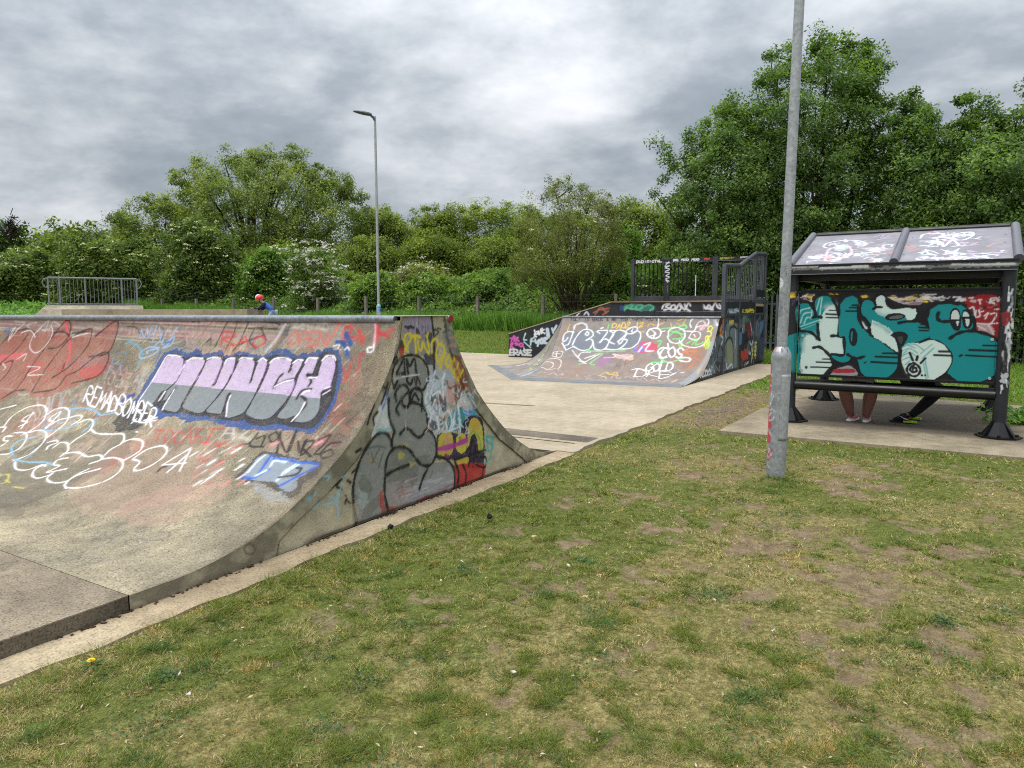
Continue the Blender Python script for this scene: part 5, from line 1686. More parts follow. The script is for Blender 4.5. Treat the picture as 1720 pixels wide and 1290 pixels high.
    # third letter
    p.Fl('880,300 905,236 962,220 1012,250 1032,310 1052,290 1040,220 1072,178 1122,175 1152,220 1182,290 1262,306 1362,290 1446,300 1478,350 1458,420 1378,450 1466,455 1556,490 1615,540 1612,632 1526,660 1426,690 1356,740 1322,800 1272,782 1132,682 1002,592 992,500 942,420 890,370', TEAL, .98)
    p.Fl('1032,330 1052,290 1040,220 1072,178 1122,175 1152,220 1182,290 1262,306 1362,290 1446,300 1478,350 1458,420 1378,448 1360,400 1252,370 1142,402 1062,372', PALE, .97, rag=.012)
    p.Fl('990,435 1082,470 1192,532 1235,602 1282,780 1132,682 1002,592', PALE, .97, rag=.015)
    for t in ('1060,350 1120,390 1200,380', '1020,470 1100,500 1180,560'):
        p.S(t, .10, TEAL, .45, .95)
    for t in ('1080,330 1180,340', '1060,540 1160,640'):
        p.S(t, .12, PALE, .45, .95)
    p.Fl('1130,412 1182,370 1302,362 1362,392 1302,432 1182,442', INK, .98)
    p.Fl('1175,410 1230,390 1310,385 1335,400 1290,420 1200,425', (96, 92, 96), .9)
    p.Fl('1195,600 1245,566 1342,566 1388,612 1352,692 1302,802 1280,762 1252,652', INK, .98)
    p.Fl('1270,620 1330,615 1320,690 1290,670', (62, 60, 64), .95)
    for t in ('1012,315 1052,296 1106,296', '1150,220 1182,290 1262,306 1362,290 1446,300', '1290,470 1380,450 1470,455', '1285,465 1354,455'):
        p.S(t, .034, INK, .98, .2)
    for t in ('1522,483 1580,486', '1510,515 1602,520', '1512,548 1604,550'):
        p.S(t, .026, INK, .95, .35)
    # pale ball under it
    p.Fl(q('85,830 100,740 160,690 280,680 400,640 540,680 622,780 634,880 574,990 474,1062 404,1096 250,1082 150,1052 92,950'), PALE, .98)
    for t in ('100,730 160,710 240,740', '90,775 180,745 260,790', '90,830 180,790 240,820', '100,870 170,840 200,870', '130,700 240,700 330,760', '330,900 360,1080', '300,800 420,700', '320,850 440,740', '130,920 180,880', '350,880 380,1060', '110,800 150,770'):
        p.S(q(t), .02, (70, 150, 150), .7, .5)
    for t in ('285,682 400,640 522,672 602,742 646,832 640,922 592,1002', '90,760 78,860 110,980 170,1060', '222,900 270,930 295,980 270,1030 222,1045 170,1020 150,970 175,920 222,900', '225,925 190,950 190,985 225,1000 255,985 245,955 220,950 215,975', '180,790 215,872', '265,830 255,868', '350,850 300,902', '312,1033 313,1036', '347,1033 348,1036'):
        p.S(q(t), .032, INK, .98, .25)
    for t in ('500,775 612,777', '445,815 622,822'):
        p.S(q(t), .03, INK, .95, .35)
    # last letter
    p.Fl(q('370,402 390,320 470,264 580,244 702,260 802,320 872,402 882,500 862,552 1002,580 1122,650 1202,742 1212,852 1162,962 1062,1052 952,1102 832,1116 702,1092 622,1032 592,1002 642,900 642,800 562,700 482,650 402,632 396,520'), TEAL, .98)
    p.Fl(q('610,420 625,340 672,302 715,330 738,420 735,500 710,552 660,540 620,480;740,400 755,335 800,318 845,350 862,430 850,500 812,532 765,510'), INK, .98)
    p.Fl(q('628,428 640,352 680,325 710,360 716,425'), (190, 200, 198), .97)
    p.Fl(q('680,450 718,445 700,510'), (190, 200, 198), .97)
    p.Fl(q('752,398 770,345 808,358 826,405'), (190, 200, 198), .97)
    p.Fl(q('782,425 826,428 820,492 795,498'), (190, 200, 198), .97)
    p.S(q('735,410 830,405'), .025, INK, .95)
    for t in ('620,632 702,580 802,556 902,560 1052,602 1182,692', '492,358 480,412 522,450 612,450', '870,400 884,500 862,552', '370,402 390,320 470,264 580,244 702,260'):
        p.S(q(t), .042, INK, .98, .2)
    for t in ('975,712 1182,715', '830,760 1202,772', '790,818 1202,840', '725,826 745,816'):
        p.S(q(t), .03, INK, .95, .35)
    # panel folds
    p.S('172,560 172,1000;215,560 218,1005', .012, (10, 60, 64), .8)
    p.S('212,250 214,480', .01, (10, 70, 74), .8)
    p.S(q('1110,200 1110,640 1095,1100'), .008, (16, 40, 44), .8)


PXL = FXL + .015
PZ0, PZ1 = .655, 1.82
canvas_plate('back_panel', s2w((PXL, HW - .075, PZ0)), sdir((-1, 0, 0)), sdir((0, -1, 0)), (0, 0, 1), 2 * HW - .15, PZ1 - PZ0, .0068, M_panel, SH, letters, None, .03)
mb = MB()
for z in (PZ0 - .0, PZ1 + .0):
    mb.box((PXL + .02, 0, z), (.05, 2 * HW - .15, .035), bev=.006)
mb.build('panel_frame', M_black, SH)
# painted skins of the front posts: paint their own vertices with the same lettering


def paint_post(side):
    n1_, n2_ = 73, 220
    a = np.linspace(0, 2 * math.pi, n1_)
    z = np.linspace(.03, 2.14, n2_)
    A, Zz = np.meshgrid(a, z, indexing='ij')
    y0 = HW * side
    lean = (.03 if side > 0 else 0)
    Xl = FXL + .075 * np.cos(A)
    Yl = y0 + lean * (Zz / 2.14) + .075 * np.sin(A)
    o, n, u, v = s2w((PXL, HW - .075, PZ0)), sdir((-1, 0, 0)), sdir((0, -1, 0)), np.array([0, 0, 1.])
    P3 = np.stack([Xl, Yl, Zz], -1).reshape(-1, 3)
    uvp = np.stack([(HW - .075 - P3[:, 1]), P3[:, 2] + 0 - (PZ0)], 1)
    p = Paint(uvp, plane_px(o, n, u, v))
    if side > 0:
        letters(p)
        p.a *= sstep(.62, .78, P3[:, 2]) * sstep(1.86, 1.7, P3[:, 2])
    else:
        p.ctx(1500, 470, 6.448)
        for k in range(40):
            rs = random.Random(k + 5)
            y = rs.uniform(60, 1180)
            x = 1290 - (y * .07) + rs.uniform(-40, 30)
            p.S(f'{x},{y} {x+rs.uniform(-20,20)},{y+rs.uniform(20,90)}', rs.uniform(.02, .06), rs.choice([(206, 210, 214), (150, 156, 164), (226, 226, 228)]), .6, .8)
        p.Fl('1180,360 1260,340 1250,470 1180,480', (130, 30, 36), .8, rag=.04)
        p.Fl('1160,990 1240,1020 1230,1110 1150,1080', (206, 210, 216), .6, rag=.05)
        p.S('1190,690 1215,780 1210,860 1170,960', .05, INK, .9)
    F = grid_faces(n1_, n2_)
    p.a *= sstep(.2, -.2, np.cos(A)).ravel()
    me = new_mesh('post', P3, F, True, None)
    p.apply(me)
    o = obj('post', me, M_black, SH)
    FEET[side > 0].parent = o
    return o


paint_post(1)
paint_post(-1)
for o in list(SH.children):      # plates were made in world metres: bring them into the shelter's frame
    if o.name.split('.')[0] in ('fascia', 'roof_panel', 'back_panel'):
        o.matrix_parent_inverse = w2l.copy()
# bench tubes
mb = MB()
mb.tube([(FXL + .0, HW - .06, .515), (FXL + .0, -HW + .06, .515)], .062, 18)
b = mb.build('bench_tube', M_black, SH, True)
mb = MB()
mb.tube([(FXL + .26, HW - .02, .53), (FXL + .26, -HW + .02, .53)], .05, 14)
for y in (HW - .03, -HW + .03):
    mb.tube([(FXL, y, .52), (FXL + .26, y, .53)], .035, 8)
mb.build('bench_tube', M_black, SH, True)
mb = MB()
for y in (HW - .13, -HW + .13):
    for z in (.72, 1.2):
        mb = MB()
        mb.tube([(PXL - .008, y, z), (PXL + .0, y, z)], .02, 8)
        mb.build('panel_bolt', M_galv2, SH, True)
# ------------------------------------------------------------------ lamp posts
def lamp_post(name, base, h_sleeve, r0, r1, h, lean, head_dir, label, mat, group='street lamps by the skatepark', sleeve_paint=None):
    root = empty(name, base)
    tag(root, label, 'street lamp', group)
    n1_, n2_ = 41, 110
    prof_z = np.concatenate([[-.2, 0, .02], np.linspace(.04, h_sleeve - .02, n2_), [h_sleeve, h_sleeve + .02, h_sleeve + .045, h_sleeve + .07, h_sleeve + .085]])
    prof_r = np.concatenate([[r0, r0, r0], np.full(n2_, r0), [r0 * .99, r0 * .94, r0 * .82, r0 * .68, r1 * 1.08]])
    a = np.linspace(0, 2 * math.pi, n1_)
    A, Z_ = np.meshgrid(a, prof_z, indexing='ij')
    Rr = np.repeat(prof_r[None, :], n1_, 0)
    P3 = np.stack([Rr * np.cos(A) + lean[0] * Z_, Rr * np.sin(A) + lean[1] * Z_, Z_], -1).reshape(-1, 3)
    me = new_mesh('sleeve', P3, grid_faces(n1_, len(prof_z)), True, 50)
    if sleeve_paint:
        b = np.array(base)
        w = P3 + b
        vd = w[:, :2] - CAM[:2]
        # surface coordinates: angle round the tube from the camera-facing line, height
        dd = np.array(base[:2]) / np.hypot(*base[:2])
        pr = np.array([dd[1], -dd[0]])
        nx = (np.cos(A) * (-dd[0]) + np.sin(A) * (-dd[1])).ravel()
        ang = np.arcsin(np.clip(np.cos(A) * pr[0] + np.sin(A) * pr[1], -1, 1)).ravel()
        ang = np.where(nx > 0, ang, np.pi - ang)
        p = Paint(np.stack([ang * r0, P3[:, 2]], 1), None)
        dist = np.hypot(*base[:2])

        def f(x, y):
            q = atd((x, y)[0], (x, y)[1], dist - r0 * .7) if False else None
            d = ray(x, y)
            k = (dist - r0 * .6) / math.hypot(d[0], d[1])
            P = CAM + d * k
            z = P[2] - base[2]
            lat = (P[:2] - np.array(base[:2]) - np.array(lean) * z) @ pr
            return (math.asin(max(-1, min(1, lat / r0))) * r0, z)
        p.f = f
        sleeve_paint(p)
        p.apply(me)
    obj('sleeve', me, mat, root)
    mb = MB()
    zs = [h_sleeve, h * .5, h]
    mb.tube([(lean[0] * z, lean[1] * z, z) for z in zs], [r1, r1 * .96, r1 * .82], 20)
    sh = mb.build('shaft', M_galv2, root, True)
    # inspection door
    dd = -np.array(base[:2]) / np.hypot(*base[:2])
    ang = math.atan2(dd[1], dd[0]) - R(-42)
    V, Fc = [], []
    for i, aa in enumerate(np.linspace(ang - .62, ang + .62, 9)):
        for z in (.36 * h_sleeve / 1.16, .385 * h_sleeve / 1.16, .96 * h_sleeve / 1.16, .985 * h_sleeve / 1.16):
            V.append(((r0 + .0035) * math.cos(aa) + lean[0] * z, (r0 + .0035) * math.sin(aa) + lean[1] * z, z))
    for i in range(8):
        for j in range(3): Fc.append((i * 4 + j, i * 4 + 4 + j, i * 4 + 5 + j, i * 4 + 1 + j))
    me = new_mesh('inspection_door', V, Fc, True, None)
    o = obj('inspection_door', me, M_galv2, root)
    md = o.modifiers.new('thick', 'SOLIDIFY')
    md.thickness = .004
    # lantern
    top = Vector((lean[0] * h, lean[1] * h, h))
    hd = Vector((head_dir[0], head_dir[1], 0)).normalized()
    sd = Vector((-hd.y, hd.x, 0))
    mb = MB()
    mb.tube([top - Vector((0, 0, .16)), top - Vector((0, 0, .05)) + hd * .05, top + hd * .16 + Vector((0, 0, .03))], [.045, .05, .042], 10)
    br = mb.build('bracket', M_dgrey, root, True)
    rings = [(.12, .05, .035), (.22, .11, .055), (.42, .15, .05), (.62, .14, .036), (.76, .09, .02), (.80, .03, .008)]
    V, Fc = [], []
    for (t, w, hh) in rings:
        c = top + hd * t + Vector((0, 0, .05 + t * .10))
        for (u, v) in ((-1, -.3), (-.7, -1), (.7, -1), (1, -.3), (.75, .7), (0, 1), (-.75, .7)):
            V.append(c + sd * (u * w) + Vector((0, 0, v * hh)))
    for i in range(len(rings) - 1):
        for k in range(7): Fc.append((i * 7 + k, i * 7 + (k + 1) % 7, i * 7 + 7 + (k + 1) % 7, i * 7 + 7 + k))
    Fc += [tuple(range(6, -1, -1)), tuple(range(35, 42))]
    mb = MB()
    mb.add(V, Fc)
    mb.build('lantern', M_dgrey, root, True, 40)
    return root


M_dgrey = mat_simple('lantern_grey', lin(84, 86, 92), .5, .15, 20)


def sleeve_a(p):
    p.ctx(1260, 560, 4.964)
    p.Fl('190,100 210,92 260,92 255,165 235,160 225,150 205,155', (206, 196, 204), .85, rag=.01)
    p.Fl('175,160 200,110 215,105 205,150', (206, 120, 130), .6, rag=.01)
    p.S('265,115 258,160;262,120 280,135 272,160;250,140 285,138', .006, (36, 36, 40), .95)
    p.S('300,115 320,100 318,140 330,150;325,105 335,140', .006, (36, 36, 40), .9)
    p.Fl('168,240 182,250 178,330 172,480 160,480', (206, 70, 90), .85, rag=.006)
    p.Fl('150,600 162,640 180,745 172,790 160,800 172,880 150,920 140,860', (214, 60, 84), .85, rag=.01)
    p.Fl('138,1000 178,950 180,1020 150,1060 136,1050', (200, 70, 90), .75, rag=.01)
    for t in ('165,330 185,350', '165,430 180,435', '175,500 192,520 180,560 165,600 172,540 175,500', '165,640 190,630 205,660 190,710 160,725 158,690 180,660', '150,800 180,850', '145,930 180,1010', '150,1040 180,1000', '160,960 140,1040', '140,1080 160,1120'):
        p.S(t, .011, (226, 226, 232), .88)
    p.S('325,560 312,620 322,690 305,740 312,780 300,830 310,850', .007, (40, 42, 46), .85)
    p.S('235,880 255,892 300,892', .006, (60, 62, 66), .8)


def dedup(f): return f


lp = lamp_post('lamp_post', (7.1, 1.262, -.01), 1.165, .0905, .048, 6.2, (-.003, -.0105), (-.3, -.6), 'near galvanised lamp post rising out of frame from the grass in front of the shelter', M_galv, None, sleeve_a)
# marker tag and round sticker on the shaft of the near post
mbp = MB()
SHz = np.linspace(1.3, 2.0, 160)
a = np.linspace(0, 2 * math.pi, 61)
A, Z_ = np.meshgrid(a, SHz, indexing='ij')
r1 = .0484
P3 = np.stack([r1 * np.cos(A) - .003 * Z_, r1 * np.sin(A) - .0105 * Z_, Z_], -1).reshape(-1, 3)
dd = np.array([7.1, 1.262]) / np.hypot(7.1, 1.262)
pr = np.array([dd[1], -dd[0]])
nx = (np.cos(A) * (-dd[0]) + np.sin(A) * (-dd[1])).ravel()
ang = np.arcsin(np.clip(np.cos(A) * pr[0] + np.sin(A) * pr[1], -1, 1)).ravel()
ang = np.where(nx > 0, ang, np.pi - ang)
p = Paint(np.stack([ang * r1, P3[:, 2]], 1), None)
p.halo = 0


def f(x, y):
    d = ray(x, y)
    dist = math.hypot(7.1, 1.262)
    P = CAM + d * ((dist - .03) / math.hypot(d[0], d[1]))
    z = P[2] + .01
    lat = (P[:2] - np.array([7.1, 1.262]) - np.array([-.003, -.0105]) * z) @ pr
    return (math.asin(max(-1, min(1, lat / r1))) * r1, z)


p.f = f
p.ctx(1290, 360, 7.588)
for t in ('215,450 190,460 200,490 215,460', '205,500 225,520 240,505;215,530 220,515', '215,545 235,540 230,575 205,600 230,570', '195,610 225,625 215,600 235,640 210,650 230,670', '205,690 235,700 200,720 235,730 225,750', '215,760 240,755 220,790 245,780'):
    p.S(t, .005, (30, 30, 34), .95)
p.Fl('140,805 165,808 188,830 200,870 190,910 170,932 142,940', (226, 226, 228), .95)
p.S('150,840 165,860 150,850;165,850 180,850;155,880 150,900', .004, (40, 40, 44), .9)
p.Fl('135,1105 175,1090 180,1290 130,1290', (112, 116, 122), .4, rag=.01)
p.S('180,1110 190,1290;205,1120 215,1240', .003, (80, 84, 88), .6)
me = new_mesh('marker_band', P3, grid_faces(61, 160), True, None)
p.apply(me)
obj('marker_band', me, M_galv, lp)


def sleeve_b(p):
    p.ctx(600, 500, 8.6)
    p.Fl('295,90 360,90 360,205 295,205', (120, 190, 210), .6, rag=.02)
    p.S('310,150 340,140 330,200;320,180 350,200', .04, (40, 110, 190), .9)


hb = float(ground_h(21.0, 18.5))
lamp_post('lamp_post', (21.012, 18.50, hb - .02), 1.70 - hb, .09, .052, 8.77 - hb, (.0, .0), (-.72, .62), 'tall slim lamp post with a flat grey lantern, in front of the far trees', M_galv, None, sleeve_b)

# ------------------------------------------------------------------ fences
fence = empty('post_fence', (24.2, 20, .6))
tag(fence, 'row of weathered concrete fence posts strung with wire along the brambles', 'fence')
M_post = mat_concrete('fence_post_concrete', lin(122, 116, 104), lin(92, 86, 76), lin(146, 138, 124), .4, .4)
fy = np.arange(7.2, 46, 3.0)
fy = 13.04 + 3.005 * np.arange(-1, 11)
for i, y in enumerate(fy):
    z0 = float(ground_h(24.2, y))
    ztop_ = 2.12 + .02 * math.sin(i * 2.3)
    mb = MB()
    mb.box((0, y - 20, (z0 - .3 + ztop_) / 2 - .6), (.11, .12, ztop_ - z0 + .3), bev=.012)
    o = mb.build('post', M_post, fence)
    o.rotation_euler = (R(.6 * math.sin(i * 1.7)) * 0, 0, 0)
mb = MB()
for zz_ in (.35, .75, 1.1, 1.35):
    mb.tube([(-.06, y - 20, float(ground_h(24.2, y)) + zz_ - .6) for y in fy], .0022, 4)
mb.build('wire', M_dgrey, fence)

pal = empty('palisade_fence', (23.9, 1, 0))
tag(pal, 'grey steel palisade fence with pointed tops running behind the shelter and the railed platform', 'fence')
mb = MB()
rs = random.Random(6)
y = 8.9
while y > -9:
    z0 = float(ground_h(23.9, y)) - .05
    h = 2.12 + rs.uniform(-.012, .012)
    w = .034
    V = [(-.012, y - 1 + s_ * w, z) for s_, z in ((-1, z0), (1, z0), (1, h - .1), (.35, h - .06), (0, h + .05), (-.35, h - .06), (-1, h - .1))]
    V += [(v[0] + .02, v[1], v[2]) for v in V]
    F = [tuple(range(7)), tuple(range(13, 6, -1))] + [((i + 1) % 7, i, 7 + i, 7 + (i + 1) % 7) for i in range(7)]
    mb.add(V, F)
    y -= .155
mb.build('pale', mat_metal_paint('palisade_steel', lin(88, 92, 94), .6, False, 0, .3, .4, (.3, .31, .32)), pal)
mb = MB()
for z in (.5, 1.75): mb.box((.03, -1.05, z), (.04, 18, .06))
for y in np.arange(8.5, -9, -2.75): mb.box((.07, y - 1, 1.05), (.07, .1, 2.1))
mb.build('fence_rail', M_dgrey, pal)

# ------------------------------------------------------------------ far ramps on the left
bank = empty('concrete_bank', (14, 25.4, 0))
tag(bank, 'distant concrete ramp block carrying the galvanised guard rail', 'skate ramp')
A0 = atd((231, 512), PH and (512), 29) if False else atd(231, 512, 29)
A1 = atd(83, 512, 29)
d01 = (A1 - A0)[:2]
L01 = np.hypot(*d01)
d01 = d01 / L01
nb = np.array([d01[1], -d01[0]])
if nb @ A0[:2] > 0: nb = -nb          # towards the camera
bz = 1.695


def bk(u, v, z): return (A0[0] + d01[0] * u + nb[0] * v - 14, A0[1] + d01[1] * u + nb[1] * v - 25.4, z)


# body with a curved front and a sloping left side
V, F = [], []
pf = [(0, bz), (.25, bz - .12), (.55, bz - .5), (1.0, bz - 1.0), (1.7, .35), (2.4, .05)]
for (v, z) in pf:
    k = (bz - z) / bz
    V += [bk(-.15, v + .35, z), bk(L01 + .1 + 1.6 * k, v + .35, z)]
for i in range(len(pf) - 1): F.append((2 * i, 2 * i + 1, 2 * i + 3, 2 * i + 2))
b0 = len(V)
V += [bk(-.15, -1.6, bz), bk(L01 + .1, -1.6, bz), bk(-.15, -1.6, 0), bk(L01 + 1.9, -1.6, 0)]
F += [(0, b0, b0 + 1, 1), (b0, b0 + 2, b0 + 3, b0 + 1)]
F += [tuple([2 * i for i in range(len(pf))] + [b0 + 2, b0]), tuple([2 * i + 1 for i in range(len(pf) - 1, -1, -1)] + [b0 + 1, b0 + 3])]
mb = MB()
mb.add(V, F)
mb.build('block', M_farcon, bank)
mb = MB()
mb.tube([bk(-.15, .35, bz - .02), bk(L01 + .1, .35, bz - .02)], .03, 8)
mb.build('coping', M_coping, bank, True)
mb = MB()
mb.tube([bk(1.55 * 0 + L01 * .42, .62, bz - .5), bk(L01 * .50, .36, bz - .03)], .03, 6)
mb.build('painted_line', M_dgrey, bank)
M_drail = mat_galv('weathered_rail_steel', (.13, .14, .15), (.27, .285, .30), .6, .3)
rail = empty('guard_rail', tuple(A0))
rail.location.z = bz
tag(rail, 'galvanised guard rail of thin upright bars on the far left ramp', 'railing')


def rk(u, v, z): return (d01[0] * u + nb[0] * v, d01[1] * u + nb[1] * v, z)


mb = MB()
mb.tube([rk(0, 0, .95), rk(L01, 0, .95)], .028, 8)
mb.tube([rk(0, 0, .05), rk(L01, 0, .05)], .02, 8)
for side in (0, L01):
    s_ = -1 if side == 0 else 1
    mb.tube([rk(side, 0, .94), rk(side + s_ * .12, 0, .90), rk(side + s_ * .17, 0, .78), rk(side + s_ * .1, 0, .64), rk(side, 0, .6)], .018, 6)
mb.build('top_rail', M_drail, rail, True)
for px0 in (231, 205, 143, 101, 83):
    u = (231 - px0) / (231 - 83) * L01
    mb = MB()
    mb.tube([rk(u, 0, 0), rk(u, 0, .96)], .03, 8)
    mb.build('rail_post', M_drail, rail, True)
mb = MB()
u = .08
while u < L01:
    mb.tube([rk(u, 0, .05), rk(u, 0, .94)], .008, 5)
    u += .10 if u < L01 * .4 else .12
mb.build('railing_bars', M_drail, rail, True)

# low concrete block the child rides beside
B0, B1 = atd(424, 520, 22), atd(120, 520, 24)
d2 = (B1 - B0)[:2]
L2 = np.hypot(*d2)
d2 /= L2
n2 = np.array([d2[1], -d2[0]])
if n2 @ B0[:2] > 0: n2 = -n2
mb = MB()
poly = [(0.0, .5), (L2, .5), (L2, -1.2), (0, -1.2)]
V = []
for z in (0, 1.575):
    for (u, v) in poly: V.append((d2[0] * u + n2[0] * v, d2[1] * u + n2[1] * v, z))
F = []
boxpoly(V, F, 0)
mb.add(V, F)
blk = empty('concrete_ledge', (B0[0], B0[1], 0))
tag(blk, 'low pale concrete block beyond the near ramp, left of the child', 'ledge')
mb.build('block', M_farcon, blk)
K0 = atd(452, 524, 22.6)
mb = MB()
ang = math.atan2(d2[1], d2[0])
mb.box((0, 0, .5), (4.2, 2.6, 1.0), ang, .03)
plat = empty('concrete_platform', (K0[0] + .3, K0[1] - .4, 0))
tag(plat, 'concrete platform under the child on the scooter, hidden by the near ramp', 'platform')
mb.build('block', M_farcon, plat)


# ------------------------------------------------------------------ people
def skin_mesh(name, nodes, edges, sub=2):
    """one continuous surface grown over a joint skeleton: nodes = [(x, y, z, rx, ry)]"""
    me = bpy.data.meshes.new(name)
    me.from_pydata([n[:3] for n in nodes], edges, [])
    o = bpy.data.objects.new(name, me)
    COL.objects.link(o)
    sk = o.modifiers.new('skin', 'SKIN')
    sk.use_smooth_shade = True
    sk.branch_smoothing = .6
    for i, n in enumerate(nodes):
        me.skin_vertices[0].data[i].radius = (n[3], n[4] if len(n) > 4 else n[3])
    me.skin_vertices[0].data[0].use_root = True
    ss = o.modifiers.new('sub', 'SUBSURF')
    ss.levels = ss.render_levels = sub
    bpy.context.view_layer.update()
    dg = bpy.context.evaluated_depsgraph_get()
    out = bpy.data.meshes.new_from_object(o.evaluated_get(dg))
    out.name = name
    bpy.data.objects.remove(o)
    bpy.data.meshes.remove(me)
    out.polygons.foreach_set('use_smooth', np.ones(len(out.polygons), dtype=bool))
    return out


def ellipsoid(mb, c, r, nu=16, nv=10, z0=-1., z1=1., tilt=None):
    V, F = [], []
    for j in range(nv + 1):
        t = z0 + (z1 - z0) * j / nv
        t = math.sin(t * math.pi / 2)
        q = math.sqrt(max(0, 1 - t * t))
        for i in range(nu):
            a = 2 * math.pi * i / nu
            v = Vector((r[0] * q * math.cos(a), r[1] * q * math.sin(a), r[2] * t))
            if tilt is not None: v = tilt @ v
            V.append(v + Vector(c))
    for j in range(nv):
        for i in range(nu): F.append((j * nu + i, j * nu + (i + 1) % nu, j * nu + nu + (i + 1) % nu, j * nu + nu + i))
    F.append(tuple(range(nu - 1, -1, -1)))
    F.append(tuple(range(nv * nu, nv * nu + nu)))
    mb.add(V, F)


M_skin = mat_simple('skin', lin(196, 146, 126), .6, .08, 8, .35)
M_skin2 = mat_simple('sunned_skin', lin(128, 90, 80), .6, .1, 8, .35)
M_navy = mat_simple('navy_cloth', lin(30, 36, 62), .9, .2, 20)
M_blue = mat_simple('blue_cloth', lin(66, 96, 176), .9, .2, 16)
M_denim = mat_simple('pale_denim', lin(140, 162, 182), .9, .25, 20)
M_red = mat_simple('red_helmet_shell', lin(206, 40, 48), .35, .08, 6, .5)
M_white = mat_simple('white_plastic', lin(222, 218, 212), .5, .06, 8)
M_blackc = mat_simple('black_cloth', lin(26, 26, 30), .9, .2, 20)
M_rub = mat_simple('black_rubber', lin(28, 28, 30), .8, .2, 20)
M_pink = mat_simple('pink_shoe', lin(196, 134, 140), .8, .12, 30)
M_neon = mat_simple('neon_sole', lin(170, 210, 40), .6, .1, 20)
M_grey = mat_simple('grey_cloth', lin(150, 148, 146), .9, .15, 20)
M_lip = mat_simple('lips', lin(150, 84, 80), .6, .1, 20)
M_hair = mat_simple('brown_hair', lin(62, 46, 36), .7, .3, 40)


def hand_nodes(w, f, s, k=1.0):
    """palm plus five bent fingers; w = wrist, f = finger direction, s = thumb side"""
    w, f, s = Vector(w), Vector(f).normalized(), Vector(s).normalized()
    dn = f.cross(s).normalized()
    N, E = [], []
    palm = w + f * .05 * k
    N.append((*palm, .026 * k, .014 * k))
    for i, (o_, ln) in enumerate(((.028, .062), (.009, .072), (-.010, .067), (-.027, .052))):
        b = w + f * .085 * k + s * o_ * k
        m_ = b + f * ln * .5 * k - dn * .012 * k
        t = b + f * ln * .75 * k - dn * .04 * k
        i0 = len(N)
        N += [(*b, .0095 * k), (*m_, .008 * k), (*t, .007 * k)]
        E += [(0, i0), (i0, i0 + 1), (i0 + 1, i0 + 2)]
    b = w + f * .035 * k + s * .034 * k
    m_ = b + f * .035 * k + s * .018 * k - dn * .012 * k
    i0 = len(N)
    N += [(*b, .011 * k), (*m_, .009 * k)]
    E += [(0, i0), (i0, i0 + 1)]
    return N, E


def body(joints, k=1.0, calf=1.0):
    """joints: dict of named points -> continuous skinned body incl. head, hands and feet"""
    J = {n: Vector(v) for n, v in joints.items()}
    N, E, I = [], [], {}

    def add(n, p, r, r2=None):
        I[n] = len(N)
        N.append((*p, r * k, (r2 if r2 else r) * k))
    add('pelvis', J['pelvis'], .125, .105)
    mid = J['pelvis'].lerp(J['chest'], .5)
    add('waist', mid, .115, .095)
    add('chest', J['chest'], .14, .105)
    add('neck', J['neck'], .05)
    hd = J['head']
    add('jaw', J['neck'].lerp(hd, .55), .062, .07)
    add('head', hd, .082, .095)
    add('crown', hd + (hd - J['neck']).normalized() * .085 * k, .055, .065)
    for a, b in (('pelvis', 'waist'), ('waist', 'chest'), ('chest', 'neck'), ('neck', 'jaw'), ('jaw', 'head'), ('head', 'crown')): E.append((I[a], I[b]))
    for s in ('l', 'r'):
        add('sh' + s, J['sh' + s], .052)
        add('el' + s, J['el' + s], .038)
        add('wr' + s, J['wr' + s], .024, .02)
        E += [(I['chest'], I['sh' + s]), (I['sh' + s], I['el' + s]), (I['el' + s], I['wr' + s])]
        hn, he = hand_nodes(J['wr' + s], J['ha' + s] - J['wr' + s], J['th' + s], k)
        b = len(N)
        N.extend(hn)
        E += [(x + b, y + b) for x, y in he] + [(I['wr' + s], b)]
        add('hip' + s, J['hip' + s], .085)
        add('kn' + s, J['kn' + s], .056 * (.3 + .7 * calf))
        add('ca' + s, J['kn' + s].lerp(J['an' + s], .32), .058 * calf)
        add('an' + s, J['an' + s], .036 * (.4 + .6 * calf))
        add('to' + s, J['to' + s], .036, .03)
        E += [(I['pelvis'], I['hip' + s]), (I['hip' + s], I['kn' + s]), (I['kn' + s], I['ca' + s]), (I['ca' + s], I['an' + s]), (I['an' + s], I['to' + s])]
    return N, E


def face(root, hd, fwd, k, mat_skin, eye=True):
    """nose, eyes, mouth and ears as small meshes on the head"""
    f = Vector(fwd).normalized()
    s = f.cross(Vector((0, 0, 1))).normalized()
    hd = Vector(hd)
    mb = MB()
    ellipsoid(mb, hd + f * .098 * k + Vector((0, 0, -.02 * k)), (.014 * k, .014 * k, .022 * k), 8, 6)
    mb.build('nose', mat_skin, root, True)
    for q in (-1, 1):
        mb = MB()
        ellipsoid(mb, hd + s * q * .088 * k + Vector((0, 0, -.015 * k)), (.014 * k, .014 * k, .03 * k), 8, 6)
        mb.build('ear', mat_skin, root, True)
        mb = MB()
        ellipsoid(mb, hd + f * .088 * k + s * q * .033 * k + Vector((0, 0, .008 * k)), (.011 * k, .011 * k, .008 * k), 8, 6)
        mb.build('eye', M_hair, root, True)
    mb = MB()
    ellipsoid(mb, hd + f * .088 * k + Vector((0, 0, -.058 * k)), (.01 * k, .026 * k, .006 * k), 8, 6)
    mb.build('mouth', M_lip, root, True)


# child: bent over the bars, facing left in the picture
kf = -RT                                   # heading
kf = Vector((kf[0], kf[1], 0)).normalized()
ks = Vector((-kf.y, kf.x, 0))              # the child's left (towards the camera is -ks or ks)
KB = Vector((K0[0], K0[1], 1.0))


def kp(f_, s_, z): return kf * f_ + ks * s_ + Vector((0, 0, z))


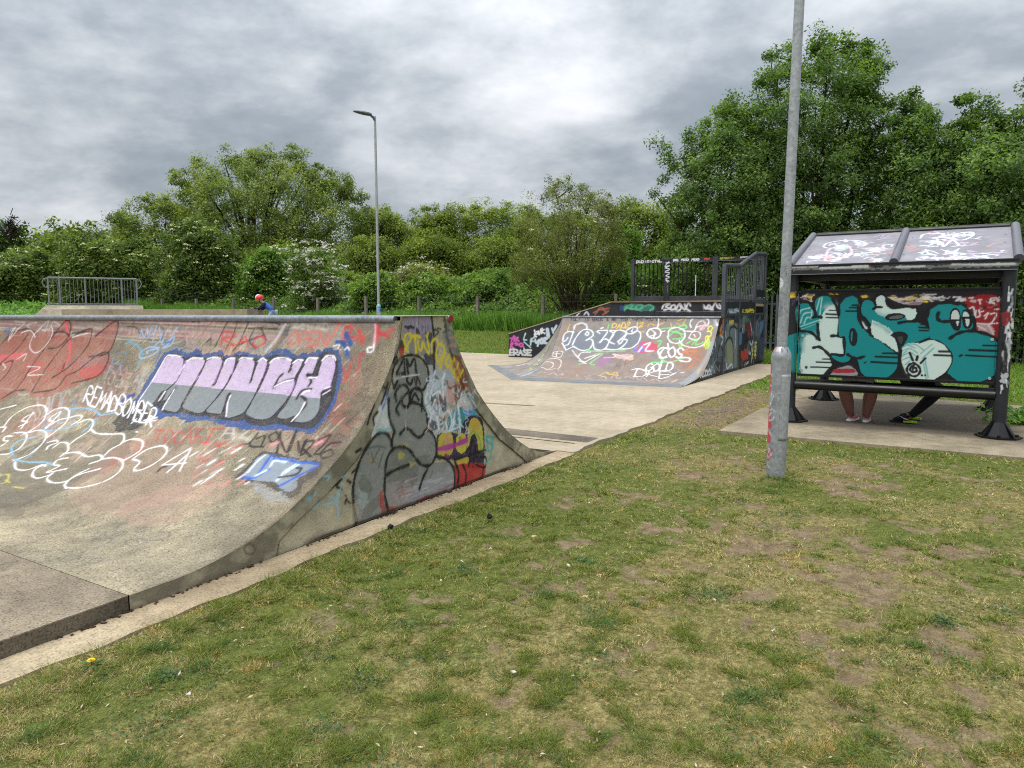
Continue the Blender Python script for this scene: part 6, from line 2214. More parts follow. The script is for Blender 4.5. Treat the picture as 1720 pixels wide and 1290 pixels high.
kid = {'pelvis': kp(-.12, 0, .50), 'chest': kp(.08, 0, .70), 'neck': kp(.19, 0, .79), 'head': kp(.26, 0, .885),
       'shl': kp(.12, .12, .71), 'shr': kp(.12, -.12, .71), 'ell': kp(.24, .17, .58), 'elr': kp(.24, -.17, .58), 'wrl': kp(.40, .17, .60), 'wrr': kp(.40, -.17, .60),
       'hal': kp(.47, .17, .60), 'har': kp(.47, -.17, .60), 'thl': (0, 0, 1), 'thr': (0, 0, 1),
       'hipl': kp(-.12, .07, .47), 'hipr': kp(-.12, -.07, .47), 'knl': kp(.02, .09, .30), 'knr': kp(-.10, -.08, .28), 'anl': kp(-.06, .07, .12), 'anr': kp(-.22, -.07, .11), 'tol': kp(.06, .08, .09), 'tor': kp(-.10, -.07, .08)}
N, E = body(kid, .66)
me = skin_mesh('person', N, E)
per = obj('person', me, M_skin, None, KB)
tag(per, 'small child in a red helmet and blue top leaning over a scooter beyond the ramp', 'person')
face(per, kid['head'], kf, .7, M_skin)
nodes = [(*kp(-.12, 0, .52), .10, .085), (*kp(-.02, 0, .62), .105, .085), (*kp(.09, 0, .71), .112, .09), (*kp(.165, 0, .775), .06)]
obj('top', skin_mesh('top', nodes, [(0, 1), (1, 2), (2, 3)]), M_blue, per)
nodes, ed = [(*kp(.10, 0, .745), .075)], []
for s_ in ('l', 'r'):
    b = len(nodes)
    nodes += [(*kid['sh' + s_], .062), (*kid['el' + s_], .046), (*kid['wr' + s_], .036)]
    ed += [(0, b), (b, b + 1), (b + 1, b + 2)]
obj('sleeves', skin_mesh('sleeves', nodes, ed), M_navy, per)
nodes, ed = [(*kp(-.13, 0, .49), .105, .10)], []
for s_ in ('l', 'r'):
    b = len(nodes)
    nodes += [(*kid['hip' + s_], .085), (*kid['kn' + s_], .06), (*kid['an' + s_], .045)]
    ed += [(0, b), (b, b + 1), (b + 1, b + 2)]
obj('jeans', skin_mesh('jeans', nodes, ed), M_denim, per)
for s_ in ('l', 'r'):
    mb = MB()
    c = kid['an' + s_].lerp(kid['to' + s_], .6) - Vector((0, 0, .03))
    ellipsoid(mb, c, (.09, .05, .042), 12, 8, tilt=Matrix.Rotation(math.atan2(kf.y, kf.x), 3, 'Z'))
    mb.build('shoe', M_blackc, per, True)
tl = Matrix.Rotation(math.atan2(kf.y, kf.x), 3, 'Z') @ Matrix.Rotation(R(22), 3, 'Y')
mb = MB()
ellipsoid(mb, kid['head'] + Vector((0, 0, .02)) + kf * .005, (.125, .105, .105), 20, 12, -.22, 1, tl)
hm = mb.build('helmet', M_red, per, True)
mb = MB()
ellipsoid(mb, kid['head'] + Vector((0, 0, .035)) + kf * .04, (.104, .06, .1), 14, 10, -.1, 1, tl)
mb.build('helmet_stripe', M_white, hm, True)
mb = MB()
mb.tube([kid['head'] + ks * .085 + Vector((0, 0, -.01)), kid['head'] + kf * .03 + Vector((0, 0, -.105)), kid['head'] - ks * .085 + Vector((0, 0, -.01))], .008, 6)
mb.build('chin_strap', M_blackc, hm)
sc_ = empty('kick_scooter', KB)
tag(sc_, 'black kick scooter held by the child in the red helmet', 'scooter')
mb = MB()
mb.box(kp(-.02, 0, .085), (.46, .11, .025), math.atan2(kf.y, kf.x), .008)
mb.build('footboard', M_blackc, sc_)
mb = MB()
mb.tube([kp(.30, 0, .07), kp(.33, 0, .16), kp(.42, 0, .58)], [.02, .02, .017], 10)
mb.tube([kp(.22, 0, .09), kp(.30, 0, .16)], .018, 8)
st = mb.build('steering_column', M_blackc, sc_, True)
mb = MB()
mb.tube([kp(.42, .22, .585), kp(.42, -.22, .585)], .015, 10)
hb_ = mb.build('handlebar', M_blackc, sc_, True)
for s_ in (-1, 1):
    mb = MB()
    mb.tube([kp(.42, s_ * .23, .585), kp(.42, s_ * .13, .585)], .019, 10)
    mb.build('grip', M_rub, hb_, True)
for f_ in (.34, -.28):
    mb = MB()
    mb.tube([kp(f_, -.013, .055), kp(f_, .013, .055)], .055, 20)
    mb.build('wheel', M_rub, sc_, True)

# two people sitting on the bench behind the panel
def seated(base_l, heading, feet, knees, seat_z, label, skin_legs, shirt, shorts, k=1.0, leg_cover=None):
    hx, hy = math.cos(heading), math.sin(heading)
    f = Vector((hx, hy, 0))
    s = Vector((-hy, hx, 0))
    P = lambda a, b, z: f * a + s * b + Vector((0, 0, z))
    B = Vector(base_l)
    pz = seat_z + .10
    fl, fr = [Vector(q) - B for q in feet]
    kl, kr = [Vector(q) - B for q in knees]
    j = {'pelvis': P(0, 0, pz), 'chest': P(.06, 0, pz + .36), 'neck': P(.10, 0, pz + .53), 'head': P(.16, 0, pz + .66),
         'shl': P(.06, .18, pz + .43), 'shr': P(.06, -.18, pz + .43), 'ell': P(.12, .23, pz + .18), 'elr': P(.12, -.23, pz + .18), 'wrl': P(.33, .14, pz + .10), 'wrr': P(.33, -.14, pz + .10),
         'hal': P(.42, .10, pz + .09), 'har': P(.42, -.10, pz + .09), 'thl': -s, 'thr': s, 'hipl': P(.05, .095, pz - .02), 'hipr': P(.05, -.095, pz - .02), 'knl': kl, 'knr': kr,
         'anl': fl + Vector((0, 0, .085)), 'anr': fr + Vector((0, 0, .085)), 'tol': fl + Vector((0, 0, .045)), 'tor': fr + Vector((0, 0, .045))}
    return j, B, f, s


def make_seated(base, heading, feet, fdir, knees, label, legmat, shirt, shorts, shoe, sole, cover, swoosh=False):
    j, B, f, s = seated(base, heading, feet, knees, .56, label, None, None, None)
    for q, n in ((0, 'l'), (1, 'r')):
        j['to' + n] = j['to' + n] + Vector(fdir[q]) * .14
    N, E = body(j, 1.0, 1.75 if cover == 'short' else 1.2)
    o = obj('person', skin_mesh('person', N, E), M_skin2, None, B)
    tag(o, label, 'person')
    face(o, j['head'], f, 1.0, M_skin2)
    ch = obj('shirt', skin_mesh('shirt', [(*j['pelvis'], .150, .125), (*j['pelvis'].lerp(j['chest'], .5), .14, .12), (*j['chest'], .16, .125), (*j['neck'].lerp(j['chest'], .3), .075), (*j['shl'], .07), (*j['ell'], .055), (*j['shr'], .07), (*j['elr'], .055)], [(0, 1), (1, 2), (2, 3), (2, 4), (4, 5), (2, 6), (6, 7)]), shirt, o)
    nodes, ed = [(*(j['pelvis'] - Vector((0, 0, .02))), .155, .13)], []
    for n in ('l', 'r'):
        b = len(nodes)
        end = j['kn' + n] if cover == 'long' else j['hip' + n].lerp(j['kn' + n], .6)
        nodes += [(*j['hip' + n], .105), (*end, .072 if cover == 'long' else .098)]
        ed += [(0, b), (b, b + 1)]
        if cover == 'long':
            nodes += [(*j['kn' + n].lerp(j['an' + n], .35), .076), (*j['an' + n], .052)]
            ed += [(b + 1, b + 2), (b + 2, b + 3)]
    obj('leggings' if cover == 'long' else 'shorts', skin_mesh('legwear', nodes, ed), shorts, o)
    mb = MB()
    ellipsoid(mb, j['head'] + Vector((0, 0, .025)) - f * .02, (.105, .098, .12), 16, 10, -.35, 1)
    mb.build('hair', M_hair, o, True)
    for n, fd in (('l', fdir[0]), ('r', fdir[1])):
        a = math.atan2(fd[1], fd[0])
        tm = Matrix.Rotation(a, 3, 'Z')
        c = j['an' + n] + Vector(fd) * .06
        ground = Vector((c.x, c.y, 0))
        nodes = [(*(ground + Vector(fd) * -.095 + Vector((0, 0, .06))), .050, .052), (*(ground + Vector(fd) * -.01 + Vector((0, 0, .066))), .054, .056), (*(ground + Vector(fd) * .09 + Vector((0, 0, .042))), .044, .036), (*(ground + Vector(fd) * .155 + Vector((0, 0, .034))), .036, .026), (*(ground + Vector(fd) * -.08 + Vector((0, 0, .105))), .054, .046)]
        sh_ = obj('shoe', skin_mesh('shoe', nodes, [(1, 0), (1, 2), (2, 3), (0, 4)]), shoe, o)
        mb = MB()
        pts = [(-.135, -.03), (-.145, 0), (-.135, .03), (-.05, .043), (.06, .05), (.15, .044), (.19, .015), (.19, -.015), (.15, -.044), (.06, -.05), (-.05, -.043)]
        V = [tuple(ground + tm @ Vector((x, y, 0)) + Vector((0, 0, .0))) for x, y in pts] + [tuple(ground + tm @ Vector((x * .97, y * .94, 0)) + Vector((0, 0, .024))) for x, y in pts]
        n_ = len(pts)
        F = [tuple(range(n_ - 1, -1, -1)), tuple(range(n_, 2 * n_))] + [(i, (i + 1) % n_, n_ + (i + 1) % n_, n_ + i) for i in range(n_)]
        mb.add(V, F)
        if swoosh:
            mb.build('sole', M_rub, sh_, True, 50)
            mb = MB()
            V = [tuple(ground + tm @ Vector((x, y * 1.03, 0)) + Vector((0, 0, z))) for z in (.012, .036) for x, y in ((-.15, -.02), (-.15, .02), (-.08, .047), (-.0, .05), (-.0, -.05), (-.08, -.047))]
            mb.add(V, [tuple(range(5, -1, -1)), tuple(range(6, 12))] + [(i, (i + 1) % 6, 6 + (i + 1) % 6, 6 + i) for i in range(6)])
        mb.build('heel_cushion' if swoosh else 'sole', sole, sh_, True, 50)
        if swoosh:
            sd_ = tm @ Vector((0, 1, 0))
            for sg in (1, -1):
                pts = [(-.06, .050), (-.02, .058), (.05, .085), (.0, .052), (-.03, .040), (-.055, .042)]
                V = [tuple(ground + Vector(fd) * x + sd_ * sg * .053 + Vector((0, 0, z + .012))) for x, z in pts] + [tuple(ground + Vector(fd) * x + sd_ * sg * .047 + Vector((0, 0, z + .012))) for x, z in pts]
                F = [tuple(range(6)), tuple(range(11, 5, -1))] + [((i + 1) % 6, i, 6 + i, 6 + (i + 1) % 6) for i in range(6)]
                mb = MB()
                mb.add(V, F)
                mb.build('curved_tick', M_white, sh_)
    return o


zp = .024
f1 = onz(1432, 707, zp); f2 = onz(1454, 708, zp)
b1 = s2w((FXL + .30, .40, 0)); b1[2] = zp
fa = Vector((math.cos(SRZ - .25), math.sin(SRZ - .25), 0))
f1 += np.array([.02, .03, 0])
make_seated(tuple(b1), SRZ, [tuple(f1), tuple(f2)], [Vector((.96, -.28, 0)).normalized(), Vector((1, -.05, 0)).normalized()], [tuple(f1 + np.array([-.10, .09, .47])), tuple(f2 + np.array([-.06, -.06, .47]))],
            'person with bare legs and pink trainers sitting behind the teal panel', M_skin2, M_white, M_grey, M_pink, M_white, 'short')
g1 = onz(1527, 711, zp); g2 = onz(1536, 705, zp)
b2 = s2w((FXL + .30, -.30, 0)); b2[2] = zp
make_seated(tuple(b2), SRZ + .35, [tuple(g1), tuple(g2)], [Vector((.25, .97, 0)).normalized(), Vector((.45, .9, 0)).normalized()], [tuple(g1 + np.array([.02, -.30, .44])), tuple(g2 + np.array([.05, -.30, .44]))],
            'person in black leggings and black and neon trainers sitting behind the panel', M_blackc, M_blackc, M_blackc, M_blackc, M_neon, 'long', True)
# ------------------------------------------------------------------ vegetation
LF = {
    'fresh': mat_leaf('leaf_fresh', lin(53, 72, 28), lin(100, 132, 49), lin(168, 194, 77)),
    'oak': mat_leaf('leaf_deep', lin(58, 80, 40), lin(98, 128, 64), lin(146, 172, 92)),
    'dark': mat_leaf('leaf_dark', lin(33, 48, 23), lin(65, 91, 38), lin(111, 140, 57)),
    'willow': mat_leaf('leaf_willow', lin(71, 85, 41), lin(121, 140, 69), lin(186, 194, 111)),
    'wood': mat_leaf('leaf_wood', lin(67, 83, 36), lin(115, 134, 57), lin(168, 180, 82)),
    'olive': mat_leaf('leaf_olive', lin(74, 82, 40), lin(118, 128, 66), lin(166, 174, 104)),
    'lime': mat_leaf('leaf_lime', lin(56, 84, 30), lin(98, 132, 52), lin(142, 170, 78)),
    'hedge': mat_leaf('leaf_hedge', lin(50, 66, 30), lin(92, 114, 50), lin(146, 162, 84)),
    'bramble': mat_leaf('leaf_bramble', lin(53, 74, 31), lin(100, 132, 54), lin(168, 191, 88)),
    'weed': mat_leaf('leaf_weed', lin(56, 85, 33), lin(97, 142, 59), lin(165, 205, 93)),
}
M_flower = mat_leaf('cream_flower', lin(176, 180, 116), lin(206, 208, 150), lin(226, 226, 186), .3)
M_may = mat_leaf('hawthorn_blossom', lin(112, 118, 90), lin(168, 166, 150), lin(206, 202, 194), .2)
M_bark = mat_simple('bark', lin(86, 76, 62), .95, .4, 14, .1, lin(62, 56, 48), .5)
M_barkd = mat_simple('dark_bark', lin(58, 52, 44), .95, .4, 14, .1, None, .5)
M_dead = mat_simple('dead_twigs', lin(132, 116, 92), .95, .3, 14, .1)


def rand_unit(n, rs):
    v = rs.normal(size=(n, 3))
    return v / np.linalg.norm(v, axis=1)[:, None]


def leaf_mesh(name, P, out, size, rs, aspect=.5, droop=.0, tone=None, up=.35):
    """one folded, pointed leaf (two quads' worth of area in one rhomb) at every point of P"""
    n = len(P)
    nrm = rand_unit(n, rs) * .75 + out * .5 + np.array([0, 0, up])
    nrm /= np.linalg.norm(nrm, axis=1)[:, None] + 1e-9
    d = rand_unit(n, rs) + np.array([0, 0, -droop])
    d -= nrm * (d * nrm).sum(1)[:, None]
    d /= np.linalg.norm(d, axis=1)[:, None] + 1e-9
    s = np.cross(nrm, d)
    L = size * rs.uniform(.6, 1.35, n)[:, None]
    w = L * aspect * .5
    V = np.empty((n, 4, 3))
    V[:, 0] = P
    V[:, 1] = P + d * L * .45 + s * w + nrm * L * .05
    V[:, 2] = P + d * L
    V[:, 3] = P + d * L * .45 - s * w + nrm * L * .05
    F = np.arange(4 * n).reshape(n, 4)
    me = new_mesh(name, V.reshape(-1, 3), F)
    if tone is None: tone = rs.uniform(0, 1, n)
    at = me.attributes.new('tone', 'FLOAT', 'POINT')
    at.data.foreach_set('value', np.repeat(np.clip(tone, 0, 1), 4).astype(np.float32))
    return me


def in_poly(px, py, L):
    ins = np.zeros(len(px), bool)
    j = len(L) - 1
    for i in range(len(L)):
        xi, yi = L[i]
        xj, yj = L[j]
        if yi != yj: ins ^= ((yi > py) != (yj > py)) & (px < (xj - xi) * (py - yi) / (yj - yi) + xi)
        j = i
    return ins


def poly_dist(px, py, L):
    D = np.full(len(px), 1e9)
    for i in range(len(L)):
        a, b = L[i - 1], L[i]
        ab = b - a
        t = np.clip(((px - a[0]) * ab[0] + (py - a[1]) * ab[1]) / (ab @ ab + 1e-9), 0, 1)
        D = np.minimum(D, np.hypot(px - a[0] - t * ab[0], py - a[1] - t * ab[1]))
    return D


def tree(name, label, sil, d, base_px, leaf, nclump, nleaf, lsize, crad, bark, seed, cat='tree', group=None, trunk_r=.16, stems=1, limbs=14, depth=1.0, aspect=.5, droop=.1,
         flowers=0, fl_mat=None, fl_size=.1, gap=.0, twig=True, base_z=None, toneshift=0., spread=.35, trunk_label=None):
    """crown grown inside a silhouette that has its own distance, size and depth (metres)"""
    rs = np.random.RandomState(seed)
    L = pl(sil)[0]
    cx = base_px
    dirc = ray(cx, 518)[:2]
    dirc /= np.hypot(*dirc)
    k = d / PF
    bx, by = dirc * d
    bz = float(ground_h(bx, by)) - .1 if base_z is None else base_z
    lo, hi = L.min(0), L.max(0)
    pts = []
    while len(pts) < nclump:
        q = rs.uniform(lo, hi, (nclump * 3, 2))
        q = q[in_poly(q[:, 0], q[:, 1], L)]
        if gap: q = q[fbm(q[:, 0] * k * 1.1 + seed, q[:, 1] * k * 1.1, seed, 3) > gap]
        pts += list(q)
    q = np.array(pts[:nclump])
    dist = poly_dist(q[:, 0], q[:, 1], L) * k
    cen_px = np.array([(lo[0] + hi[0]) / 2, (lo[1] + hi[1]) / 2])
    q = q + (cen_px - q) * np.clip(crad * .5 / (np.abs(cen_px - q).max(1)[:, None] * k + 1e-6), 0, .2) * ((dist < crad) * np.where(rs.uniform(0, 1, nclump) < .35, rs.uniform(-1.3, .2, nclump), .9))[:, None]
    dm = np.minimum(dist * 1.6 + crad * .5, (hi[0] - lo[0]) * k * .5 * depth)
    dep = rs.uniform(-1, 1, nclump)
    dep = np.sign(dep) * np.abs(dep) ** .7 * dm
    dv = FW[None] + RT[None] * ((q[:, 0] - PW / 2) / PF)[:, None] - UP[None] * ((q[:, 1] - PH / 2) / PF)[:, None]
    dv = dv / np.hypot(dv[:, 0], dv[:, 1])[:, None]
    Cc = CAM[None] + dv * (d + dep)[:, None] - np.array([bx, by, bz])[None]
    Cc[:, 2] = np.maximum(Cc[:, 2], .15)
    root = empty(name, (bx, by, bz))
    tag(root, label, cat, group)
    # leaves in clumps
    nl = nleaf
    cr = crad * rs.uniform(.45, 1.3, nclump) * np.where(dist < crad, .7, 1.0)
    off = rand_unit(nclump * nl, rs) * (rs.uniform(0, 1, nclump * nl) ** .5)[:, None]
    P = np.repeat(Cc, nl, 0) + off * np.repeat(cr, nl)[:, None] * np.array([1, 1, .8])
    cen = Cc.mean(0)
    out = P - cen
    out /= np.linalg.norm(out, axis=1)[:, None] + 1e-9
    ct = rs.normal(0, .14, nclump)
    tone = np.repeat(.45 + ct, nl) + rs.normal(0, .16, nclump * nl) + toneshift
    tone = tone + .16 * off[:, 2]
    P[:, 2] = np.maximum(P[:, 2], .02)
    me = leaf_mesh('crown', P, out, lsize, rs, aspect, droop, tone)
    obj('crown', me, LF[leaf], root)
    if flowers:
        i = rs.permutation(nclump)
        i = i[np.argsort(-(Cc[i, 2] * .3 - dep[i] + rs.normal(0, 1.2, nclump)))][:flowers]
        flowers = len(i)
        fc = Cc[i] + np.array([0, 0, 1]) * (cr[i] * .7)[:, None] - np.array([dirc[0], dirc[1], 0]) * (cr[i] * .7)[:, None] + rs.normal(0, .25, (flowers, 3))
        m_ = 16
        FP_ = np.repeat(fc, m_, 0) + rs.normal(0, 1, (flowers * m_, 3)) * fl_size * np.array([1, 1, .25])
        mf = leaf_mesh('blossom', FP_, np.tile(np.array([[-dirc[0], -dirc[1], .6]]), (len(FP_), 1)), fl_size * .9, rs, .9, 0, rs.uniform(0, 1, len(FP_)), 1.0)
        obj('blossom', mf, fl_mat or M_flower, root)
    # trunk and limbs
    mb = MB()
    H = Cc[:, 2].max()
    order = rs.permutation(nclump)
    heads, curves = [], []
    for s in range(stems):
        a = rs.uniform(0, 6.28)
        r0 = trunk_r * (1.0 if stems == 1 else rs.uniform(.55, .9))
        heads.append((Vector((math.cos(a) * .25 * (stems > 1), math.sin(a) * .25 * (stems > 1), 0)), r0))
    tgt = []
    for i in order:                                     # well-spread limb ends
        if all(np.linalg.norm(Cc[i] - t) > H * .16 for t in tgt): tgt.append(Cc[i])
        if len(tgt) >= limbs: break
    for j, t in enumerate(tgt):
        b, r0 = heads[j % len(heads)]
        lat = Vector((t[0], t[1], 0))
        split = min(t[2] * spread, H * .45) * rs.uniform(.7, 1.2)
        c1 = b + Vector((lat.x * .06, lat.y * .06, split))
        c2 = b + Vector((lat.x * .55, lat.y * .55, split + (t[2] - split) * .62))
        e = Vector(tuple(t))
        pp = []
        for u in np.linspace(0, 1, 10):
            v = (1 - u) ** 3 * b + 3 * u * (1 - u) ** 2 * c1 + 3 * u * u * (1 - u) * c2 + u ** 3 * e
            if 0 < u < 1: v += Vector(tuple(rs.normal(0, .012 * H * .3, 3)))
            pp.append(v)
        rr_ = [max(.008, r0 * (1 - .92 * u) * (1 if u < .3 else .75)) for u in np.linspace(0, 1, 10)]
        mb.tube(pp, rr_, 6, False)
        curves.append((pp, rr_))
    if twig:
        allp = np.array([tuple(v) for c, _ in curves for v in c[3:]])
        for i in order[:min(nclump, 110)]:
            dd_ = np.linalg.norm(allp - Cc[i] + np.array([0, 0, .3]), axis=1)
            o_ = allp[dd_.argmin()]
            if dd_.min() > H * .4: continue
            m_ = (o_ + Cc[i]) / 2 + rs.normal(0, .05 * H * .3, 3)
            mb.tube([tuple(o_), tuple(m_), tuple(Cc[i])], [.014 + .002 * H, .009 + .001 * H, .006], 4, False)
    obj('trunk', mb.build('trunk', bark).data, None, root) if False else mb.build('trunk', bark, root, True)
    return root


# trees on the right, close behind the palisade
tree('maple_tree', 'tallest leafy tree, rising behind the near lamp post and the shelter', '1222,520 1225,350 1240,275 1258,205 1264,150 1275,105 1296,95 1318,80 1345,95 1366,62 1388,48 1412,66 1425,60 1440,82 1462,66 1474,92 1492,100 1482,145 1492,190 1480,240 1494,300 1488,400 1470,520', 27.0, 1370, 'oak', 700, 160, .105, .54, M_barkd, 101, group='leafy trees behind the shelter', trunk_r=.2, limbs=22, gap=.30, depth=.7)
tree('maple_tree', 'broad lower tree with drooping outer boughs left of the tallest tree', '1120,540 1112,470 1118,420 1130,375 1112,325 1135,300 1128,268 1104,246 1120,248 1148,262 1162,225 1178,190 1200,200 1215,172 1245,160 1262,190 1290,250 1310,350 1310,540', 25.6, 1215, 'oak', 660, 150, .10, .5, M_barkd, 102, group='leafy trees behind the shelter', trunk_r=.17, limbs=20, gap=.3, stems=2, depth=.8, toneshift=.04)
tree('maple_tree', 'leafy tree with a ragged top standing right of the tallest tree', '1470,520 1475,300 1484,225 1502,180 1520,165 1528,140 1542,150 1550,185 1572,185 1575,220 1600,245 1622,320 1622,520', 26.2, 1545, 'oak', 460, 150, .104, .48, M_barkd, 103, group='leafy trees behind the shelter', trunk_r=.15, limbs=16, gap=.28, stems=2)
tree('maple_tree', 'leafy tree at the right picture edge with two upright leading shoots', '1580,520 1575,300 1592,235 1612,205 1602,160 1606,132 1622,140 1636,172 1664,172 1682,195 1694,212 1708,180 1722,150 1745,140 1775,180 1790,300 1790,520', 25.8, 1670, 'oak', 530, 150, .104, .48, M_barkd, 104, group='leafy trees behind the shelter', trunk_r=.15, limbs=18, gap=.26, stems=2)
tree('ivy_shrub', 'dense pale green shrub with bare twigs above the right end of the shelter', '1480,640 1490,430 1545,360 1600,345 1650,325 1700,330 1800,320 1810,640', 24.9, 1640, 'bramble', 330, 66, .12, .5, M_bark, 105, 'shrub', None, .06, 4, 18, .25, toneshift=.0)
tree('ivy_shrub', 'dark shrub filling the gap between the palisade and the tallest tree', '1235,660 1240,480 1290,420 1350,400 1430,395 1500,430 1510,660', 25.2, 1370, 'dark', 330, 70, .13, .5, M_barkd, 106, 'shrub', None, .07, 4, 14, .3)
tree('ivy_shrub', 'dark hedge shrub standing on the lawn edge right of the shelter post', '1600,600 1610,480 1660,470 1730,460 1820,470 1830,600', 24.6, 1715, 'dark', 200, 70, .12, .5, M_barkd, 107, 'shrub', None, .06, 4, 10, .35)
tree('elder_shrub', 'elder shrub with cream flower heads seen through the railed platform', '1060,560 1062,470 1090,430 1130,420 1180,425 1230,440 1250,560', 26.0, 1150, 'lime', 220, 70, .11, .5, M_bark, 108, 'shrub', None, .06, 4, 12, .3, flowers=12, fl_size=.07, toneshift=-.12)
for i, (sil, d, bx_, lab) in enumerate((('1195,540 1200,430 1240,400 1300,390 1360,380 1400,400 1410,540', 36, 1300, 'shaded far tree seen low between the near lamp post and the railed platform'), ('1390,540 1400,400 1460,370 1530,360 1600,380 1610,540', 37, 1500, 'shaded far tree seen low above the middle of the shelter roof'), ('1590,540 1600,380 1660,350 1740,340 1830,360 1840,540', 37, 1690, 'shaded far tree seen low above the right end of the shelter roof'))):
    tree('maple_tree', lab, sil, d, bx_, 'dark', 360, 70, .2, .8, M_barkd, 170 + i, group='shaded trees beyond the shelter', trunk_r=.15, limbs=12, twig=False)
# sparse olive tree behind the fence
tree('hawthorn_tree', 'rounded olive brown tree with many thin stems behind the far ramp', '862,478 852,450 862,425 872,400 864,372 880,350 905,335 910,318 930,300 950,292 965,310 985,300 1000,318 1020,322 1040,340 1050,365 1045,395 1060,420 1040,450 1000,478 960,490 905,488', 28.6, 962, 'olive', 560, 76, .085, .42, M_bark, 110, 'tree', None, .10, 8, 40, .75, .38, flowers=14, fl_size=.05, gap=.33, spread=.30)
# the great willow and its neighbours
tree('willow_tree', 'big spreading willow with open airy crown, tallest tree left of the slim lamp post', '300,480 296,330 300,292 325,268 360,266 385,256 420,254 438,248 462,256 490,252 515,264 545,280 562,292 590,305 612,330 626,345 622,390 628,430 600,485', 76, 432, 'willow', 900, 110, .27, 1.2, M_barkd, 120, 'tree', None, .5, 3, 44, .55, .4, .3, gap=.37, spread=.4)
tree('willow_tree', 'thin airy willow leaning out left of the big willow', '185,470 182,378 192,352 215,350 235,342 262,330 292,325 312,350 325,420 318,480', 80, 275, 'willow', 260, 90, .27, 1.1, M_barkd, 121, 'tree', None, .3, 2, 22, .5, .4, .3, gap=.4)
G = 'far wood trees under the sky'
tree('poplar_tree', 'far low green trees at the left picture edge below the cloud bank', '-60,500 -50,395 -10,390 30,402 80,382 110,376 145,374 175,390 215,380 250,400 262,500', 84, 110, 'wood', 330, 64, .42, 1.4, M_barkd, 122, 'tree', G, .3, 3, 16, .4)
tree('bare_tree', 'thin sparse tree with a dark rook nest at the far left edge', '-30,440 -24,372 0,366 20,368 46,382 42,408 30,440', 70, 12, 'dark', 60, 26, .3, .8, M_barkd, 123, 'tree', None, .2, 1, 16, .4, gap=.4)
nest_p = atd(20, 385, 69)
mb = MB()
rs_ = np.random.RandomState(3)
for k in range(150):
    v = rs_.normal(0, 1, 3) * np.array([.2, .2, .5])
    w = rs_.normal(0, .16, 3)
    mb.tube([tuple(v - w), tuple(v + w)], .03, 3, False)
o = mb.build('nest', M_barkd, None)
o.location = tuple(nest_p)
tag(o, 'dark ragged nest high in the thin tree at the left edge', 'nest')
for i, (sil, d, bx_, lab) in enumerate((
    ('575,500 590,400 606,372 625,358 645,352 668,356 690,368 706,400 710,500', 78, 640, 'rounded far tree just right of the slim lamp post'),
    ('680,500 690,400 700,365 722,352 745,346 764,352 775,400 775,500', 82, 728, 'far tree with the flat top, second right of the slim lamp post'),
    ('745,500 752,400 756,362 775,346 800,338 828,342 850,344 872,352 890,380 892,500', 80, 815, 'tallest rounded dome of the far wood, left of the olive tree'),
    ('850,500 856,380 880,352 920,350 950,356 985,352 1010,360 1020,500', 84, 930, 'far tree seen around the olive brown crown'),
    ('1000,500 1012,380 1030,360 1052,344 1080,336 1105,340 1130,350 1150,380 1150,500', 62, 1075, 'far green tree between the olive tree and the tall leafy trees'),
    ('545,505 560,440 585,415 620,402 655,410 690,425 705,505', 62, 625, 'mid green willow mound behind the white hawthorn'),
    ('660,505 672,430 700,402 740,392 770,405 792,440 800,505', 60, 735, 'mid green willow mound right of the slim lamp post'),
    ('770,505 780,430 810,405 850,395 885,410 905,450 910,505', 60, 840, 'mid green willow mound left of the olive tree'),
    ('330,510 345,440 400,420 460,415 520,425 560,450 570,510', 66, 450, 'dark green willow growth at the foot of the big willow'))):
    tree('willow_tree' if 'willow' in lab else 'poplar_tree', lab, sil, d, bx_, 'wood', 430, 100, .24 if d < 70 else .28, 1.2, M_barkd, 130 + i, 'tree', G, .25, 3, 16, .4, .4, .2, toneshift=(-.1 if 'dark' in lab else (.06 if d > 70 else -.02)))
# hedge of elders on the left
G = 'flowering elders behind the fence on the left'
for i, (sil, d, bx_, lab, fl, lf) in enumerate((
    ('-60,525 -50,450 -10,430 30,418 70,425 100,440 112,525', 52, 20, 'yellow green elder at the left edge behind the guard rail', 40, 'hedge'),
    ('80,525 90,440 115,415 140,398 185,392 235,402 265,425 285,525', 50, 180, 'wide elder rising above the guard rail', 46, 'hedge'),
    ('262,528 275,470 288,425 284,402 305,384 335,370 362,378 386,392 396,430 412,460 425,528', 46, 345, 'tallest elder, peaked, dotted with cream flowers left of the child', 66, 'hedge'),
    ('395,528 405,480 414,448 436,420 462,418 478,438 492,462 490,528', 43, 447, 'bright green elder directly behind the child', 26, 'lime'))):
    tree('elder_shrub', lab, sil, d, bx_, lf, 480 if i < 3 else 300, 90, .19, .75, M_bark, 150 + i, 'shrub', G, .09, 5, 16, .45, .5, .1, flowers=fl, fl_size=.085, toneshift=[.05, .08, -.02, 0][i])
tree('may_bush', 'hawthorn bush covered in white blossom right of the child', '478,512 488,480 494,455 484,426 500,418 522,416 540,410 552,424 566,448 574,480 582,512', 39, 532, 'bramble', 200, 34, .15, .55, M_bark, 160, 'shrub', None, .07, 4, 24, .5, flowers=170, fl_mat=M_may, fl_size=.13, gap=.25)
tree('may_bush', 'pale flowering bush on the bramble bank right of the slim lamp post', '655,490 662,462 690,446 715,440 740,452 752,470 760,490', 40, 705, 'olive', 150, 40, .15, .55, M_bark, 161, 'shrub', None, .05, 4, 18, .5, flowers=24, fl_mat=M_may, fl_size=.10, gap=.25, toneshift=.2)
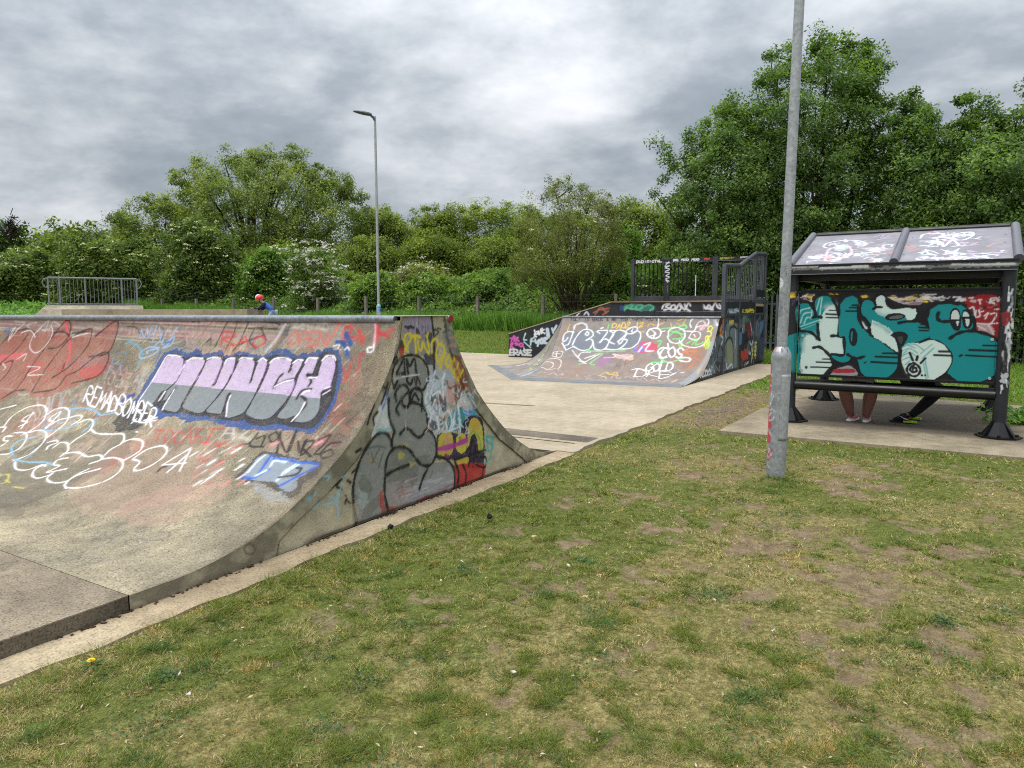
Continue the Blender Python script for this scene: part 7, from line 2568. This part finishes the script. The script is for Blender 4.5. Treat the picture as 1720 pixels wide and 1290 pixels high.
tree('lime_bush', 'lime green bush showing right of the olive tree', '1020,500 1030,420 1046,385 1062,375 1075,400 1080,500', 40, 1052, 'lime', 120, 50, .16, .5, M_bark, 162, 'shrub', None, .06, 3, 10, .4)
tree('lime_bush', 'young bright green bush on the bramble bank left of the olive tree', '815,490 822,468 838,455 850,462 862,490', 33, 838, 'lime', 60, 40, .12, .35, M_bark, 163, 'shrub', None, .03, 3, 8, .4)
for i, (sil, d, bx_, lab, lf) in enumerate((
    ('590,520 596,484 618,466 648,462 668,480 672,520', 36, 630, 'bramble mound behind the fence at the foot of the slim lamp post', 'bramble'),
    ('664,520 672,482 700,466 740,468 770,486 776,520', 35, 720, 'bramble mound behind the fence, below the pale flowering bush', 'bramble'),
    ('770,530 778,486 806,468 836,474 866,490 872,530', 33, 820, 'bramble mound behind the fence left of the olive tree', 'bramble'),
    ('985,520 992,470 1020,448 1052,452 1070,480 1074,520', 30, 1030, 'leafy bramble mound between the olive tree and the railed platform', 'lime'),
    ('560,510 566,474 584,458 606,462 618,486 622,510', 45, 592, 'shrubby mound between the white hawthorn and the slim lamp post', 'wood'))):
    tree('bramble_shrub', lab, sil, d, bx_, lf, 190, 64, .15, .5, M_bark, 190 + i, 'shrub', 'bramble mounds behind the post fence', .04, 4, 10, .5, .5, toneshift=[0, .08, -.06, -.04, .05][i])
# bramble bank and long grass behind the fence: one uncountable mass
rs = np.random.RandomState(77)
n = 120000
y = rs.uniform(5.5, 42, n)
t = rs.uniform(0, 1, n) ** .8
x = 24.35 + t * 11 + rs.uniform(0, .3, n)
topz = ground_h(x, y) + .35 + 1.9 * sstep(0.2, 6, x - 24.35) * (.55 + .9 * fbm(x * .3, y * .3, 61, 4)) + .9 * (fbm(x * .8, y * .8, 62, 4) - .4)
z = topz - rs.exponential(.16, n)
z = np.maximum(z, ground_h(x, y) + .02)
P = np.stack([x, y, z], 1)
cl = fbm(x * 1.3, y * 1.3 + z, 63, 4)
me = leaf_mesh('undergrowth', P, np.tile(np.array([[-.7, -.4, .4]]), (n, 1)), .15, rs, .6, .1, .1 + .75 * cl + rs.normal(0, .14, n))
tag(obj('undergrowth', me, LF['bramble']), kind='stuff')
# tall grass at the foot of the fence
n = 46000
y = rs.uniform(6.0, 40, n)
x = 23.75 + rs.exponential(.55, n)
g = ground_h(x, y)
h = rs.uniform(.25, .75, n) * (.6 + .8 * fbm(x, y * .7, 64, 3))
a = rs.uniform(0, 6.28, n)
wd = .022
lean = rs.normal(0, .22, (n, 2))
V = np.empty((n, 3, 3))
V[:, 0] = np.stack([x + np.cos(a) * wd, y + np.sin(a) * wd, g - .02], 1)
V[:, 1] = np.stack([x - np.cos(a) * wd, y - np.sin(a) * wd, g - .02], 1)
V[:, 2] = np.stack([x + lean[:, 0] * h, y + lean[:, 1] * h, g + h], 1)
me = new_mesh('long_grass', V.reshape(-1, 3), np.arange(3 * n).reshape(n, 3))
at = me.attributes.new('tone', 'FLOAT', 'POINT')
at.data.foreach_set('value', np.repeat(np.clip(rs.normal(.5, .2, n), 0, 1), 3).astype(np.float32))
tag(obj('long_grass', me, LF['weed']), kind='stuff')
# weedy mound on the far left
n = 16000
y = rs.uniform(34, 50, n)
x = rs.uniform(8, 21, n)
g = ground_h(x, y)
z = g + rs.uniform(0, 1, n) ** .6 * (.5 + .8 * fbm(x * .5, y * .5, 65, 3))
me = leaf_mesh('undergrowth', np.stack([x, y, z], 1), np.tile(np.array([[-.3, -.8, .5]]), (n, 1)), .2, rs, .45, -.2, rs.normal(.55, .2, n))
tag(obj('undergrowth', me, LF['weed']), kind='stuff')


# ------------------------------------------------------------------ turf
m, nt, bs = mat_new('grass_blade')
at = nn(nt, 'ShaderNodeAttribute', attribute_name='blade')
nt.links.new(at.outputs['Color'], bs.inputs['Base Color'])
bs.inputs['Roughness'].default_value = .7
bs.inputs['Specular IOR Level'].default_value = .15
tr = nn(nt, 'ShaderNodeBsdfTranslucent')
nt.links.new(at.outputs['Color'], tr.inputs[0])
mx = nn(nt, 'ShaderNodeMixShader')
mx.inputs[0].default_value = .3
nt.links.new(bs.outputs[0], mx.inputs[1])
nt.links.new(tr.outputs[0], mx.inputs[2])
nt.links.new(mx.outputs[0], [q for q in nt.nodes if q.type == 'OUTPUT_MATERIAL'][0].inputs[0])


def blades(name, x, y, hgt, wid, col, rs, flat=.5):
    n = len(x)
    g = ground_h(x, y)
    s = wear_mask(x, y)
    g = g - .012 * s * near_floor(x, y) + (fbm(x * 3, y * 3, 8, 3) - .5) * .022 * near_floor(x, y)
    a = rs.uniform(0, 6.28, n)
    ln = rs.normal(0, flat, (n, 2)) * hgt[:, None]
    V = np.empty((n, 3, 3))
    V[:, 0] = np.stack([x + np.cos(a) * wid, y + np.sin(a) * wid, g - .004], 1)
    V[:, 1] = np.stack([x - np.cos(a) * wid, y - np.sin(a) * wid, g - .004], 1)
    V[:, 2] = np.stack([x + ln[:, 0], y + ln[:, 1], g + hgt], 1)
    me = new_mesh(name, V.reshape(-1, 3), np.arange(3 * n).reshape(n, 3))
    ca_ = me.color_attributes.new('blade', 'FLOAT_COLOR', 'POINT')
    ca_.data.foreach_set('color', np.repeat(np.concatenate([col, np.ones((n, 1))], 1), 3, 0).astype(np.float32).ravel())
    return tag(obj(name, me, m), kind='stuff')


rs = np.random.RandomState(9)
N0 = 1900000
# more blades near the viewer's feet, thinning with distance
dd = 1.6 / (rs.uniform(1.6 / 24, 1.6 / 1.9, N0))
th = rs.uniform(-R(42), R(44), N0)
fa = YAW
x = dd * np.cos(fa - th)
y = dd * np.sin(fa - th)
ok = (y < 3.345 - .03 * rs.random_sample(N0)) & (x < 23)
ok &= ~((x > 9.17 + .02 * np.sin(y * 9)) & (x < 14.9) & (y < 2.36 - .02 * (x - 9.2)) & (y > -1.25 + .0 * x))
x, y, dd = x[ok], y[ok], dd[ok]
s = wear_mask(x, y)
fine = fbm(x * 6, y * 6, 13, 4)
tuft = sstep(.42, .58, fbm(x * 11, y * 11, 14, 3))
speck = fbm(x * 22, y * 22, 17, 2)
dens = (1 - .88 * sstep(.12, .85, s)) * (.22 + .78 * tuft) * (.35 + .65 * sstep(.38, .52, fine)) * (.4 + .6 * sstep(.4, .55, speck))
edge_lush = np.exp(-((y - 3.2) / .22) ** 2) * (x < 9)
dens = np.maximum(dens, edge_lush * .9)
k = rs.random_sample(len(x)) < dens
x, y, dd, s, tuft = x[k], y[k], dd[k], s[k], tuft[k]
n = len(x)
l = lush_mask(x, y)
clump = .5 * fbm(x * 7, y * 7, 15, 3) + .5 * fbm(x * 18, y * 18, 25, 2)
broad = fbm(x * .9, y * .9, 18, 3)
pg = np.clip(.35 + .22 * l + (clump - .5) * 3.0 + (broad - .5) * .9 + (tuft - .5) * .25, .07, .97)
isg = rs.random_sample(n) < pg
cg = np.array(lin(110, 124, 58))[None] * rs.uniform(.5, 1.7, (n, 1)) * np.stack([rs.uniform(.8, 1.35, n), np.ones(n), rs.uniform(.6, 1.3, n)], 1)
deep = np.array(lin(92, 118, 56))[None] * rs.uniform(.6, 1.4, (n, 1))
dk = fbm(x * 8, y * 8, 19, 3) > .72
cg = np.where(dk[:, None], deep, cg)
cs = np.array(lin(200, 184, 138))[None] * rs.uniform(.45, 1.35, (n, 1)) * np.stack([rs.uniform(.9, 1.1, n), np.ones(n), rs.uniform(.65, 1.1, n)], 1)
orange = (fbm(x * 2.6, y * 2.6, 23, 4) > .64)[:, None]
cs = np.where(orange, cs * np.array([1.05, .93, .75]), cs)
col = np.where(isg[:, None], cg, cs)
h = .8 * (.006 + .012 * tuft * rs.uniform(.4, 1.5, n)) * np.where(isg, 1.15, .7) * np.where(dk & isg, 1.35, 1)
h = h * (1 + .9 * np.exp(-((y - 3.22) / .14) ** 2) * (x < 9) + .7 * np.exp(-((x - 9.0) / .2) ** 2) * (y < 2.4)) * (1 + .05 * dd)
wid = np.maximum(.0013, .00058 * dd) * rs.uniform(.7, 1.4, n)
h = h * (1 + 1.3 * np.exp(-(np.hypot(x - 7.1, y - 1.262) / .2) ** 2))
blades('grass', x, y, h, wid, col, rs, 1.5)
# clover and plantain leaves low in the turf, dry bits lying on it
n = 17000
d_ = 1.6 / rs.uniform(1.6 / 13, 1.6 / 2.0, 90)
t_ = rs.uniform(-R(40), R(40), 90)
ci = rs.randint(0, 90, n)
rad = rs.uniform(.05, .22, 90)
ox, oy = rs.normal(0, 1, n), rs.normal(0, 1, n)
x = d_[ci] * np.cos(YAW - t_[ci]) + ox * rad[ci] * .6
y = d_[ci] * np.sin(YAW - t_[ci]) + oy * rad[ci] * .6
ok = (y < 3.3) & ~((x > 9.15) & (x < 14.9) & (y < 2.4) & (y > -1.3))
x, y = x[ok], y[ok]
P = np.stack([x, y, ground_h(x, y) + rs.uniform(.002, .018, len(x))], 1)
me = leaf_mesh('clover', P, np.tile(np.array([[0, 0, 1.]]), (len(x), 1)), .012, rs, .8, 0, rs.normal(.45, .2, len(x)), .5)
tag(obj('clover', me, mat_leaf('clover_leaf', lin(46, 72, 36), lin(74, 102, 52), lin(112, 136, 72), .2)), kind='stuff')
n = 1500
d_ = 1.6 / rs.uniform(1.6 / 14, 1.6 / 1.9, n)
t_ = rs.uniform(-R(42), R(42), n)
x, y = d_ * np.cos(YAW - t_), d_ * np.sin(YAW - t_)
ok = (y < 3.3) & ~((x > 9.15) & (x < 14.9) & (y < 2.4) & (y > -1.3))
x, y = x[ok], y[ok]
P = np.stack([x, y, ground_h(x, y) + rs.uniform(.004, .016, len(x))], 1)
me = leaf_mesh('dry_bits', P, np.tile(np.array([[0, 0, 1.]]), (len(x), 1)), .02, rs, .35, 0, rs.uniform(0, 1, len(x)), 1.0)
tag(obj('dry_bits', me, mat_leaf('dry_bits', lin(110, 90, 64), lin(166, 146, 110), lin(200, 186, 154), .1)), kind='stuff')
# lawn strip beyond the park and round the back of the shelter
n = 90000
x = np.concatenate([rs.uniform(21.25, 24.6, n // 2), rs.uniform(14.7, 24, n // 2)])
y = np.concatenate([rs.uniform(3.4, 34, n // 2), rs.uniform(-9, 3.3, n // 2)])
col = np.array(lin(112, 150, 56))[None] * rs.uniform(.6, 1.4, (n, 1)) * np.stack([rs.uniform(.8, 1.3, n), np.ones(n), rs.uniform(.7, 1.2, n)], 1)
blades('lawn_grass', x, y, rs.uniform(.03, .08, n), np.full(n, .012), col, rs, .8)

# ------------------------------------------------------------------ small things on the turf
dn = onz(153, 1112, .02)
dan = empty('dandelion', (dn[0], dn[1], 0))
tag(dan, 'single yellow dandelion in the grass by the concrete strip', 'flower')
mb = MB()
for ring, (r_, h_, nn_) in enumerate(((.017, .03, 16), (.012, .034, 12), (.006, .036, 8))):
    for i in range(nn_):
        a = 6.283 * i / nn_ + ring
        c, s_ = math.cos(a), math.sin(a)
        V = [(0, 0, h_ - .003), (c * r_ - s_ * .003, s_ * r_ + c * .003, h_), (c * r_ + s_ * .003, s_ * r_ - c * .003, h_)]
        mb.add(V, [(0, 1, 2)])
mb.build('petals', mat_simple('dandelion_yellow', lin(236, 196, 30), .7, .1, 60), dan)
mb = MB()
mb.tube([(0, 0, -.01), (0, 0, .03)], .0022, 6)
for i in range(7):
    a = i * .9
    c, s_ = math.cos(a), math.sin(a)
    mb.add([(0, 0, .004), (c * .035 - s_ * .008, s_ * .035 + c * .008, .012), (c * .075, s_ * .075, .006), (c * .035 + s_ * .008, s_ * .035 - c * .008, .012)], [(0, 1, 2, 3)])
mb.build('leaves', mat_simple('dandelion_leaf', lin(66, 104, 40), .7, .2, 40), dan)
# dock weed beside the right-hand shelter posts
wp = onz(1708, 712, .02)
wd_ = empty('dock_weed', (wp[0], wp[1], 0))
tag(wd_, 'leafy green weed growing at the pad edge beside the right shelter post', 'plant')
rs2 = np.random.RandomState(5)
P = rs2.normal(0, 1, (260, 3)) * np.array([.16, .22, .0]) + np.array([0, 0, .02])
P[:, 2] += rs2.uniform(0, .2, 260)
me = leaf_mesh('leaves', P, np.tile(np.array([[-.3, 0, .8]]), (260, 1)), .11, rs2, .5, -.2, rs2.normal(.55, .2, 260))
obj('leaves', me, LF['weed'], wd_)
mb = MB()
for i in range(9): mb.tube([(rs2.normal(0, .03), rs2.normal(0, .03), -.02), (rs2.normal(0, .15), rs2.normal(0, .15), .22)], .006, 5)
mb.build('stem', LF['weed'], wd_)
# litter: scraps and wood chips scattered on the grass
M_scrap = mat_simple('paper_scrap', lin(196, 190, 178), .8, .2, 40)
M_chip = mat_simple('wood_chip', lin(196, 172, 134), .9, .2, 40)
scr = [(898, 903), (776, 945), (955, 952), (1008, 968), (741, 978), (860, 1132), (983, 1004), (1298, 1062), (1330, 975), (1200, 1010), (318, 1170), (302, 1135), (1002, 1112), (824, 924), (990, 846), (1082, 825), (1145, 860), (716, 920)]
labs = ['white scrap near the middle of the grass']
mb = None
for i, (px0, py0) in enumerate(scr):
    q = onz(px0, py0, .015)
    rr_ = random.Random(i)
    mb = MB()
    s0 = rr_.uniform(.007, .015)
    V = [(s0 * rr_.uniform(.7, 1.3) * math.cos(a) * rr_.uniform(.8, 1.6), s0 * math.sin(a) * rr_.uniform(.5, .9), rr_.uniform(.0, .01)) for a in np.linspace(0, 6.28, 8)[:-1]]
    V += [(v[0] * .9, v[1] * .9, v[2] + .003) for v in V]
    mb.add(V, [tuple(range(6, -1, -1)), tuple(range(7, 14))] + [(j, (j + 1) % 7, 7 + (j + 1) % 7, 7 + j) for j in range(7)])
    o = mb.build('paper_scrap' if i % 3 else 'wood_chip', M_scrap if i % 3 else M_chip)
    o.location = (q[0], q[1], .02)
    o.rotation_euler = (rr_.uniform(-.3, .3), rr_.uniform(-.3, .3), rr_.uniform(0, 6))
    if i % 3: tag(o, 'small pale scrap of litter lying on the worn grass', 'litter', 'scraps of litter on the grass')
    else: tag(o, 'small tan wood chip lying on the worn grass', 'wood chip', 'wood chips on the grass')
for (px0, py0, lab) in ((656, 886, 'small black lump on the concrete strip below the grey graffiti'), (822, 869, 'small black scrap in the grass right of the ramp wall')):
    q = onz(px0, py0, .02)
    mb = MB()
    rr_ = random.Random(px0)
    ellipsoid(mb, (0, 0, .02), (.028, .02, .02), 9, 6)
    mb.V = [(v[0] * rr_.uniform(.7, 1.2), v[1] * rr_.uniform(.7, 1.2), v[2] * rr_.uniform(.7, 1.2)) for v in mb.V]
    o = mb.build('black_scrap', M_rub)
    o.location = (q[0], q[1], .006)
    tag(o, lab, 'litter')
# twigs and gravel in the trodden corner
mb = MB()
rr_ = random.Random(17)
for i in range(420):
    x, y = rr_.gauss(11.2, 1.3), rr_.gauss(2.85, .22)
    if y > 3.36 or (y < 2.4 and x > 9.2): continue
    s0 = rr_.uniform(.006, .02)
    mb.box((x, y, s0 * .3), (s0 * rr_.uniform(.8, 1.6), s0, s0 * .7), rr_.random() * 3)
tag(mb.build('gravel', mat_simple('grit', lin(150, 140, 126), .9, .4, 60)), kind='stuff')
